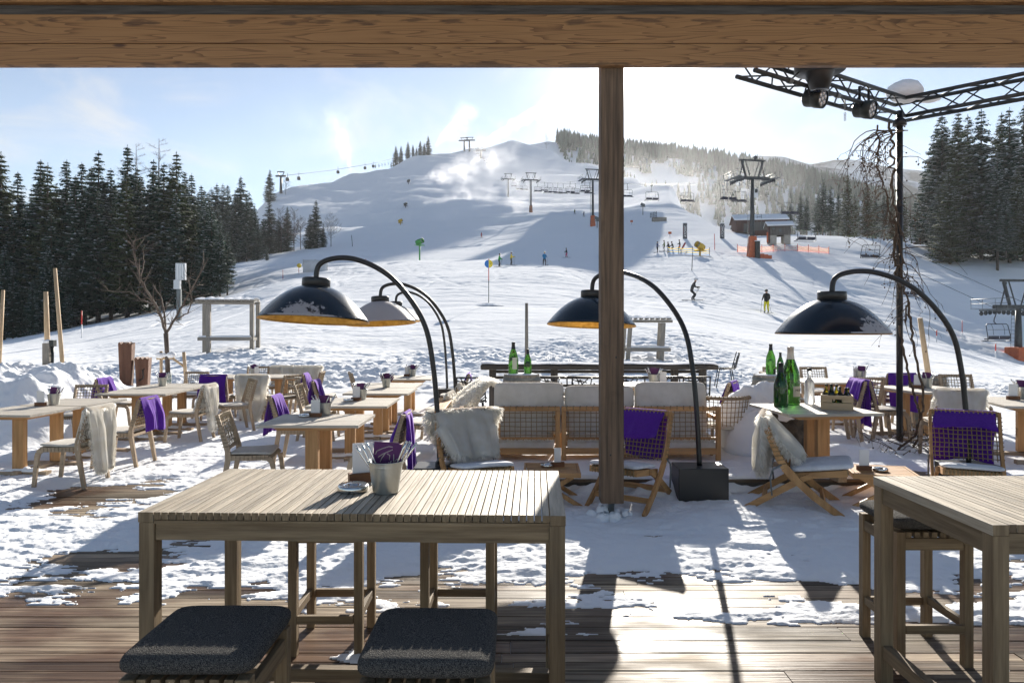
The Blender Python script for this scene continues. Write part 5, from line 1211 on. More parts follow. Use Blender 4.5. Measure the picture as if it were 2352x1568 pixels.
def path(pp,r,depth=2,wig=.03):
    pts=[]
    for i in range(len(pp)-1):
        for k in range(6): pts.append(pp[i].lerp(pp[i+1],k/6)+Vector((rv.uniform(-wig,wig),rv.uniform(-wig,wig),rv.uniform(-wig,wig))))
    pts.append(pp[-1]); vb.tube(pts,r,6)
    for q in pts[2:]:
        if depth and rv.random()<.95: strand(q,Vector((rv.uniform(-1,.6),rv.uniform(-.5,.5),rv.uniform(-.9,.5))),rv.uniform(.2,.75),.006,depth,droop=.7)
Y=9.1
path([W(2043,285,Y),W(2050,350,Y),W(2047,400,Y),W(2053,470,Y),W(2055,520,Y),W(2052,600,Y),W(2060,640,Y)],.016)
path([W(2010,290,Y),W(2020,340,Y),W(2012,380,Y),W(2030,440,Y),W(2045,500,Y),W(2062,560,Y)],.011)
path([W(2062,560,Y),W(2072,620,Y),W(2083,690,Y),W(2078,740,Y)],.012,1)
path([W(2083,690,Y),W(2090,730,Y),W(2098,800,Y),W(2120,900,Y),W(2118,950,Y-.05),W(2100,1000,Y-.1),W(2062,1032,Y-.2)],.015,0,.012)
path([W(2066,745,Y),W(2074,800,Y),W(2088,870,Y),W(2105,930,Y),W(2113,960,Y-.05),W(2118,990,Y-.1),W(2095,1030,Y-.15),W(2070,1045,Y-.25)],.015,0,.012)
for k in range(11): strand(W(2024+k*6,300,Y),Vector((-1,rv.uniform(-.3,.3),.1)),rv.uniform(.7,1.2),.008,2,droop=.8)
for k in range(3): strand(W(2075,580+k*25,Y),Vector((1,0,.1)),rv.uniform(.4,.9),.007,1,droop=.7)
strand(W(2066,575,Y),Vector((1,0,.3)),1.0,.007,0,droop=.3,wig=.2)
for k in range(46): strand(Vector((rv.uniform(4.7,5.5),rv.uniform(8.5,9.15),PZ+rv.uniform(.05,.2))),Vector((rv.uniform(-1,1),rv.uniform(-1,1),rv.uniform(-.1,.25))),rv.uniform(.2,.55),.006,1,droop=.1,wig=.5)
vi=vb.build('dry_vine',VINE); tag(vi,'leafless brown vine climbing the truss pole and tangled at its foot','vine')
# ---------------------------------------------------------------- trees
BARK=noisy('spruce_bark',(.035,.028,.022),(.10,.08,.065),scale=(3,3,.6),rough=.9,bump=.4)
NEEDLE=noisy('spruce_needles',(.020,.046,.034),(.058,.105,.068),scale=(.9,.9,.9),rough=.75,bump=0,tint=.45,spec=.2)
NEEDLEW=noisy('warm_spruce_needles',(.034,.052,.022),(.09,.115,.05),scale=(.9,.9,.9),rough=.75,bump=0,tint=.45,spec=.2)
TSNOW=plain('tree_snow',(.82,.84,.88),.8,spec=.1)
TWIG=noisy('bare_twigs',(.07,.05,.04),(.15,.12,.10),scale=(2,2,2),rough=.9,bump=0)
def spruce(H,seed,snow=.12,bare=.12,wid=.17,mats=None,lean=0,dens=1.0):
    r=random.Random(seed); cr=MB(); tk=MB()
    tk.tube([(0,0,-1.5),(0,0,H*.3),(lean*.3,0,H*.7),(lean,0,H)],[H*.0125,H*.010,H*.006,.02],7)
    z=H*bare; 
    while z<H*.985:
        f=(z/H-bare)/(1-bare); Rm=H*wid*(1-f)**.72*(.8+.2*min(1,f*6))+.1
        nb=r.randint(5,8)
        for k in range(nb):
            if r.random()<.07: continue
            az=r.uniform(0,6.283); l=Rm*r.uniform(.6,1.12); dr=r.uniform(.18,.42)*(1-.85*f); ca,sa=math.cos(az),math.sin(az)
            ax=lean*max(0,(z/H-.3))
            def P(u): return Vector((ax+ca*l*u,sa*l*u,z-l*dr*u+l*.28*u*u*u*(1-f)))
            n=max(4,int(l*4.6*dens)); sn=r.random()<snow*1.8
            for q in range(n):
                u=(q+r.random())/n; p=P(u); s=(.50+.42*(1-u))*(.5+.028*H)*r.uniform(.75,1.3)*(.38+.62*min(1,(1-f)*2.6))
                for side in (-1,1):
                    a2=az+side*r.uniform(.45,1.1); d=Vector((math.cos(a2),math.sin(a2),-r.uniform(.25,.75))).normalized(); w=d.cross(Vector((r.uniform(-.4,.4),r.uniform(-.4,.4),1))).normalized()*s*.27
                    tn=r.uniform(.2,1)
                    cr.add([p-w*.5,p+d*s*.55-w,p+d*s,p+d*s*.5+w],[(0,1,2,3)],0,False,tn)
                if sn and u>.25 and r.random()<.75:
                    d=Vector((ca,sa,-.2)).normalized(); w=Vector((-sa,ca,0))*s*.34*r.uniform(.6,1.3); e=Vector((0,0,.13))
                    cr.add([p-w+e*.3,p+d*s*.45-w*.7+e,p+d*s*.7+e*.5,p+d*s*.4+w*.7+e,p+w+e*.3],[(0,1,2,3,4)],1,False,.5)
            if r.random()<.5: tk.tube([P(0),P(.5),P(1)],[.035,.02,.008],3,caps=False)
        z+=H*.0155*r.uniform(.8,1.3)+.08
    # leader
    for k in range(14):
        zz=H*.95+H*.05*k/13; az=r.uniform(0,6.28); d=Vector((math.cos(az),math.sin(az),.5)); s=.5*(1-k/16); w=d.cross(Vector((0,0,1))).normalized()*.08; p=Vector((lean*(zz/H-.3)/.7 if zz>H*.3 else 0,0,zz))
        cr.add([p-w,p+d*s,p+w],[(0,1,2)],0,False,r.random())
    return cr,tk,(mats or [NEEDLE,TSNOW])
def bare_tree(H,seed,spread=.28,up=.9,r0=.012,depth=4):
    r=random.Random(seed); cr=MB(); tk=MB()
    tk.tube([(0,0,-1),(0,0,H*.5),(.1,0,H)],[H*r0,H*r0*.7,.02],6)
    def br(p,d,l,w,k):
        q=p.copy(); pts=[q.copy()]
        for i in range(4): d=(d+Vector((r.uniform(-.25,.25),r.uniform(-.25,.25),r.uniform(-.1,.25)*up))).normalized(); q=q+d*l/4; pts.append(q.copy())
        cr.tube(pts,[w,w*.85,w*.7,w*.55,w*.4],3,caps=False)
        if k>0:
            for i in range(1,5):
                for _ in range(2):
                    br(pts[i],(d+Vector((r.uniform(-1,1),r.uniform(-1,1),r.uniform(-.3,.6)))).normalized(),l*r.uniform(.3,.5),w*.5,k-1)
    n=int(16+H)
    for i in range(n):
        f=.2+.8*i/n; a=r.uniform(0,6.28); br(Vector((0,0,H*f)),Vector((math.cos(a),math.sin(a),up*.5)).normalized(),H*spread*(1.05-f)+.5,.02+.03*(1-f),depth-2)
    return cr,tk,[TWIG]
_tid=[0]
class Kind:
    def __init__(s,gen): s.cr,s.tk,s.m=gen; s.cm=s.cr.mesh('crown',s.m); s.tm=s.tk.mesh('trunk',[BARK])
def tree(kind,name,loc,label,group,scale=1.0,cat='tree'):
    t=thing(name,label,cat,loc,random.uniform(0,6.28),group); t.scale=(scale*random.uniform(.92,1.1),)*2+(scale,)
    for n,me in (('crown',kind.cm),('trunk',kind.tm)): o=bpy.data.objects.new(n,me); COL.objects.link(o); o.parent=t
    return t
random.seed(21)
SP=[Kind(spruce(24,301,.34,.10,.18)),Kind(spruce(24,302,.26,wid=.16)),Kind(spruce(24,303,.38,.2,.165)),Kind(spruce(24,304,.2,.1,.19,[NEEDLEW,TSNOW])),Kind(spruce(24,305,.3,.05,.155))]
SW=[Kind(spruce(24,311,.7,.08,.20)),Kind(spruce(24,312,.6,.05,.22)),Kind(spruce(24,313,.7,.22,.18)),Kind(spruce(24,314,.5,.04,.19,[NEEDLEW,TSNOW]))]
SI=[Kind(spruce(24,331,.2,.03,.25,dens=1.2)),Kind(spruce(24,332,.25,.02,.22,dens=1.2))]
LA=Kind(bare_tree(22,320,.22,.5)); BI=Kind(bare_tree(10,322,.42,1.0)); BU=Kind(bare_tree(8,324,.55,1.1))
def by_rows(kind,name,px,top,base,Y,label,group,off=0):
    H=24 if kind in SP+SW+SI else 22 if kind is LA else 10 if kind is BI else 8
    zb=EYE-(base-HY)/F*Y; x=(px-CX)/F*Y; zg=ground(x,Y); zb=min(zb,zg+.3) if abs(zb-zg)<4 else zb
    h=(EYE-(top-HY)/F*Y)-zb; return tree(kind,name,(x,Y,zb-.1),label,group,h/H)
LEFT='dense dark spruce wood left of the piste'; LL='dark spruce dusted with snow in the dense wood left of the terrace'
tops=[(-60,340),(0,346),(45,392),(90,365),(109,372),(152,365),(191,371),(227,344),(258,385),(289,332),(318,380),(349,365),(380,372),(409,346),(439,397),(461,424),(480,440)]
base_of=lambda px: np.interp(px,[-150,0,200,350,540],[795,783,746,718,674])
for px,tp in tops:
    by_rows(random.choice(SP),'spruce_tree',px+random.uniform(-4,4),tp,base_of(px)-6,96+random.uniform(-3,6),LL,LEFT)
px=-140
while px<500:
    tp=np.interp(px,[t[0] for t in tops],[t[1] for t in tops])
    by_rows(random.choice(SP),'spruce_tree',px,tp+random.uniform(25,110),base_of(px)-2,90+random.uniform(0,7),LL,LEFT); px+=random.uniform(20,36)
px=-160
while px<520:
    tp=np.interp(px,[t[0] for t in tops],[t[1] for t in tops])
    by_rows(random.choice(SP),'spruce_tree',px,tp+random.uniform(20,70),base_of(px)-14,108+random.uniform(0,22),LL,LEFT); px+=random.uniform(20,34)
for px,tp,bs,Y in ((505,505,681,88),(522,530,676,90),(486,470,690,89),(470,455,694,92),(30,600,786,84),(75,640,780,82),(140,590,768,84),(10,560,790,84),(110,560,775,85)):
    by_rows(SP[int(px)%5],'spruce_tree',px,tp,bs,Y,LL,LEFT)
by_rows(LA,'larch_tree',364,317,700,104,'tall bare larch rising above the dark wood, darker right one',None); by_rows(LA,'larch_tree',312,329,705,106,'slim pale bare larch rising above the dark wood, left one',None); by_rows(LA,'larch_tree',285,372,712,101,'short bare larch half sunk among the dark spruces',None)
G2='hazy spruces on the shoulder beyond the dark wood'; L2='hazy spruce in the clump on the shoulder beyond the dark wood'
for px,tp,bs,Y in ((553,402,588,190),(512,420,590,195),(523,424,590,200),(498,419,591,198),(485,430,592,196),(470,436,594,199),(572,438,586,186),(584,470,584,184),(566,450,588,180),(540,440,590,186),(533,480,590,182),(592,505,584,180),(455,440,595,205),(516,500,592,184),(500,470,592,187)):
    by_rows(random.choice(SI+SP[:1]),'spruce_tree',px,tp,bs,Y,L2,G2)
for px,tp,bs,Y,lab,k in ((619.6,388.5,462,365,'single spruce standing on the skyline left of the gondola line',SP[0]),(619,458,579,205,'spruce at the left of the three open slope clumps',SP[3]),(605,500,580,208,'short spruce leaning on the left open slope clump',SP[1]),(612,561,598,165,'tiny snowy spruce alone below the open slope clumps',SW[0]),(660,472,577,205,'spruce among bare birches in the middle slope clump',SP[3]),(641,495,578,204,'narrow spruce at the left of the middle slope clump',SP[4]),(725.6,457,573,207,'tall spruce in the right slope clump',SP[0]),(712,490,572,206,'short spruce at the left of the right slope clump',SP[2]),(742,515,570,204,'short spruce at the right of the right slope clump',SP[1])):
    by_rows(k if k in SW else random.choice(SI),'spruce_tree',px,tp,bs,Y,lab,None)
for px,tp,bs,Y,lab in ((656,408,441,395,'round bare birch on the skyline by the gondola pylon'),(675,480,578,203,'bare birch right of the middle slope clump'),(645,478,580,202,'pale bare birch left of the middle slope clump'),(760,490,566,204,'wide bare tree at the right end of the right slope clump'),(690,500,577,207,'thin bare tree between the slope clumps')):
    by_rows(BI,'bare_tree',px,tp,bs,Y,lab,None)
G3='spruces along the skyline ridge'
for px,tp,bs in ((908.7,334,374),(921,335,370),(936.6,325,364),(948,332,359),(956,338,358),(965,323,355),(974,328,350),(983,311,346)):
    by_rows(random.choice(SI),'spruce_tree',px,tp,bs,590,'hazy spruce in the row below the first summit plume',G3)
for px in (862,870,877,884,891,898,903): by_rows(random.choice(SP),'spruce_tree',px,376-(px-862)*.15,386-(px-862)*.25,575,'tiny spruce in the low row along the ridge right of the gondolas','low spruces on the ridge')
by_rows(LA,'larch_tree',1140,304,322,690,'lone bare larch just left of the rounded summit',None)
by_rows(LA,'larch_tree',1254,303,334,640,'lone bare larch on the right flank of the summit',None)
# wood on the right
GR='tall snow laden spruces of the right wood'; LR='tall snow laden spruce in the wood at the right edge'
for px,tp,bs,Y in ((2150,290,548,132),(2163,261,552,128),(2200,253,560,124),(2222,262,562,127),(2253,249,561,123),(2300,256,570,122),(2318,245,576,120),(2350,240,577,121),(2378,235,580,122),(2135,360,546,134),(2290,360,575,115),(2335,380,580,112),(2180,380,556,119),(2310,440,582,110),(2350,430,584,110),(2155,420,550,124),(2415,250,585,122)):
    by_rows(random.choice(SW),'spruce_tree',px,tp,bs,Y,LR,GR)
GM='misty spruces beyond the chairlift hut'; LM='misty spruce in the row beyond the chairlift hut'
for px,tp,bs,Y in ((1889,408,540,185),(1878,440,540,190),(1907,424,541,182),(1925,440,542,186),(1946,398,543,178),(1962,440,543,185),(1991,420,543,182),(2010,446,544,186),(2030,440,545,190),(1838,441,534,205),(1852,450,535,200),(1815,460,532,215),(2050,455,546,185),(2075,448,546,186),(2110,440,546,178)):
    by_rows(random.choice(SP if px<1940 else SW),'spruce_tree',px,tp,bs,Y,LM,GM)
for px,tp,bs,Y in ((2090,445,546,180),(2103,442,547,184),(2122,450,547,182),(2062,452,546,190),(1935,430,542,195)): by_rows(LA,'larch_tree',px,tp,bs,Y,'pale bare larch among the misty spruces left of the right wood','bare larches left of the right wood')
# unnumbered wood over the far ridge: one mass
XX,YY,ZZ=r1; fb=MB(); rf_=random.Random(5)
def cone(p,h,w,tn):
    n=5; a0=rf_.random()*6
    for lv in range(3):
        z0=h*(.06+.28*lv); z1=h*min(1,(.55+.24*lv)); ww=w*(1-.28*lv)
        vs=[(p.x+ww*math.cos(a0+6.283*k/n)*rf_.uniform(.75,1.15),p.y+ww*math.sin(a0+6.283*k/n),p.z+z0-rf_.random()*.05*h) for k in range(n)]+[(p.x,p.y,p.z+z1)]
        fb.add(vs,[(k,(k+1)%n,n) for k in range(n)],0,False,tn)
for q in range(9500):
    i=rf_.randrange(3,29); j=int(rf_.uniform(44,200)); 
    if rf_.random()>(.35 if i<20 else 1.0): continue
    if i<22 and vnoise(np.array([j*.12]),np.array([i*.35]),9)[0]<.33: continue
    p=Vector((XX[i,j]+rf_.uniform(-3,3),YY[i,j]+rf_.uniform(-5,5),ZZ[i,j]-.5)); h=rf_.uniform(9,19); cone(p,h,h*.17,rf_.random())
fo=fb.build('hillside_forest',[NEEDLE]); fo['kind']='stuff'
# young fruit tree with stakes beside the long left table
def young_tree():
    Y=16.0; b0=W(386,868,Y); t=thing('young_tree','young bare fruit tree tied to stakes behind the long left table','tree',(b0.x,Y,0)); r=random.Random(12); O=Vector((b0.x,Y,0))
    tk=MB(); tk.tube([W(386,890,Y)-O,W(385,840,Y)-O,W(383,800,Y)-O,W(381,765,Y)-O],[.06,.055,.05,.055],8); tk.build('trunk',TWIG,t)
    cr=MB()
    def br(pts,w,k=2):
        P_=[W(x,y,Y+dy)-O for x,y,dy in pts]; Q=[]
        for i in range(len(P_)-1):
            for q in range(4): Q.append(P_[i].lerp(P_[i+1],q/4)+Vector((r.uniform(-.012,.012),0,r.uniform(-.012,.012))))
        Q.append(P_[-1]); cr.tube(Q,[w*(1-.7*i/len(Q)) for i in range(len(Q))],5)
        if k:
            for q in Q[2:]:
                for _ in range(2):
                    if r.random()<.6:
                        d=Vector((r.uniform(-1,1),r.uniform(-.6,.6),r.uniform(-.2,1))).normalized(); l=r.uniform(.15,.55); m=q+d*l*.5+Vector((0,0,.03)); e=q+d*l+Vector((0,0,.08)); cr.tube([q,m,e],[w*.3,w*.22,.003],4)
                        if r.random()<.5: cr.tube([m,m+Vector((r.uniform(-.2,.2),0,.2))],[w*.18,.002],3)
    br([(381,765,0),(372,735,0),(358,700,-.1),(335,665,-.2),(322,640,-.2),(312,600,-.2),(304,555,-.2)],.036)
    br([(381,765,0),(378,720,.2),(368,680,.3),(350,655,.4)],.028); br([(381,765,0),(400,735,.1),(425,690,.1),(445,655,0),(468,612,0)],.032); br([(400,735,.1),(432,720,-.2),(440,690,-.3),(432,640,-.3)],.02); br([(358,700,-.1),(330,690,.2),(300,672,.3),(250,668,.3)],.016); br([(322,640,-.2),(330,600,0),(328,570,0)],.018)
    cr.build('crown',TWIG,t)
    def stk(n,a,b_,w): 
        MB().tube([W(*a,Y)-O,W(*b_,Y)-O],w,8).build(n,PALEW['z'],t)
    stk('stake',(370,880),(370,806),.035); stk('stake',(428,890),(422,808),.04); stk('tie_rail',(360,823),(400,822),.03); stk('tie_rail',(398,824),(428,845),.028)
    for x,y,rr in ((368,816,.10),(380,815,.075),(393,815,.10)): s=MB(); s.sphere(W(x,y,Y)-O,rr,9,jit=.12,sq=(1.2,1,.7)); s.build('snow_knob',SNOW,t)
    MB().tube([W(386,880,Y-.02)-O,W(386,855,Y-.02)-O],.075,8).build('trunk_guard',noisy('patterned_wrap',(.55,.56,.54),(.08,.14,.12),scale=(30,30,30),rough=.8,bump=0,lo=.45,hi=.55),t)
young_tree()
# ---------------------------------------------------------------- chairlift
LFA='chairlift up the piste'
lift_dir=Vector((-.184,1,0)).normalized(); lift_n=Vector((lift_dir.y,-lift_dir.x,0))
TW=[(2338,75,3.4),(1727,112,25.0),(1361,198,42.6),(1219,283,60.0),(1167,375,79.5)]
def cable_pt(i): px,Y,z=TW[i]; return Vector(((px-CX)/F*Y,Y,z))
def lift_tower(i,label,full=True):
    c=cable_pt(i); g=ground(c.x,c.y); H=c.z-g
    t=thing('lift_tower',label,'lift tower',(c.x,c.y,g),-math.atan2(.184,1)*-1 if False else math.atan2(.184,1),'steel towers of the chairlift')
    w=.42; MB().tube([(0,0,-1),(0,0,H*.5),(0,0,H+.2)],[w,w*.82,w*.62],12).build('mast',IRON,t)
    MB().box(-3.0,3.0,-.25,.25,H+.0,H+.45).build('crossarm',IRON,t)
    up=MB()
    MB().box(-2.25,2.25,-.14,.14,H+2.95,H+3.2).build('top_beam',IRON,t)
    for s in (-1,1):
        b=MB(); b.beam((s*1.85,0,H+2.95),(s*1.1,0,H+.45),.26,.22); b.build('gantry_leg',IRON,t)
        b=MB(); b.beam((s*1.2,0,H+2.95),(s*.35,0,H+.45),.10,.10); b.build('brace',IRON,t)
        b=MB(); b.beam((s*1.5,0,H+2.9),(s*2.2,0,H+.45),.10,.10); b.build('brace',IRON,t)
        for k in range(8): y=(k-3.5)*.56; b=MB(); b.lathe([(0,-.06),(.22,-.06),(.25,-.03),(.25,.03),(.22,.06),(0,.06)],12,M=Matrix.Translation((s*2.7,y,H-.28-.05*abs(k-3.5)))@Matrix.Rotation(R(90),4,'Y')); b.build('sheave',IRON,t)
        MB().box(s*2.7-.07,s*2.7+.07,-2.2,2.2,H-.22,H-.02).build('sheave_train',GALV,t)
        # walkway with railing
        b=MB(); b.box(s*3.4-.35,s*3.4+.35,-2.3,2.3,H+.0,H+.05)
        for y in (-2.3,-.8,.8,2.3): b.tube([(s*3.7,y,H+.05),(s*3.7,y,H+1.1)],.03,4)
        for z in (.6,1.1): b.tube([(s*3.7,-2.3,H+z),(s*3.7,2.3,H+z)],.03,4); 
        for y in (-2.3,2.3): b.tube([(s*3.1,y,H+1.1),(s*3.7,y,H+1.1)],.03,4)
        b.build('walkway',GALV,t)
    b=MB()
    for s in (-1,1): b.tube([(-.75,s*.22,.5),(-.62,s*.22,H)],.03,4)
    for k in range(int(H/.4)): b.tube([(-.74+.12*k*.4/H,-.22,.6+k*.4),(-.74+.12*k*.4/H,.22,.6+k*.4)],.02,4)
    b.build('ladder',GALV,t)
    return t,H
t1,H1=lift_tower(1,'nearest whole lift tower with orange padding round its foot')
b=MB(); b.beam((-.08,-.1,-.3),(0,-.1,3.3),1.5,1.2,up=(0,1,0),taper=.72); b.build('orange_padding',ORANGE,t1,bevel=.12)
MB().box(.05,.75,-1.1,-.76,-.4,2.4).build('control_cabinet',DARKST,t1); MB().box(.0,.8,-1.15,-.7,2.41,2.52).build('cabinet_snow',SNOW,t1)
sg=MB().box(.1,.75,-.48,-.42,H1-3.0,H1-1.5).build('number_plate',WHITEPT,t1); MB().box(.18,.67,-.50,-.482,H1-2.2,H1-1.58).build('dark_panel',DARKST,sg)
MB().sphere((.55,0,H1+3.55),.3,10).build('beacon_dish',IRON,t1)
b=MB()
for k in range(3): b.box(1.0+k*.75,1.6+k*.75,-.9+.15*k,-.3+.15*k,-.3,.45-.1*k)
o=b.build('ground_pads',ORANGE,t1)
t0,H0_=lift_tower(0,'lower lift tower cut off at the right edge, its wheels showing')
MB().box(-.9,.9,-.9,.9,-.5,1.2).build('orange_padding',ORANGE,t0,bevel=.1)
t2,H2=lift_tower(2,'lift tower just left of the roof post with an orange base'); MB().beam((0,0,-.4),(0,0,3.0),1.4,1.2,up=(0,1,0),taper=.8).build('orange_padding',ORANGE,t2,bevel=.1)
t3,H3=lift_tower(3,'misty lift tower third up the slope with a rust red base'); MB().beam((0,0,-.4),(0,0,3.0),1.3,1.2,up=(0,1,0),taper=.8).build('rusty_padding',noisy('rust_padding',(.16,.07,.04),(.26,.11,.06),scale=(1,1,1),rough=.8),t3,bevel=.1)
t4,H4=lift_tower(4,'faintest lift tower half dissolved in blown snow')
SEAT=plain('dark_blue_seat',(.012,.014,.035),.55)
def lift_chair():
    t=thing('lift_chair','','lift chair'); w=1.42
    b=MB(); b.tube([(0,0,0),(0,0,-.12)],.09,6); b.tube([(0,-.02,-.1),(.0,-.08,-.5),(0,-.32,-1.05),(0,-.36,-1.35),(0,-.15,-1.55),(0,.0,-1.6)],.055,7); b.build('hanger',IRON,t)
    b=MB(); b.tube([(-w,.32,-3.36),(-w,.30,-2.9),(-w+.06,.02,-1.75),(-w+.22,0,-1.6),(w-.22,0,-1.6),(w-.06,.02,-1.75),(w,.30,-2.9),(w,.32,-3.36)],.045,6); b.build('bail',IRON,t)
    b=MB(); b.tube([(-w,.3,-2.2),(w,.3,-2.2)],.025,5)
    for x in (-.7,.7): b.tube([(x,.0,-1.62),(x,.22,-2.05),(x,.3,-2.75)],.022,5)
    b.build('restraint_bar',IRON,t)
    b=MB(); b.tube([(-w-.12,-.42,-3.42),(w+.12,-.42,-3.42),(w+.2,0,-3.38),(w,.32,-3.36)],.04,5); b.tube([(-w-.12,-.42,-3.42),(-w-.2,0,-3.38),(-w,.32,-3.36)],.04,5); b.build('footrest',IRON,t)
    for s in (-1,1):
        MB().box(s*.69-.63,s*.69+.63,-.28,.28,-3.25,-3.12).build('seat',SEAT,t,bevel=.03); MB().box(s*.69-.63,s*.69+.63,.28,.36,-3.15,-2.86).build('backrest',SEAT,t,bevel=.02)
    return t
lch=lift_chair(); freeze(lch); lfirst=[True]
def sag(a,b,f): return a.lerp(b,f)+Vector((0,0,-4*f*(1-f)*(b-a).length*.012))
cb=[]
for s in (-1,1):
    m=MB(); pts=[]
    for i in range(4):
        a=cable_pt(i)+lift_n*s*2.7; b_=cable_pt(i+1)+lift_n*s*2.7
        for k in range(12): pts.append(sag(a,b_,k/12))
    pts.append(cable_pt(4)+lift_n*s*2.7); far=cable_pt(4)+Vector((-40,240,56))+lift_n*s*2.7
    for k in range(1,13): pts.append(sag(pts[59-11] if False else cable_pt(4)+lift_n*s*2.7,far,k/12))
    lo=cable_pt(0)+lift_n*s*2.7; pts=[lo+Vector((14,-34,-2.2))]+pts
    m.tube(pts,.028,5); o=m.build('haul_cable',IRON); tag(o,('left' if s<0 else 'right')+' haul cable of the chairlift running up through the mist' if s<0 else 'haul cable of the chairlift on the side nearer the right wood','cable')
def find(px,s):
    best=None
    for i in range(4):
        a=cable_pt(i)+lift_n*s*2.7; b_=cable_pt(i+1)+lift_n*s*2.7
        for k in range(241):
            p=sag(a,b_,k/240); q=p.x/p.y*F+CX
            if best is None or abs(q-px)<best[0]: best=(abs(q-px),p)
    return best[1]
CH=[(2292,-1,'lift chair hanging under the wheels of the lower tower'),(2085,-1,'lift chair with a blue seat crossed by the arched lamp pole'),(2000,1,'lift chair left of the truss pole above the shaded dip'),(1850,-1,'lift chair right of the wooden hut'),(1816,1,'lift chair above the hut roof, misty trees behind'),(1698,1,'lift chair against the mast of the nearest tower, right of two'),(1672,-1,'lift chair left of the mast of the nearest tower, left of two'),(1578,1,'lift chair alone in the mist right of the roof post'),(1496,-1,'lift chair seen square on, second right of the roof post'),(1440,1,'lift chair touching the right edge of the roof post'),(1395,-1,'lift chair behind the roof post'),(1353,1,'lift chair under the arm of the tower by the post'),(1343,-1,'lift chair left under the arm of the tower by the post')]
for px,s,lab in CH:
    p=find(px,s); o=lch if lfirst[0] else dup(lch); lfirst[0]=False
    o.location=p; o.rotation_euler=(0,0,math.atan2(.184,1)+(0 if s>0 else math.pi)); tag(o,lab,'lift chair','chairs on the chairlift')
for k,px in enumerate((1321,1309,1293,1281,1269,1258,1250,1235,1205,1192,1180)):
    o=dup(lch,loc=find(px,-1 if k%2 else 1),rz=math.atan2(.184,1)+(math.pi if k%2 else 0),label='distant lift chair fading into the blown snow up the line'); o['group']='distant chairs on the chairlift'
# ---------------------------------------------------------------- barn, hut
BOARD=noisy('dark_red_barn_boards',(.045,.018,.015),(.11,.05,.04),scale=(7,7,.5),rough=.85,bump=.4); GBOARD=noisy('grey_barn_boards',(.06,.055,.05),(.16,.15,.135),scale=(6,6,.4),rough=.85,bump=.4); CONC=noisy('pale_concrete',(.28,.26,.23),(.42,.40,.36),scale=(2,2,2),rough=.9)
def gable(t,x0,x1,y0,y1,z0,h,rise,mat,over=.5,th=.18,sn=.28):
    ym=(y0+y1)/2
    for (n,a) in (('wall',(x0,x1,y0,y0+.14)),('wall',(x0,x1,y1-.14,y1))): MB().box(*a,z0,z0+h).build(n,mat,t)
    for x in (x0,x1-.14): b=MB(); b.add([(x,y0+.141,z0),(x,y1-.141,z0),(x,y1-.141,z0+h),(x,ym,z0+h+rise),(x,y0+.141,z0+h),(x+.14,y0+.141,z0),(x+.14,y1-.141,z0),(x+.14,y1-.141,z0+h),(x+.14,ym,z0+h+rise),(x+.14,y0+.141,z0+h)],[(4,3,2,1,0),(5,6,7,8,9),(0,1,6,5),(1,2,7,6),(2,3,8,7),(3,4,9,8),(4,0,5,9)]); b.build('gable_wall',mat,t)
    r=None
    for s,yy in ((-1,y0),(1,y1)):
        b=MB(); d=Vector((0,yy-ym,-rise)); k=1+over/d.length*1.2; e=Vector((0,ym,z0+h+rise+.02))
        q=[e+Vector((x0-over,0,0)),e+Vector((x1+over,0,0)),e+Vector((x1+over,0,0))+d*k,e+Vector((x0-over,0,0))+d*k]
        b.add([p for p in q]+[p+Vector((0,0,th)) for p in q],[(0,1,2,3),(7,6,5,4),(0,4,5,1),(1,5,6,2),(2,6,7,3),(3,7,4,0)]); r=b.build('roof',mat,t)
        c=MB(); u=Vector((0,0,th+.004)); c.add([p*1+u for p in q]+[p+u+Vector((0,0,sn)) for p in q],[(0,1,2,3),(7,6,5,4),(0,4,5,1),(1,5,6,2),(2,6,7,3),(3,7,4,0)]); c.build('roof_snow',SNOW,r)
bp=onsnow(1740,168); bn=thing('barn','long low dark red barn under a snowy roof behind the nearest tower','barn',(bp.x,bp.y,EYE-(528-HY)/F*168),R(-8))
gable(bn,-5.6,5.9,-3.2,3.2,-1,2.9,1.4,BOARD)
MB().box(-3.9,-2.9,-3.24,-3.202,-1,1.1).build('barn_door',GBOARD,bn); MB().box(-1.5,1.4,-3.23,-3.202,-.6,1.5).build('dark_boarding',GBOARD,bn)
b=MB()
for z in (0,1,2): b.tube([(-.9,-3.5,2+z*.6),(.1,-3.5,2+z*.6)],.05,4)
for x in (-.9,.1): b.tube([(x,-3.5,1.4),(x,-3.5,3.2)],.05,4)
b.build('roof_railing',GALV,bn)
hp=onsnow(1788,128); hu=thing('hut','small grey boarded lift hut on concrete feet with a snowy roof','hut',(hp.x,hp.y,EYE-(554-HY)/F*128),R(-10))
gable(hu,-1.75,1.75,-1.5,1.5,.95,1.75,.62,GBOARD,.6,.12,.2)
for x in (-1.2,1.2): MB().box(x-.55,x+.55,-1.45,1.45,-.8,.948).build('concrete_foot',CONC,hu)
MB().box(-2.0,-1.76,-1.2,.4,-.4,2.6).build('side_door',BOARD,hu); MB().box(-2.35,-2.15,-1.6,-1.2,-.3,1.5).build('orange_board',ORANGE,hu)
MB().box(-.25,.15,-1.53,-1.502,1.55,2.1).build('window',plain('dim_window',(.12,.14,.15),.2),hu)
MB().lathe([(0,-.05),(.22,-.05),(.24,.05),(0,.08)],14,M=Matrix.Translation((-1.25,-1.62,2.15))@Matrix.Rotation(R(90),4,'X')).build('round_bell',GALV,hu)
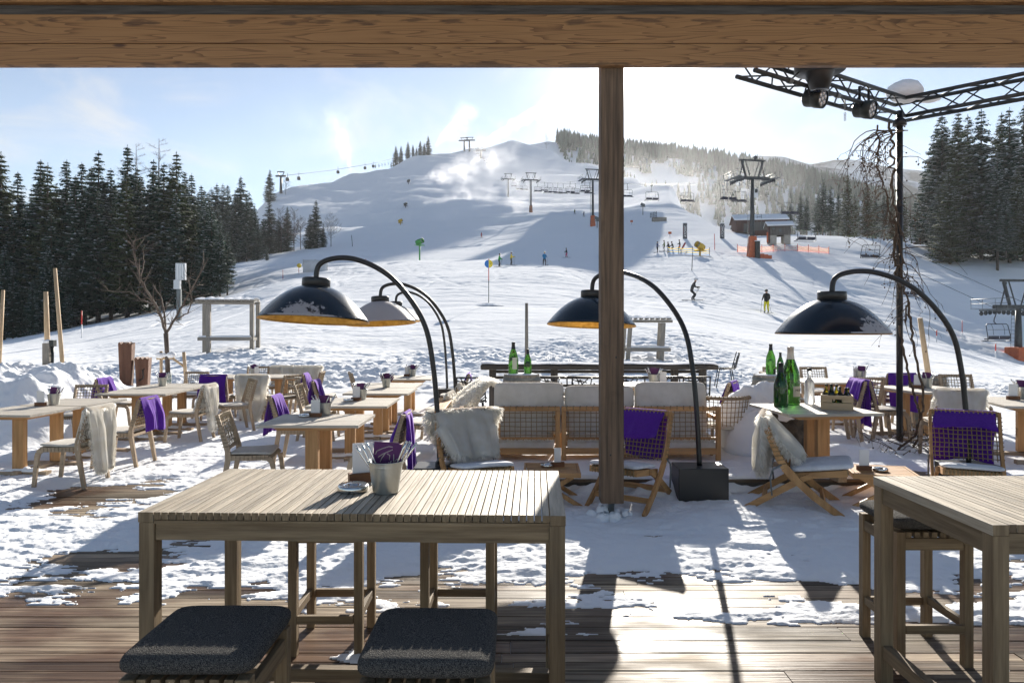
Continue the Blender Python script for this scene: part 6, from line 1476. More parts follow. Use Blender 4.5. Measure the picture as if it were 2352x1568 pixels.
# ---------------------------------------------------------------- nets and banner towers
def netfence(pxs,rows_top,rows_base,Y0,Y1,label,cols,h=1.0):
    n=len(pxs); pts=[]
    for i,px in enumerate(pxs): Y=Y0+(Y1-Y0)*i/(n-1); pts.append(onsnow(px,Y))
    o=pts[0].copy(); t=thing('net_fence',label,'safety net',o)
    for p in pts: MB().tube([p-o+Vector((0,0,-.4)),p-o+Vector((0,0,h+.2))],.05,6).build('net_post',IRON if cols[0]!=ORG else REDP,t)
    K=6
    for i in range(n-1):
        b=MB()
        for q in range(K):
            rows=[]
            for k in range(9):
                f=k/8; p=pts[i].lerp(pts[i+1],f)-o; sg_=.18*math.sin(math.pi*f); z0=.08+(h-.1-sg_)*q/K; z1=.08+(h-.1-sg_)*(q+1)/K
                rows.append([p+Vector((0,.03*math.sin(9*f+q),z0)),p+Vector((0,.03*math.sin(9*f+q+1),z1))])
            b.grid(rows,mat=q%len(cols))
        b.build('netting',cols,t)
def netmat(name,c,a):
    m,t,b=newmat(name); b.inputs['Base Color'].default_value=rgb(c); b.inputs['Roughness'].default_value=.8; out=t.n['Material Output']
    tl=t.N('ShaderNodeBsdfTranslucent'); tl.inputs['Color'].default_value=rgb(c); mx=t.N('ShaderNodeMixShader'); mx.inputs[0].default_value=.5; t.L(b.outputs[0],mx.inputs[1]); t.L(tl.outputs[0],mx.inputs[2])
    tr=t.N('ShaderNodeBsdfTransparent'); m2=t.N('ShaderNodeMixShader'); m2.inputs[0].default_value=a; t.L(tr.outputs[0],m2.inputs[1]); t.L(mx.outputs[0],m2.inputs[2]); t.L(m2.outputs[0],out.inputs['Surface']); return m
ORG=netmat('orange_red_net',(.80,.36,.28),.42); YEL=netmat('yellow_net',(.75,.52,.05),.75); BLU=netmat('blue_net',(.05,.25,.62),.8); OYE=netmat('yellow_orange_net',(.80,.55,.25),.38)
netfence([1693,1722,1749,1775,1802,1831,1856,1880,1903],0,0,118,121,'orange safety net on posts right of the nearest tower foot',[ORG,ORG,OYE,ORG,OYE,ORG],1.15)
netfence([1533,1558,1590,1606,1629],0,0,108,109,'blue and yellow net fence in front of the waiting skiers',[BLU,YEL,BLU,YEL,BLU,YEL],1.05)
TXT={}
def text_mesh(s,size,ext=.01):
    cu=bpy.data.curves.new('f','FONT'); cu.body=s; cu.size=size; cu.align_x='CENTER'; cu.align_y='CENTER'; cu.extrude=ext
    o=bpy.data.objects.new('f',cu); COL.objects.link(o); me=bpy.data.meshes.new_from_object(o.evaluated_get(bpy.context.evaluated_depsgraph_get())); bpy.data.objects.remove(o); return me
def banner(px,top,base,Y,label):
    v=onsnow(px,Y); t=thing('banner_tower',label,'banner tower',v,0,'dark banner towers'); h=(base-top)/F*Y; w=8.2/F*Y
    pl=MB().box(-w/2,w/2,-w/2,w/2,-.3,h).build('pillar',plain('slate_banner',(.06,.065,.075),.6),t,bevel=.04)
    me=text_mesh('ATOMIC',w*.85); me.materials.clear(); me.materials.append(WHITEPT); o=bpy.data.objects.new('lettering',me); COL.objects.link(o); o.parent=pl; o.matrix_local=Matrix.Translation((0,-w/2-.012,h*.48))@Matrix.Rotation(R(90),4,'X')@Matrix.Rotation(R(90),4,'Z')
    MB().box(-w*.56,w*.56,-w*.56,w*.56,h+.002,h+.15).build('snow_cap',SNOW,t); MB().box(-w/2-.01,-w/2+.012,-w/2-.012,-w/2-.001,h*.3,h*.75).build('red_stripe',REDP,pl)
banner(1572.6,514,549,140,'dark banner tower left of the yellow snow gun'); banner(1658,511,545,142,'dark banner tower beside the barn gable')
# ---------------------------------------------------------------- snow guns
def snowgun(px,Y,label,s=1.0,tower=3.4,yaw=180,body=None,elev=25,base=True):
    v=onsnow(px,Y); t=thing('snow_gun',label,'snow gun',v,R(yaw)); m=body or IRON
    M=Matrix.Translation((0,0,tower+.75*s))@Matrix.Rotation(R(90-elev),4,'Y')
    b=MB(); b.lathe([(.40*s,-.75*s),(.50*s,-.70*s),(.55*s,-.2*s),(.50*s,.5*s),(.46*s,.75*s),(.42*s,.75*s),(.40*s,.3*s),(0,.25*s)],18,M=M); b.lathe([(0,-.6*s),(.40*s,-.6*s),(.40*s,-.75*s)],18,M=M); b.build('barrel',m,t)
    MB().lathe([(.455*s,.62*s),(.50*s,.66*s),(.50*s,.78*s),(.43*s,.78*s)],18,M=M).build('nozzle_ring',GALV,t)
    if tower>.5: MB().tube([(0,0,-.5),(0,0,tower)],.15*s,9).build('mast',m,t); MB().box(-.8*s,.8*s,-.6*s,.6*s,tower,tower+.1).build('work_platform',m,t)
    else:
        b=MB()
        for sx in (-1,1): b.beam((sx*.7*s,-.5*s,-.1),(0,0,tower+.5*s),.09,.09); b.beam((sx*.7*s,.5*s,-.1),(0,0,tower+.5*s),.09,.09)
        b.box(-.6*s,.6*s,-.35*s,.35*s,.12,tower+.35*s); b.build('undercarriage',DARKST,t)
    MB().box(-.5*s,-.1*s,-.3*s,.3*s,tower+.1,tower+.5).build('valve_box',m,t)
    return t
GREENP=noisy('green_machine_paint',(.02,.20,.035),(.04,.32,.06),scale=(2,2,2),rough=.5,bump=0); YELP=noisy('yellow_machine_paint',(.45,.29,.02),(.6,.38,.03),scale=(2,2,2),rough=.5,bump=0)
snowgun(963.5,128,'green snow gun on a tall green mast, not blowing',.95,2.7,-30,GREENP,15)
snowgun(1607,106,'yellow and grey snow gun behind the blue and yellow net',1.0,.7,215,YELP,20)
snowgun(919.4,255,'snow gun blowing the lowest white plume',1.1,.9,0,YELP); snowgun(931,335,'snow gun blowing the middle white plume',1.2,.9,0); snowgun(938,415,'snow gun blowing the upper white plume',1.3,1.2,0)
snowgun(1371,190,'small snow gun beside the orange base of the tower by the post',.9,1.8,200,GALV); snowgun(1476,205,'snow gun on a slim mast right of the roof post',.8,2.4,190,GALV)
# ---------------------------------------------------------------- poles, signs, racks, ramp
def marker(px,base,top,Y,label,split=.5):
    v=onsnow(px,Y); h=(base-top)/F*Y; t=thing('piste_marker',label,'marker pole',v,0,'red and white piste markers')
    MB().tube([(0,0,-.3),(0,0,h*split)],.035,7).build('white_half',WHITEPT,t); MB().tube([(0,0,h*split),(0,0,h)],.037,7).build('red_half',REDP,t); return t
marker(187.5,780,717,46,'red and white piste marker before the dark wood on the left',.5); marker(2209,749,707,78,'red tipped piste marker in the blue shaded dip, farthest of three',.35); marker(2150.6,792,763,47,'red and white piste marker on the near crest, left one',.55); marker(2286,815,782,45,'red and white piste marker on the near crest, right one',.5); marker(686,637,612,98,'red piste pole with a yellow disc beside the white tarp',.2); marker(649.5,647,624,95,'thin red piste pole left of the yellow disc',.1); marker(751,619,598,105,'red piste pole at the right end of the white tarp',.1); marker(840,601,591,118,'short post with an orange top above the front lamp',.5)
v=onsnow(687.5,97.8); o=MB().lathe([(0,-.03),(.32,-.03),(.32,.03),(0,.03)],20,M=Matrix.Translation((0,0,1.05))@Matrix.Rotation(R(90),4,'X')).build('yellow_disc',plain('yellow_sign',(.7,.5,.05),.5)); o.location=v+Vector((0,-.1,.25)); tag(o,'pale yellow warning disc on the red pole beside the white tarp','sign')
v=onsnow(723,101); tp=thing('tarp_screen','white tarpaulin screen standing on the snow behind the front lamp','screen',v); b=MB(); b.grid([[Vector(((-.5+i/10)*3.5,.08*math.sin(i*1.3),z)) for z in (-.1,.5,1.0,1.72)] for i in range(11)]); b.build('tarpaulin',noisy('dull_white_tarp',(.50,.52,.55),(.62,.63,.66),scale=(1,1,1),rough=.7),tp,solid=.02)
for x in (-1.75,0,1.75): MB().tube([(x,.1,-.3),(x,.1,1.8)],.04,6).build('screen_post',GALV,tp)
v=onsnow(1122,42); sg=thing('direction_sign','round half blue half yellow sign on a thin pole in the snow','sign',v); hh=(700-605)/F*42
MB().tube([(0,0,-.3),(0,0,hh*.6)],.022,7).build('pole',IRON,sg); MB().tube([(0,0,hh*.6),(0,0,hh+.30)],.024,7).build('red_pole_top',REDP,sg)
for s,c,n in ((0,(.02,.16,.5),'blue_half'),(1,(.72,.55,.03),'yellow_half')):
    b=MB(); a0=math.pi/2 if s==0 else -math.pi/2; P_=[(.245*math.cos(a0+math.pi*k/14),.245*math.sin(a0+math.pi*k/14)) for k in range(15)]; b.prism(P_,-.045,-.026,M=Matrix.Translation((0,0,hh))); b.build(n,plain(n+'_paint',c,.5),sg)
b=MB(); 
for dx in (-.03,.03): b.beam((.12,-.048,hh-.03),(.12+dx*2,-.048,hh+.06),.012,.006,up=(0,1,0))
b.build('arrow_mark',DARKST,sg)
b=MB(); rows=[]
for i in range(25):
    a=6.283*i/24; rows.append([Vector((q*1.1*math.cos(a)*1.0,q*.8*math.sin(a),.20*(1-q**1.5)+.05*math.sin(7*a+q*5)*q*(1-q)*2-.05)) for q in [0,.2,.4,.6,.8,1.0]])
b.grid(rows); o=b.build('snow_mound',SNOW); o.location=v; tag(o,'low mound of lumpy snow round the foot of the blue and yellow sign','snow mound')
v=onsnow(411,50); gs=thing('lift_board','pale lattice lift information board on a grey pole before the dark wood','sign',v); MB().box(-.14,.16,-.1,.1,-.4,2.25).build('pole',GALV,gs)
b=MB(); b.box(-.2,.48,-.12,.12,2.9,4.1); b.box(-.34,.1,-.12,.12,2.25,2.898); b.build('board_case',plain('pale_metal_case',(.5,.52,.54),.4,.3),gs)
for x in (-.05,.12,.29): MB().box(x,x+.06,-.15,-.122,2.95,4.0).build('lattice_bar',WHITEPT,gs)
def rack(px,label,Y,legs,topz,x0,x1,d,rz=0,shelf=True):
    v=onsnow(px,Y); t=thing('ski_rack',label,'ski rack',v,R(rz))
    for (x,y,l) in legs: MB().beam((x,y,-.3),(x+l,y,topz),.13,.13,up=(0,1,0)).build('leg',GREYW['z'],t)
    for y in (-d/2,d/2): MB().tube([(x0,y,topz+.05),(x1,y,topz+.05)],.05,6).build('top_rail',GREYW['x'],t)
    n=int((x1-x0)/.16)
    for k in range(n): x=x0+.08+(x1-x0-.16)*k/(n-1); MB().tube([(x,-d/2-.18,topz+.13),(x,d/2+.18,topz+.13)],.032,6).build('top_slat',GREYW['y'],t)
    b=MB(); rows=[]
    for i in range(int((x1-x0)*12)+1):
        x=x0+i/12; h=.05+.07*abs(math.sin(x*math.pi/.16*.5+1))*.7+.05*vnoise(np.array([x*2]),np.array([1.]),3)[0]; rows.append([Vector((x,-d/2-.1+(d+.2)*k/6,topz+.14+h*math.sin(math.pi*(k+.3)/6.6))) for k in range(7)])
    b.grid(rows); b.build('snow_layer',SNOW,t)
    if shelf:
        for y in (-d/2,d/2): MB().box(x0+.1,x1-.1,y-.05,y+.05,.35,.47).build('low_rail',GREYW['x'],t); s=MB(); s.grid([[Vector((x0+.12+(x1-x0-.24)*i/20,y-.07+.14*k/4,.47+.07*math.sin(math.pi*k/4)*(.6+.5*vnoise(np.array([i*.5]),np.array([y]),2)[0]))) for k in range(5)] for i in range(21)]); s.build('rail_snow',SNOW,t)
        for x in (x0+.1,x1-.1): MB().box(x-.05,x+.05,-d/2+.051,d/2-.051,.35,.46).build('end_rail',GREYW['y'],t)
rack(524,'grey wooden ski rack with a snowy slatted top on the left snowfield',24.6,[(-.55,-.35,0),(-.93,.35,0),(.85,-.1,0),(.93,.35,0)],1.62,-1.0,1.0,.7,4)
rack(1482,'leaning grey wooden ski rack right of the roof post',22.6,[(-.62,-.35,.12),(.42,.3,.08),(.46,-.3,.08),(-.75,.3,.1)],1.26,-.75,.82,.7,-6)
def pole(a,b_,Y,r,label,name='pole',m=None):
    p0=W(*a,Y); p1=W(*b_,Y); o=MB().tube([p1-p0,(p1-p0)*.5,Vector((0,0,0)),Vector((0,0,-.5))],[r*.8,r*.9,r,r],8).build(name,m or PALEW['z']); o.location=p0; return tag(o,label,'pole')
pole((147,883),(126,616),12.6,.038,'tallest pale peeled pole behind the left snow bank'); pole((109,800),(105,670),13.6,.05,'pale pole standing behind the grey lamp post at the left'); pole((-3,860),(7,666),12.2,.035,'pale pole at the very left edge of the view'); pole((1209,870),(1209,696),13.0,.035,'thin weathered stick rising behind the champagne barrel',m=GREYW['z']); pole((2137,900),(2112,730),13.0,.055,'leaning pale stake behind the truss pole'); pole((1588,632),(1590,582),84,.05,'thin rod standing in the snow above the crouching skier',m=IRON); pole((809,562),(807,540),190,.09,'small lamp post on the middle of the left slope',m=IRON); pole((1641,567),(1640,537),118,.06,'thin pole with a round top right of the snow gun',m=REDP)
def planter(px,top,base,Y,w,label,crack=False):
    p=W(px,base,Y); h=(base-top)/F*Y; t=thing('carved_post',label,'post',(p.x,Y,p.z-.4),R(14)); b=MB(); m=noisy('red_brown_timber_'+str(px),(.075,.035,.022),(.17,.085,.055),scale=(14,14,1.2),rough=.8,bump=.4)
    n=8; vs=[];
    k=1.12
    for s,z in ((.85,0),(.92,.4),(k,h+.4)): vs.append([(-w/2*s,-w/2*s,z),(w/2*s,-w/2*s,z),(w/2*s,w/2*s,z),(-w/2*s,w/2*s,z)])
    b.add([p for r in vs for p in r],[(3,2,1,0)]+[(i*4+j,i*4+(j+1)%4,(i+1)*4+(j+1)%4,(i+1)*4+j) for i in range(2) for j in range(4)])
    e=w/2*k; wav=[(-e+2*e*q/12,h+.4+.025*math.sin(q*1.6)) for q in range(13)]
    b.prism([(-e,h+.38)]+[(x,z+.02) for x,z in wav]+[(e,h+.38)],-e,e); b.build('timber',m,t)
    if crack: c=MB(); c.tube([(.06,-w*.54,h+.2),(.02,-w*.53,h*.75+.3),(.03,-w*.52,h*.6+.2),(-.05,-w*.5,.45)],[.008,.016,.012,.018],4); c.build('crack',BLACKM,t)
planter(291,790,873,14.6,.23,'taller red brown carved timber post behind the purple blanket chair'); planter(329,824,878,14.7,.24,'shorter cracked red brown carved timber post',True)
p=W(110,868,13.2); lp=thing('lamp_post','short grey timber post with a dark fitting and a slanted bracket at the left','post',(p.x,13.2,p.z-.4)); MB().box(-.065,.065,-.065,.065,0,1.06).build('timber',GREYW['z'],lp); MB().tube([(.10,-.02,.1),(.10,-.02,1.0)],.025,7).build('dark_pipe',DARKST,lp); MB().beam((.02,-.05,.72),(.30,-.05,.42),.07,.07).build('bracket',GREYW['x'],lp); MB().sphere((0,0,1.09),.09,8,jit=.1,sq=(1,1,.5)).build('snow_cap',SNOW,lp); MB().box(.06,.14,-.06,.04,1.0,1.12).build('fitting',DARKST,lp)
v=onsnow(1510,185); rm=thing('timber_ramp','small timber ramp with a railing on the crest right of the post','ramp',v,R(8))
MB().box(-1.4,2.2,-.8,.8,-.3,1.0).build('deck_box',GREYW['x'],rm)
for k in range(5): MB().beam((-2.3+.42*k,-.8,.7),(-2.3+.42*k,-.8,2.1+.1*k),.1,.1).build('rail_post',IRON,rm)
for z in (1.0,1.4,1.8): MB().beam((-2.35,-.85,z),(-.55,-.85,z+.35),.06,.1).build('rail',IRON,rm)
for px,Y,lab in ((1538,150,'small orange sign on the crest left of the banner tower'),(1450,180,'small orange sign beside the ramp right of the post')):
    v=onsnow(px,Y); s=thing('small_sign',lab,'sign',v); MB().tube([(0,0,-.2),(0,0,.6)],.04,5).build('stick',IRON,s); MB().box(-.35,.35,-.03,.03,.6,1.1).build('panel',ORANGE,s)
# gondola line on the left skyline, twin pylons by the summit
def pylon(px,base,top,Y,label,arm=3.0,grp=None):
    z0=EYE-(base-HY)/F*Y; h=(base-top)/F*Y; t=thing('pylon',label,'pylon',((px-CX)/F*Y,Y,z0),0,grp)
    MB().tube([(0,0,-6),(0,0,h)],[.9,.6],8).build('mast',IRON,t); MB().box(-arm,arm,-.5,.5,h-.6,h+.3).build('crossarm',IRON,t); MB().box(-arm*.7,arm*.7,-.3,.3,h+2.0,h+2.5).build('top_beam',IRON,t)
    for s in (-1,1): MB().beam((s*arm*.6,0,h+2),(s*arm*.35,0,h+.3),.35,.35).build('gantry_leg',IRON,t)
    return t
pylon(645,420,404,400,'gondola pylon beside the round birch on the skyline'); pylon(1078,345,322,610,'right one of the twin pylons on the ridge below the summit',5); pylon(1066,342,323,620,'left one of the twin pylons on the ridge below the summit',5); pylon(1104,365,345,560,'lift pylon on the face below the summit',4)
gc=MB(); gl=[(645,404.5,400),(705,398,440),(765,391,480),(850,377,540),(905,364,580)]; gc.tube([W(*q) for q in gl],.12,4); o=gc.build('gondola_cable',IRON); tag(o,'thin gondola cable running along the left skyline','cable')
for px,row,Y,lab in ((686,406,428,'gondola cabin second right of the pylon'),(660,408,410,'gondola cabin nearest the pylon'),(776,392,485,'gondola cabin left of the tall skyline plume'),(838,383,530,'pale gondola cabin right of the tall skyline plume'),(857,379,545,'dark gondola cabin before the low ridge spruces')):
    p=W(px,row,Y); t=thing('gondola_cabin',lab,'gondola',p,0,'gondola cabins on the skyline'); MB().tube([(0,0,2.6),(0,0,0)],.12,5).build('hanger',IRON,t); b=MB(); b.lathe([(0,0),(.9,-.1),(1.1,-.6),(1.1,-1.7),(.8,-2.1),(0,-2.1)],10); b.build('cabin',DARKST,t)
v=onsnow(1108,530)
for k in range(7): o=dup(lch,loc=W(1085+k*6,342+k*5.5,600-k*12)+Vector((0,0,3)),rz=.5,label='minute chair of the upper lift crossing the shaded face below the summit'); o['group']='chairs of the upper lift'
# ---------------------------------------------------------------- skiers
SKIN=plain('skin',(.45,.26,.18),.6); HELM=plain('dark_helmet',(.02,.02,.022),.3); HELW=plain('pale_helmet',(.55,.55,.56),.3); BOOT=plain('grey_boots',(.10,.10,.11),.4); SKIM=plain('ski_base',(.05,.05,.06),.3)
def cloth(c): return noisy('ski_cloth_%d'%len(bpy.data.materials),[x*.8 for x in c],c,scale=(6,6,6),rough=.85,bump=.4,bdist=.03)
def person(loc,label,jacket,pants,yaw=0,crouch=0,lean=0,arm=(.35,.35),stride=.12,poles=True,skis=True,helm=None,sit=0,s=1.0,group='skiers on the piste'):
    """one skinned body; faces +x"""
    t=thing('person',label,'person',loc,R(yaw),group); t.scale=(s,)*3
    k=crouch; hip=Vector((-.12*k-.05*sit,0,.93-.20*k-.42*sit)); ch=hip+Vector((.10*k+lean,0,.46-.04*k)); nk=ch+Vector((.05*k+lean*.3,0,.13)); hd=nk+Vector((.03+.03*k,0,.15))
    V=[];E=[];RR=[]
    def pt(p,r): V.append(tuple(p)); RR.append(r); return len(V)-1
    h=pt(hip,.155); w=pt(hip.lerp(ch,.5),.150); c=pt(ch,.165); n=pt(nk,.065); hh=pt(hd,.098); ht=pt(hd+Vector((.01,0,.08)),.088)
    E+= [(h,w),(w,c),(c,n),(n,hh),(hh,ht)]
    hands=[]; feet=[]
    for sd in (-1,1):
        sh=pt(ch+Vector((0,sd*.20,.05)),.075); a=arm[0 if sd<0 else 1]
        el=pt(ch+Vector((.02+.18*a,sd*.27,-.22)),.058); ha=pt(ch+Vector((.12+.5*a,sd*.25,-.38+.32*a)),.042); fi=pt(ch+Vector((.18+.55*a,sd*.24,-.43+.33*a)),.036)
        E+= [(c,sh),(sh,el),(el,ha),(ha,fi)]; hands.append(Vector(V[fi]))
        hj=pt(hip+Vector((0,sd*.10,-.06)),.115); kn=pt(Vector((.05+.20*k+.3*sit+(stride*.5*sd),sd*.12,.49-.07*k-.12*sit)),.080); an=pt(Vector((-.02+stride*sd*.8,sd*.13,.13)),.058); to=pt(Vector((.13+stride*sd*.8,sd*.14,.07)),.05)
        E+= [(h,hj),(hj,kn),(kn,an),(an,to)]; feet.append(Vector((stride*sd*.8,sd*.14,.02)))
    me=bpy.data.meshes.new('b'); me.from_pydata(V,E,[]); o=bpy.data.objects.new('b',me); COL.objects.link(o)
    m=o.modifiers.new('s','SKIN'); m.use_smooth_shade=True
    for i,sv in enumerate(me.skin_vertices[0].data): sv.radius=(RR[i],RR[i]); sv.use_root=(i==0)
    u=o.modifiers.new('u','SUBSURF'); u.levels=1; u.render_levels=1
    dg=bpy.context.evaluated_depsgraph_get(); bm=bpy.data.meshes.new_from_object(o.evaluated_get(dg)); bpy.data.objects.remove(o)
    bm.materials.clear()
    for mm in (jacket,pants,SKIN,BOOT): bm.materials.append(mm)
    hz=hip.z-.02
    for p in bm.polygons:
        z=p.center.z; x=p.center.x; y=abs(p.center.y)
        p.material_index=3 if z<.17 else 2 if (z>nk.z+.03) else 1 if (z<hz and y<.24) else 0; p.use_smooth=True
    bo=bpy.data.objects.new('body',bm); COL.objects.link(bo); bo.parent=t
    MB().lathe([(.115,-.03),(.122,.02),(.112,.09),(.07,.135),(0,.148)],14,M=Matrix.Translation(hd+Vector((-.01,0,.03)))).build('helmet',helm or HELM,t)
    MB().box(-.02,.03,-.085,.085,-.03,.035,M=Matrix.Translation(hd+Vector((.095,0,.035)))).build('goggles',BLACKM,t)
    if skis:
        for f in feet: b=MB(); b.beam(f+Vector((-.72,0,.0)),f+Vector((.70,0,0)),.085,.025); b.beam(f+Vector((.70,0,0)),f+Vector((.88,0,.09)),.085,.02,taper=.6); b.build('ski',SKIM,t)
    if poles:
        for q,sd in zip(hands,(-1,1)): 
            g=Vector((q.x-.15-.55*k,sd*.42,.02)); b=MB(); b.tube([q+Vector((.01,0,.06)),g],.011,5); b.lathe([(0,.0),(.045,.005),(0,.012)],8,M=Matrix.Translation(q.lerp(g,.95))); b.build('ski_pole',IRON,t)
    return t
J=dict(grn=cloth((.03,.30,.05)),yel=cloth((.62,.48,.02)),blu=cloth((.02,.20,.42)),blk=cloth((.016,.016,.018)),red=cloth((.40,.03,.02)),gry=cloth((.05,.048,.05)),pink=cloth((.55,.05,.16)),yp=cloth((.62,.56,.01)),dk=cloth((.03,.03,.034)),navy=cloth((.03,.06,.15)),lime=cloth((.10,.16,.03)))
def at(px,Y): return onsnow(px,Y)
person(at(1590,54),'crouching skier in dark grey with a pale helmet gliding right',J['gry'],J['dk'],-8,.75,.12,(.25,.55),.1,helm=HELW,s=1.05)
person(at(1760,54),'skier in black jacket and bright yellow trousers seen from behind',J['blk'],J['yp'],95,.05,0,(.15,.15),.03,s=1.02)
person(at(1146,93),'skier in a green jacket standing beside the one in yellow',J['grn'],J['dk'],10,.1,.04,(.3,.3),.1)
person(at(1173.5,95),'skier in a yellow jacket right of the one in green',J['yel'],J['dk'],12,.05,.0,(.6,.5),.1)
person(at(1250,91),'skier in a blue jacket standing legs apart',J['blu'],J['blk'],-70,.05,0,(.2,.2),.12)
person(at(1301,128),'skier in a black top and pink trousers',J['blk'],J['pink'],160,.15,.03,(.3,.3),.12)
person(at(1105,215),'small distant skier in red left of the green one',J['red'],J['red'],-20,.3,.05,(.3,.3),.15)
person(at(1340,225),'tiny skier in blue just above the tower base by the post',J['navy'],J['dk'],-60,.4,.1,(.4,.2),.15); person(at(1319,235),'faint pale skier in the mist left of the tower by the post',J['lime'],J['gry'],-60,.3,.1,(.4,.2),.15)
GW='skiers waiting by the blue and yellow net'
person(at(1509,112),'waiting skier in a blue jacket, leftmost by the net',J['navy'],J['dk'],10,.05,0,(.25,.25),.05,group=GW); person(at(1525,113),'waiting skier in black with a lime stripe, second by the net',J['lime'],J['blk'],180,.05,0,(.2,.2),.05,group=GW)
person(at(1536,112.5),'sitting figure in black behind the left end of the net',J['blk'],J['dk'],200,.1,.15,(.3,.3),.05,False,False,group=GW,sit=.6); person(at(1545,113),'second sitting figure in black behind the net',J['dk'],J['blk'],160,.1,.15,(.3,.3),.05,False,False,group=GW,sit=.6); person(at(1561,114),'standing figure in dark red trousers behind the net',J['dk'],J['red'],170,.05,.05,(.3,.3),.05,False,False,group=GW)
v=at(1568.5,113.5); o=MB().lathe([(0,-.012),(.14,-.012),(.14,.012),(0,.012)],16,M=Matrix.Rotation(R(25),4,'Y')@Matrix.Scale(5.2,4,(0,0,1))).build('b',REDP); bpy.data.objects.remove(o)
b=MB(); pr=[(-.14,-.6),(-.10,-.74),(0,-.78),(.10,-.74),(.14,-.6),(.14,.6),(.10,.74),(0,.78),(-.10,.74),(-.14,.6)]; b.prism(pr,-.012,.012,M=Matrix.Rotation(R(28),4,'Y')); o=b.build('snowboard',plain('dark_red_board',(.25,.02,.04),.35)); o.location=v+Vector((0,0,.75)); tag(o,'dark red snowboard leaning beside the figure in red trousers','snowboard')
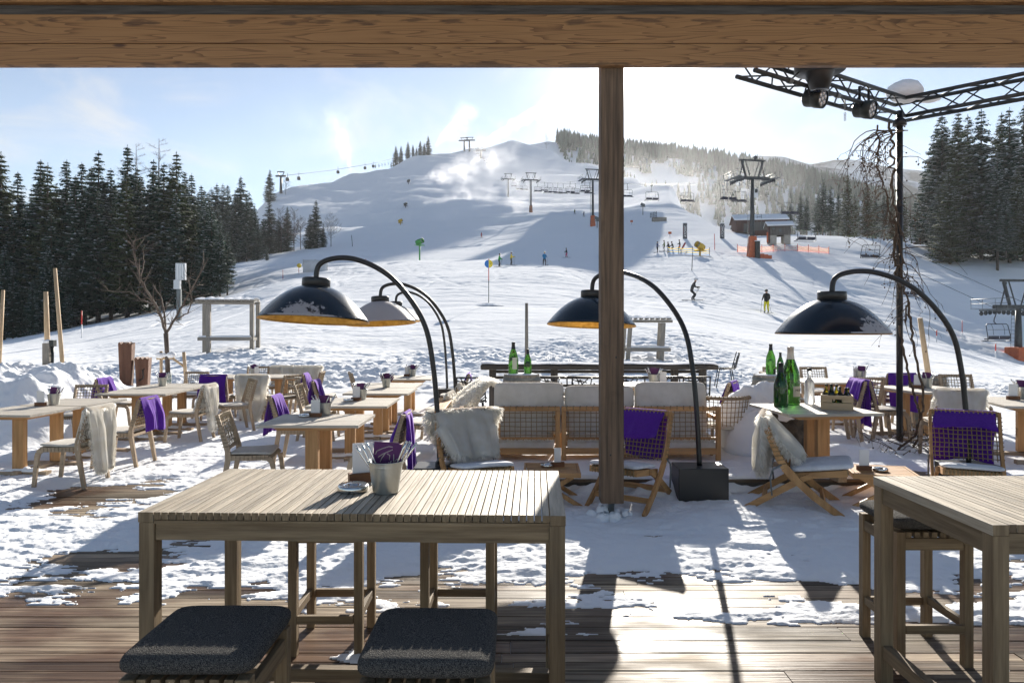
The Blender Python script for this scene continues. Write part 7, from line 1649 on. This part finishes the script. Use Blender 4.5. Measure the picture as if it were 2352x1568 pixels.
# ---------------------------------------------------------------- the air: haze and blown snow
def volmat(name,col,dens,aniso):
    m=bpy.data.materials.new(name); m.use_nodes=True; t=NT(m); t.n.clear(); out=t.N('ShaderNodeOutputMaterial')
    v=t.N('ShaderNodeVolumePrincipled'); v.inputs['Color'].default_value=rgb(col); v.inputs['Anisotropy'].default_value=aniso; v.inputs['Density'].default_value=dens
    t.L(v.outputs[0],out.inputs['Volume']); return m,t,v
HAZE,_,_=volmat('pale_air',(.93,.95,1.0),.00009,.35)
hz=MB().box(-1500,1500,-60,1900,-7.5,480).build('haze',HAZE); hz['kind']='stuff'
def plume(a,b,r0,r1,dens,label,nscale=1.0,soft=.55,wind=(0,0,0),aniso=.72,squash=1.0,cut=.42):
    """snow blown along a cone from a to b: density from noise, fading to the cone's skin and its far end"""
    a=Vector(a); b=Vector(b); L=(b-a).length; m,t,v=volmat('blown_snow',(.97,.975,1.0),1,aniso)
    tc=t.N('ShaderNodeTexCoord'); sep=t.N('ShaderNodeSeparateXYZ'); t.L(tc.outputs['Object'],sep.inputs[0])
    def M(op,x,y=None,z=None,clamp=False):
        n=t.N('ShaderNodeMath',operation=op); n.use_clamp=clamp
        for i,q in enumerate((x,y,z)):
            if q is None: continue
            if isinstance(q,(int,float)): n.inputs[i].default_value=q
            else: t.L(q,n.inputs[i])
        return n.outputs[0]
    wn=t.N('ShaderNodeTexNoise'); wn.inputs['Scale'].default_value=2.6/(r0+r1); wn.inputs['Detail'].default_value=4; wn.inputs['Roughness'].default_value=.6; t.L(tc.outputs['Object'],wn.inputs['Vector'])
    ws=t.N('ShaderNodeSeparateXYZ'); t.L(wn.outputs['Color'],ws.inputs[0])
    f=M('DIVIDE',sep.outputs['Z'],L,clamp=True)
    rad=M('MULTIPLY_ADD',M('POWER',f,.8),r1-r0,r0)
    wx=M('MULTIPLY_ADD',M('MULTIPLY',M('SUBTRACT',ws.outputs[0],.5),2.2),rad,sep.outputs['X']); wy=M('MULTIPLY_ADD',M('MULTIPLY',M('SUBTRACT',ws.outputs[1],.5),2.2),rad,sep.outputs['Y'])
    rho0=M('SQRT',M('ADD',M('POWER',sep.outputs['X'],2),M('POWER',sep.outputs['Y'],2)))
    rho=M('SQRT',M('ADD',M('POWER',wx,2),M('POWER',wy,2)))
    q=M('DIVIDE',rho,rad)
    nz=t.N('ShaderNodeTexNoise'); nz.inputs['Scale'].default_value=nscale*3.0/(r0+r1); nz.inputs['Detail'].default_value=5; nz.inputs['Roughness'].default_value=.62; nz.inputs['Distortion'].default_value=.5; t.L(tc.outputs['Object'],nz.inputs['Vector'])
    shape=M('SUBTRACT',M('SUBTRACT',1.0,q),M('MULTIPLY',M('SUBTRACT',1.0,nz.outputs['Fac']),soft*1.6))
    d=M('MULTIPLY',M('MAXIMUM',M('ADD',shape,cut),0.0),2.2)
    end=M('MULTIPLY',M('SUBTRACT',1.0,M('POWER',f,3.0),clamp=True),M('MULTIPLY',M('SUBTRACT',1.0,M('DIVIDE',rho0,M('MULTIPLY',rad,1.45))),4.0,clamp=True))
    near_=M('DIVIDE',dens,M('MULTIPLY_ADD',f,3.0,1.0))
    t.L(M('MULTIPLY',M('MULTIPLY',M('MINIMUM',d,1.5),end,clamp=False),near_),v.inputs['Density'])
    p=MB(); pr=[(0,0)]+[(1.46*(r0+(r1-r0)*(k/12)**.8),L*k/12) for k in range(13)]+[(0,L)]; p.lathe(pr,18); 
    if squash!=1: p.v=[(x,y*squash,z) for x,y,z in p.v]
    o=p.build('snow_mist',m); o.location=a; o.rotation_mode='QUATERNION'; o.rotation_quaternion=(b-a).to_track_quat('Z','X'); o['kind']='stuff'; return o
def Wp(px,py,Y): return tuple(W(px,py,Y))
plume(Wp(938,433,412),Wp(1190,335,430),1.4,28,.026,'',1.0,1.0,cut=.36)
plume(Wp(931,488,333),Wp(1160,435,360),1.2,17,.034,'',1.0,1.0,cut=.36)
plume(Wp(919,533,254),Wp(1230,430,300),1.0,19,.034,'',1.0,1.0,cut=.36)
plume(Wp(990,500,300),Wp(1460,460,310),12,24,.0042,'',1.2,.9,cut=.45)
plume(Wp(1010,420,400),Wp(1440,405,430),18,40,.0024,'',1.1,1.0,cut=.42)
plume(Wp(1000,335,640),Wp(1095,235,660),3,24,.016,'',1.0,1.0,cut=.36)
plume(Wp(1108,330,1210),Wp(1392,163,1260),8,30,.022,'',1.1,1.0,cut=.38)
plume(Wp(807,397,600),Wp(765,235,620),3.5,22,.017,'',.9,1.0,cut=.38)
plume(Wp(790,340,640),Wp(650,270,660),30,70,.0018,'',1.1,1.15,cut=.45)
plume(Wp(780,300,640),Wp(920,190,660),30,55,.0014,'',1.1,1.15,cut=.42)
plume(Wp(588,462,470),Wp(470,340,500),8,48,.0026,'',1.0,1.1,cut=.40)
plume(Wp(1400,478,230),Wp(1920,475,300),18,34,.0013,'',1.0,.95,cut=.5)
plume(Wp(1380,400,420),Wp(1880,410,430),30,50,.0012,'',1.0,.95,cut=.5)
SC.cycles.volume_step_rate=1.0
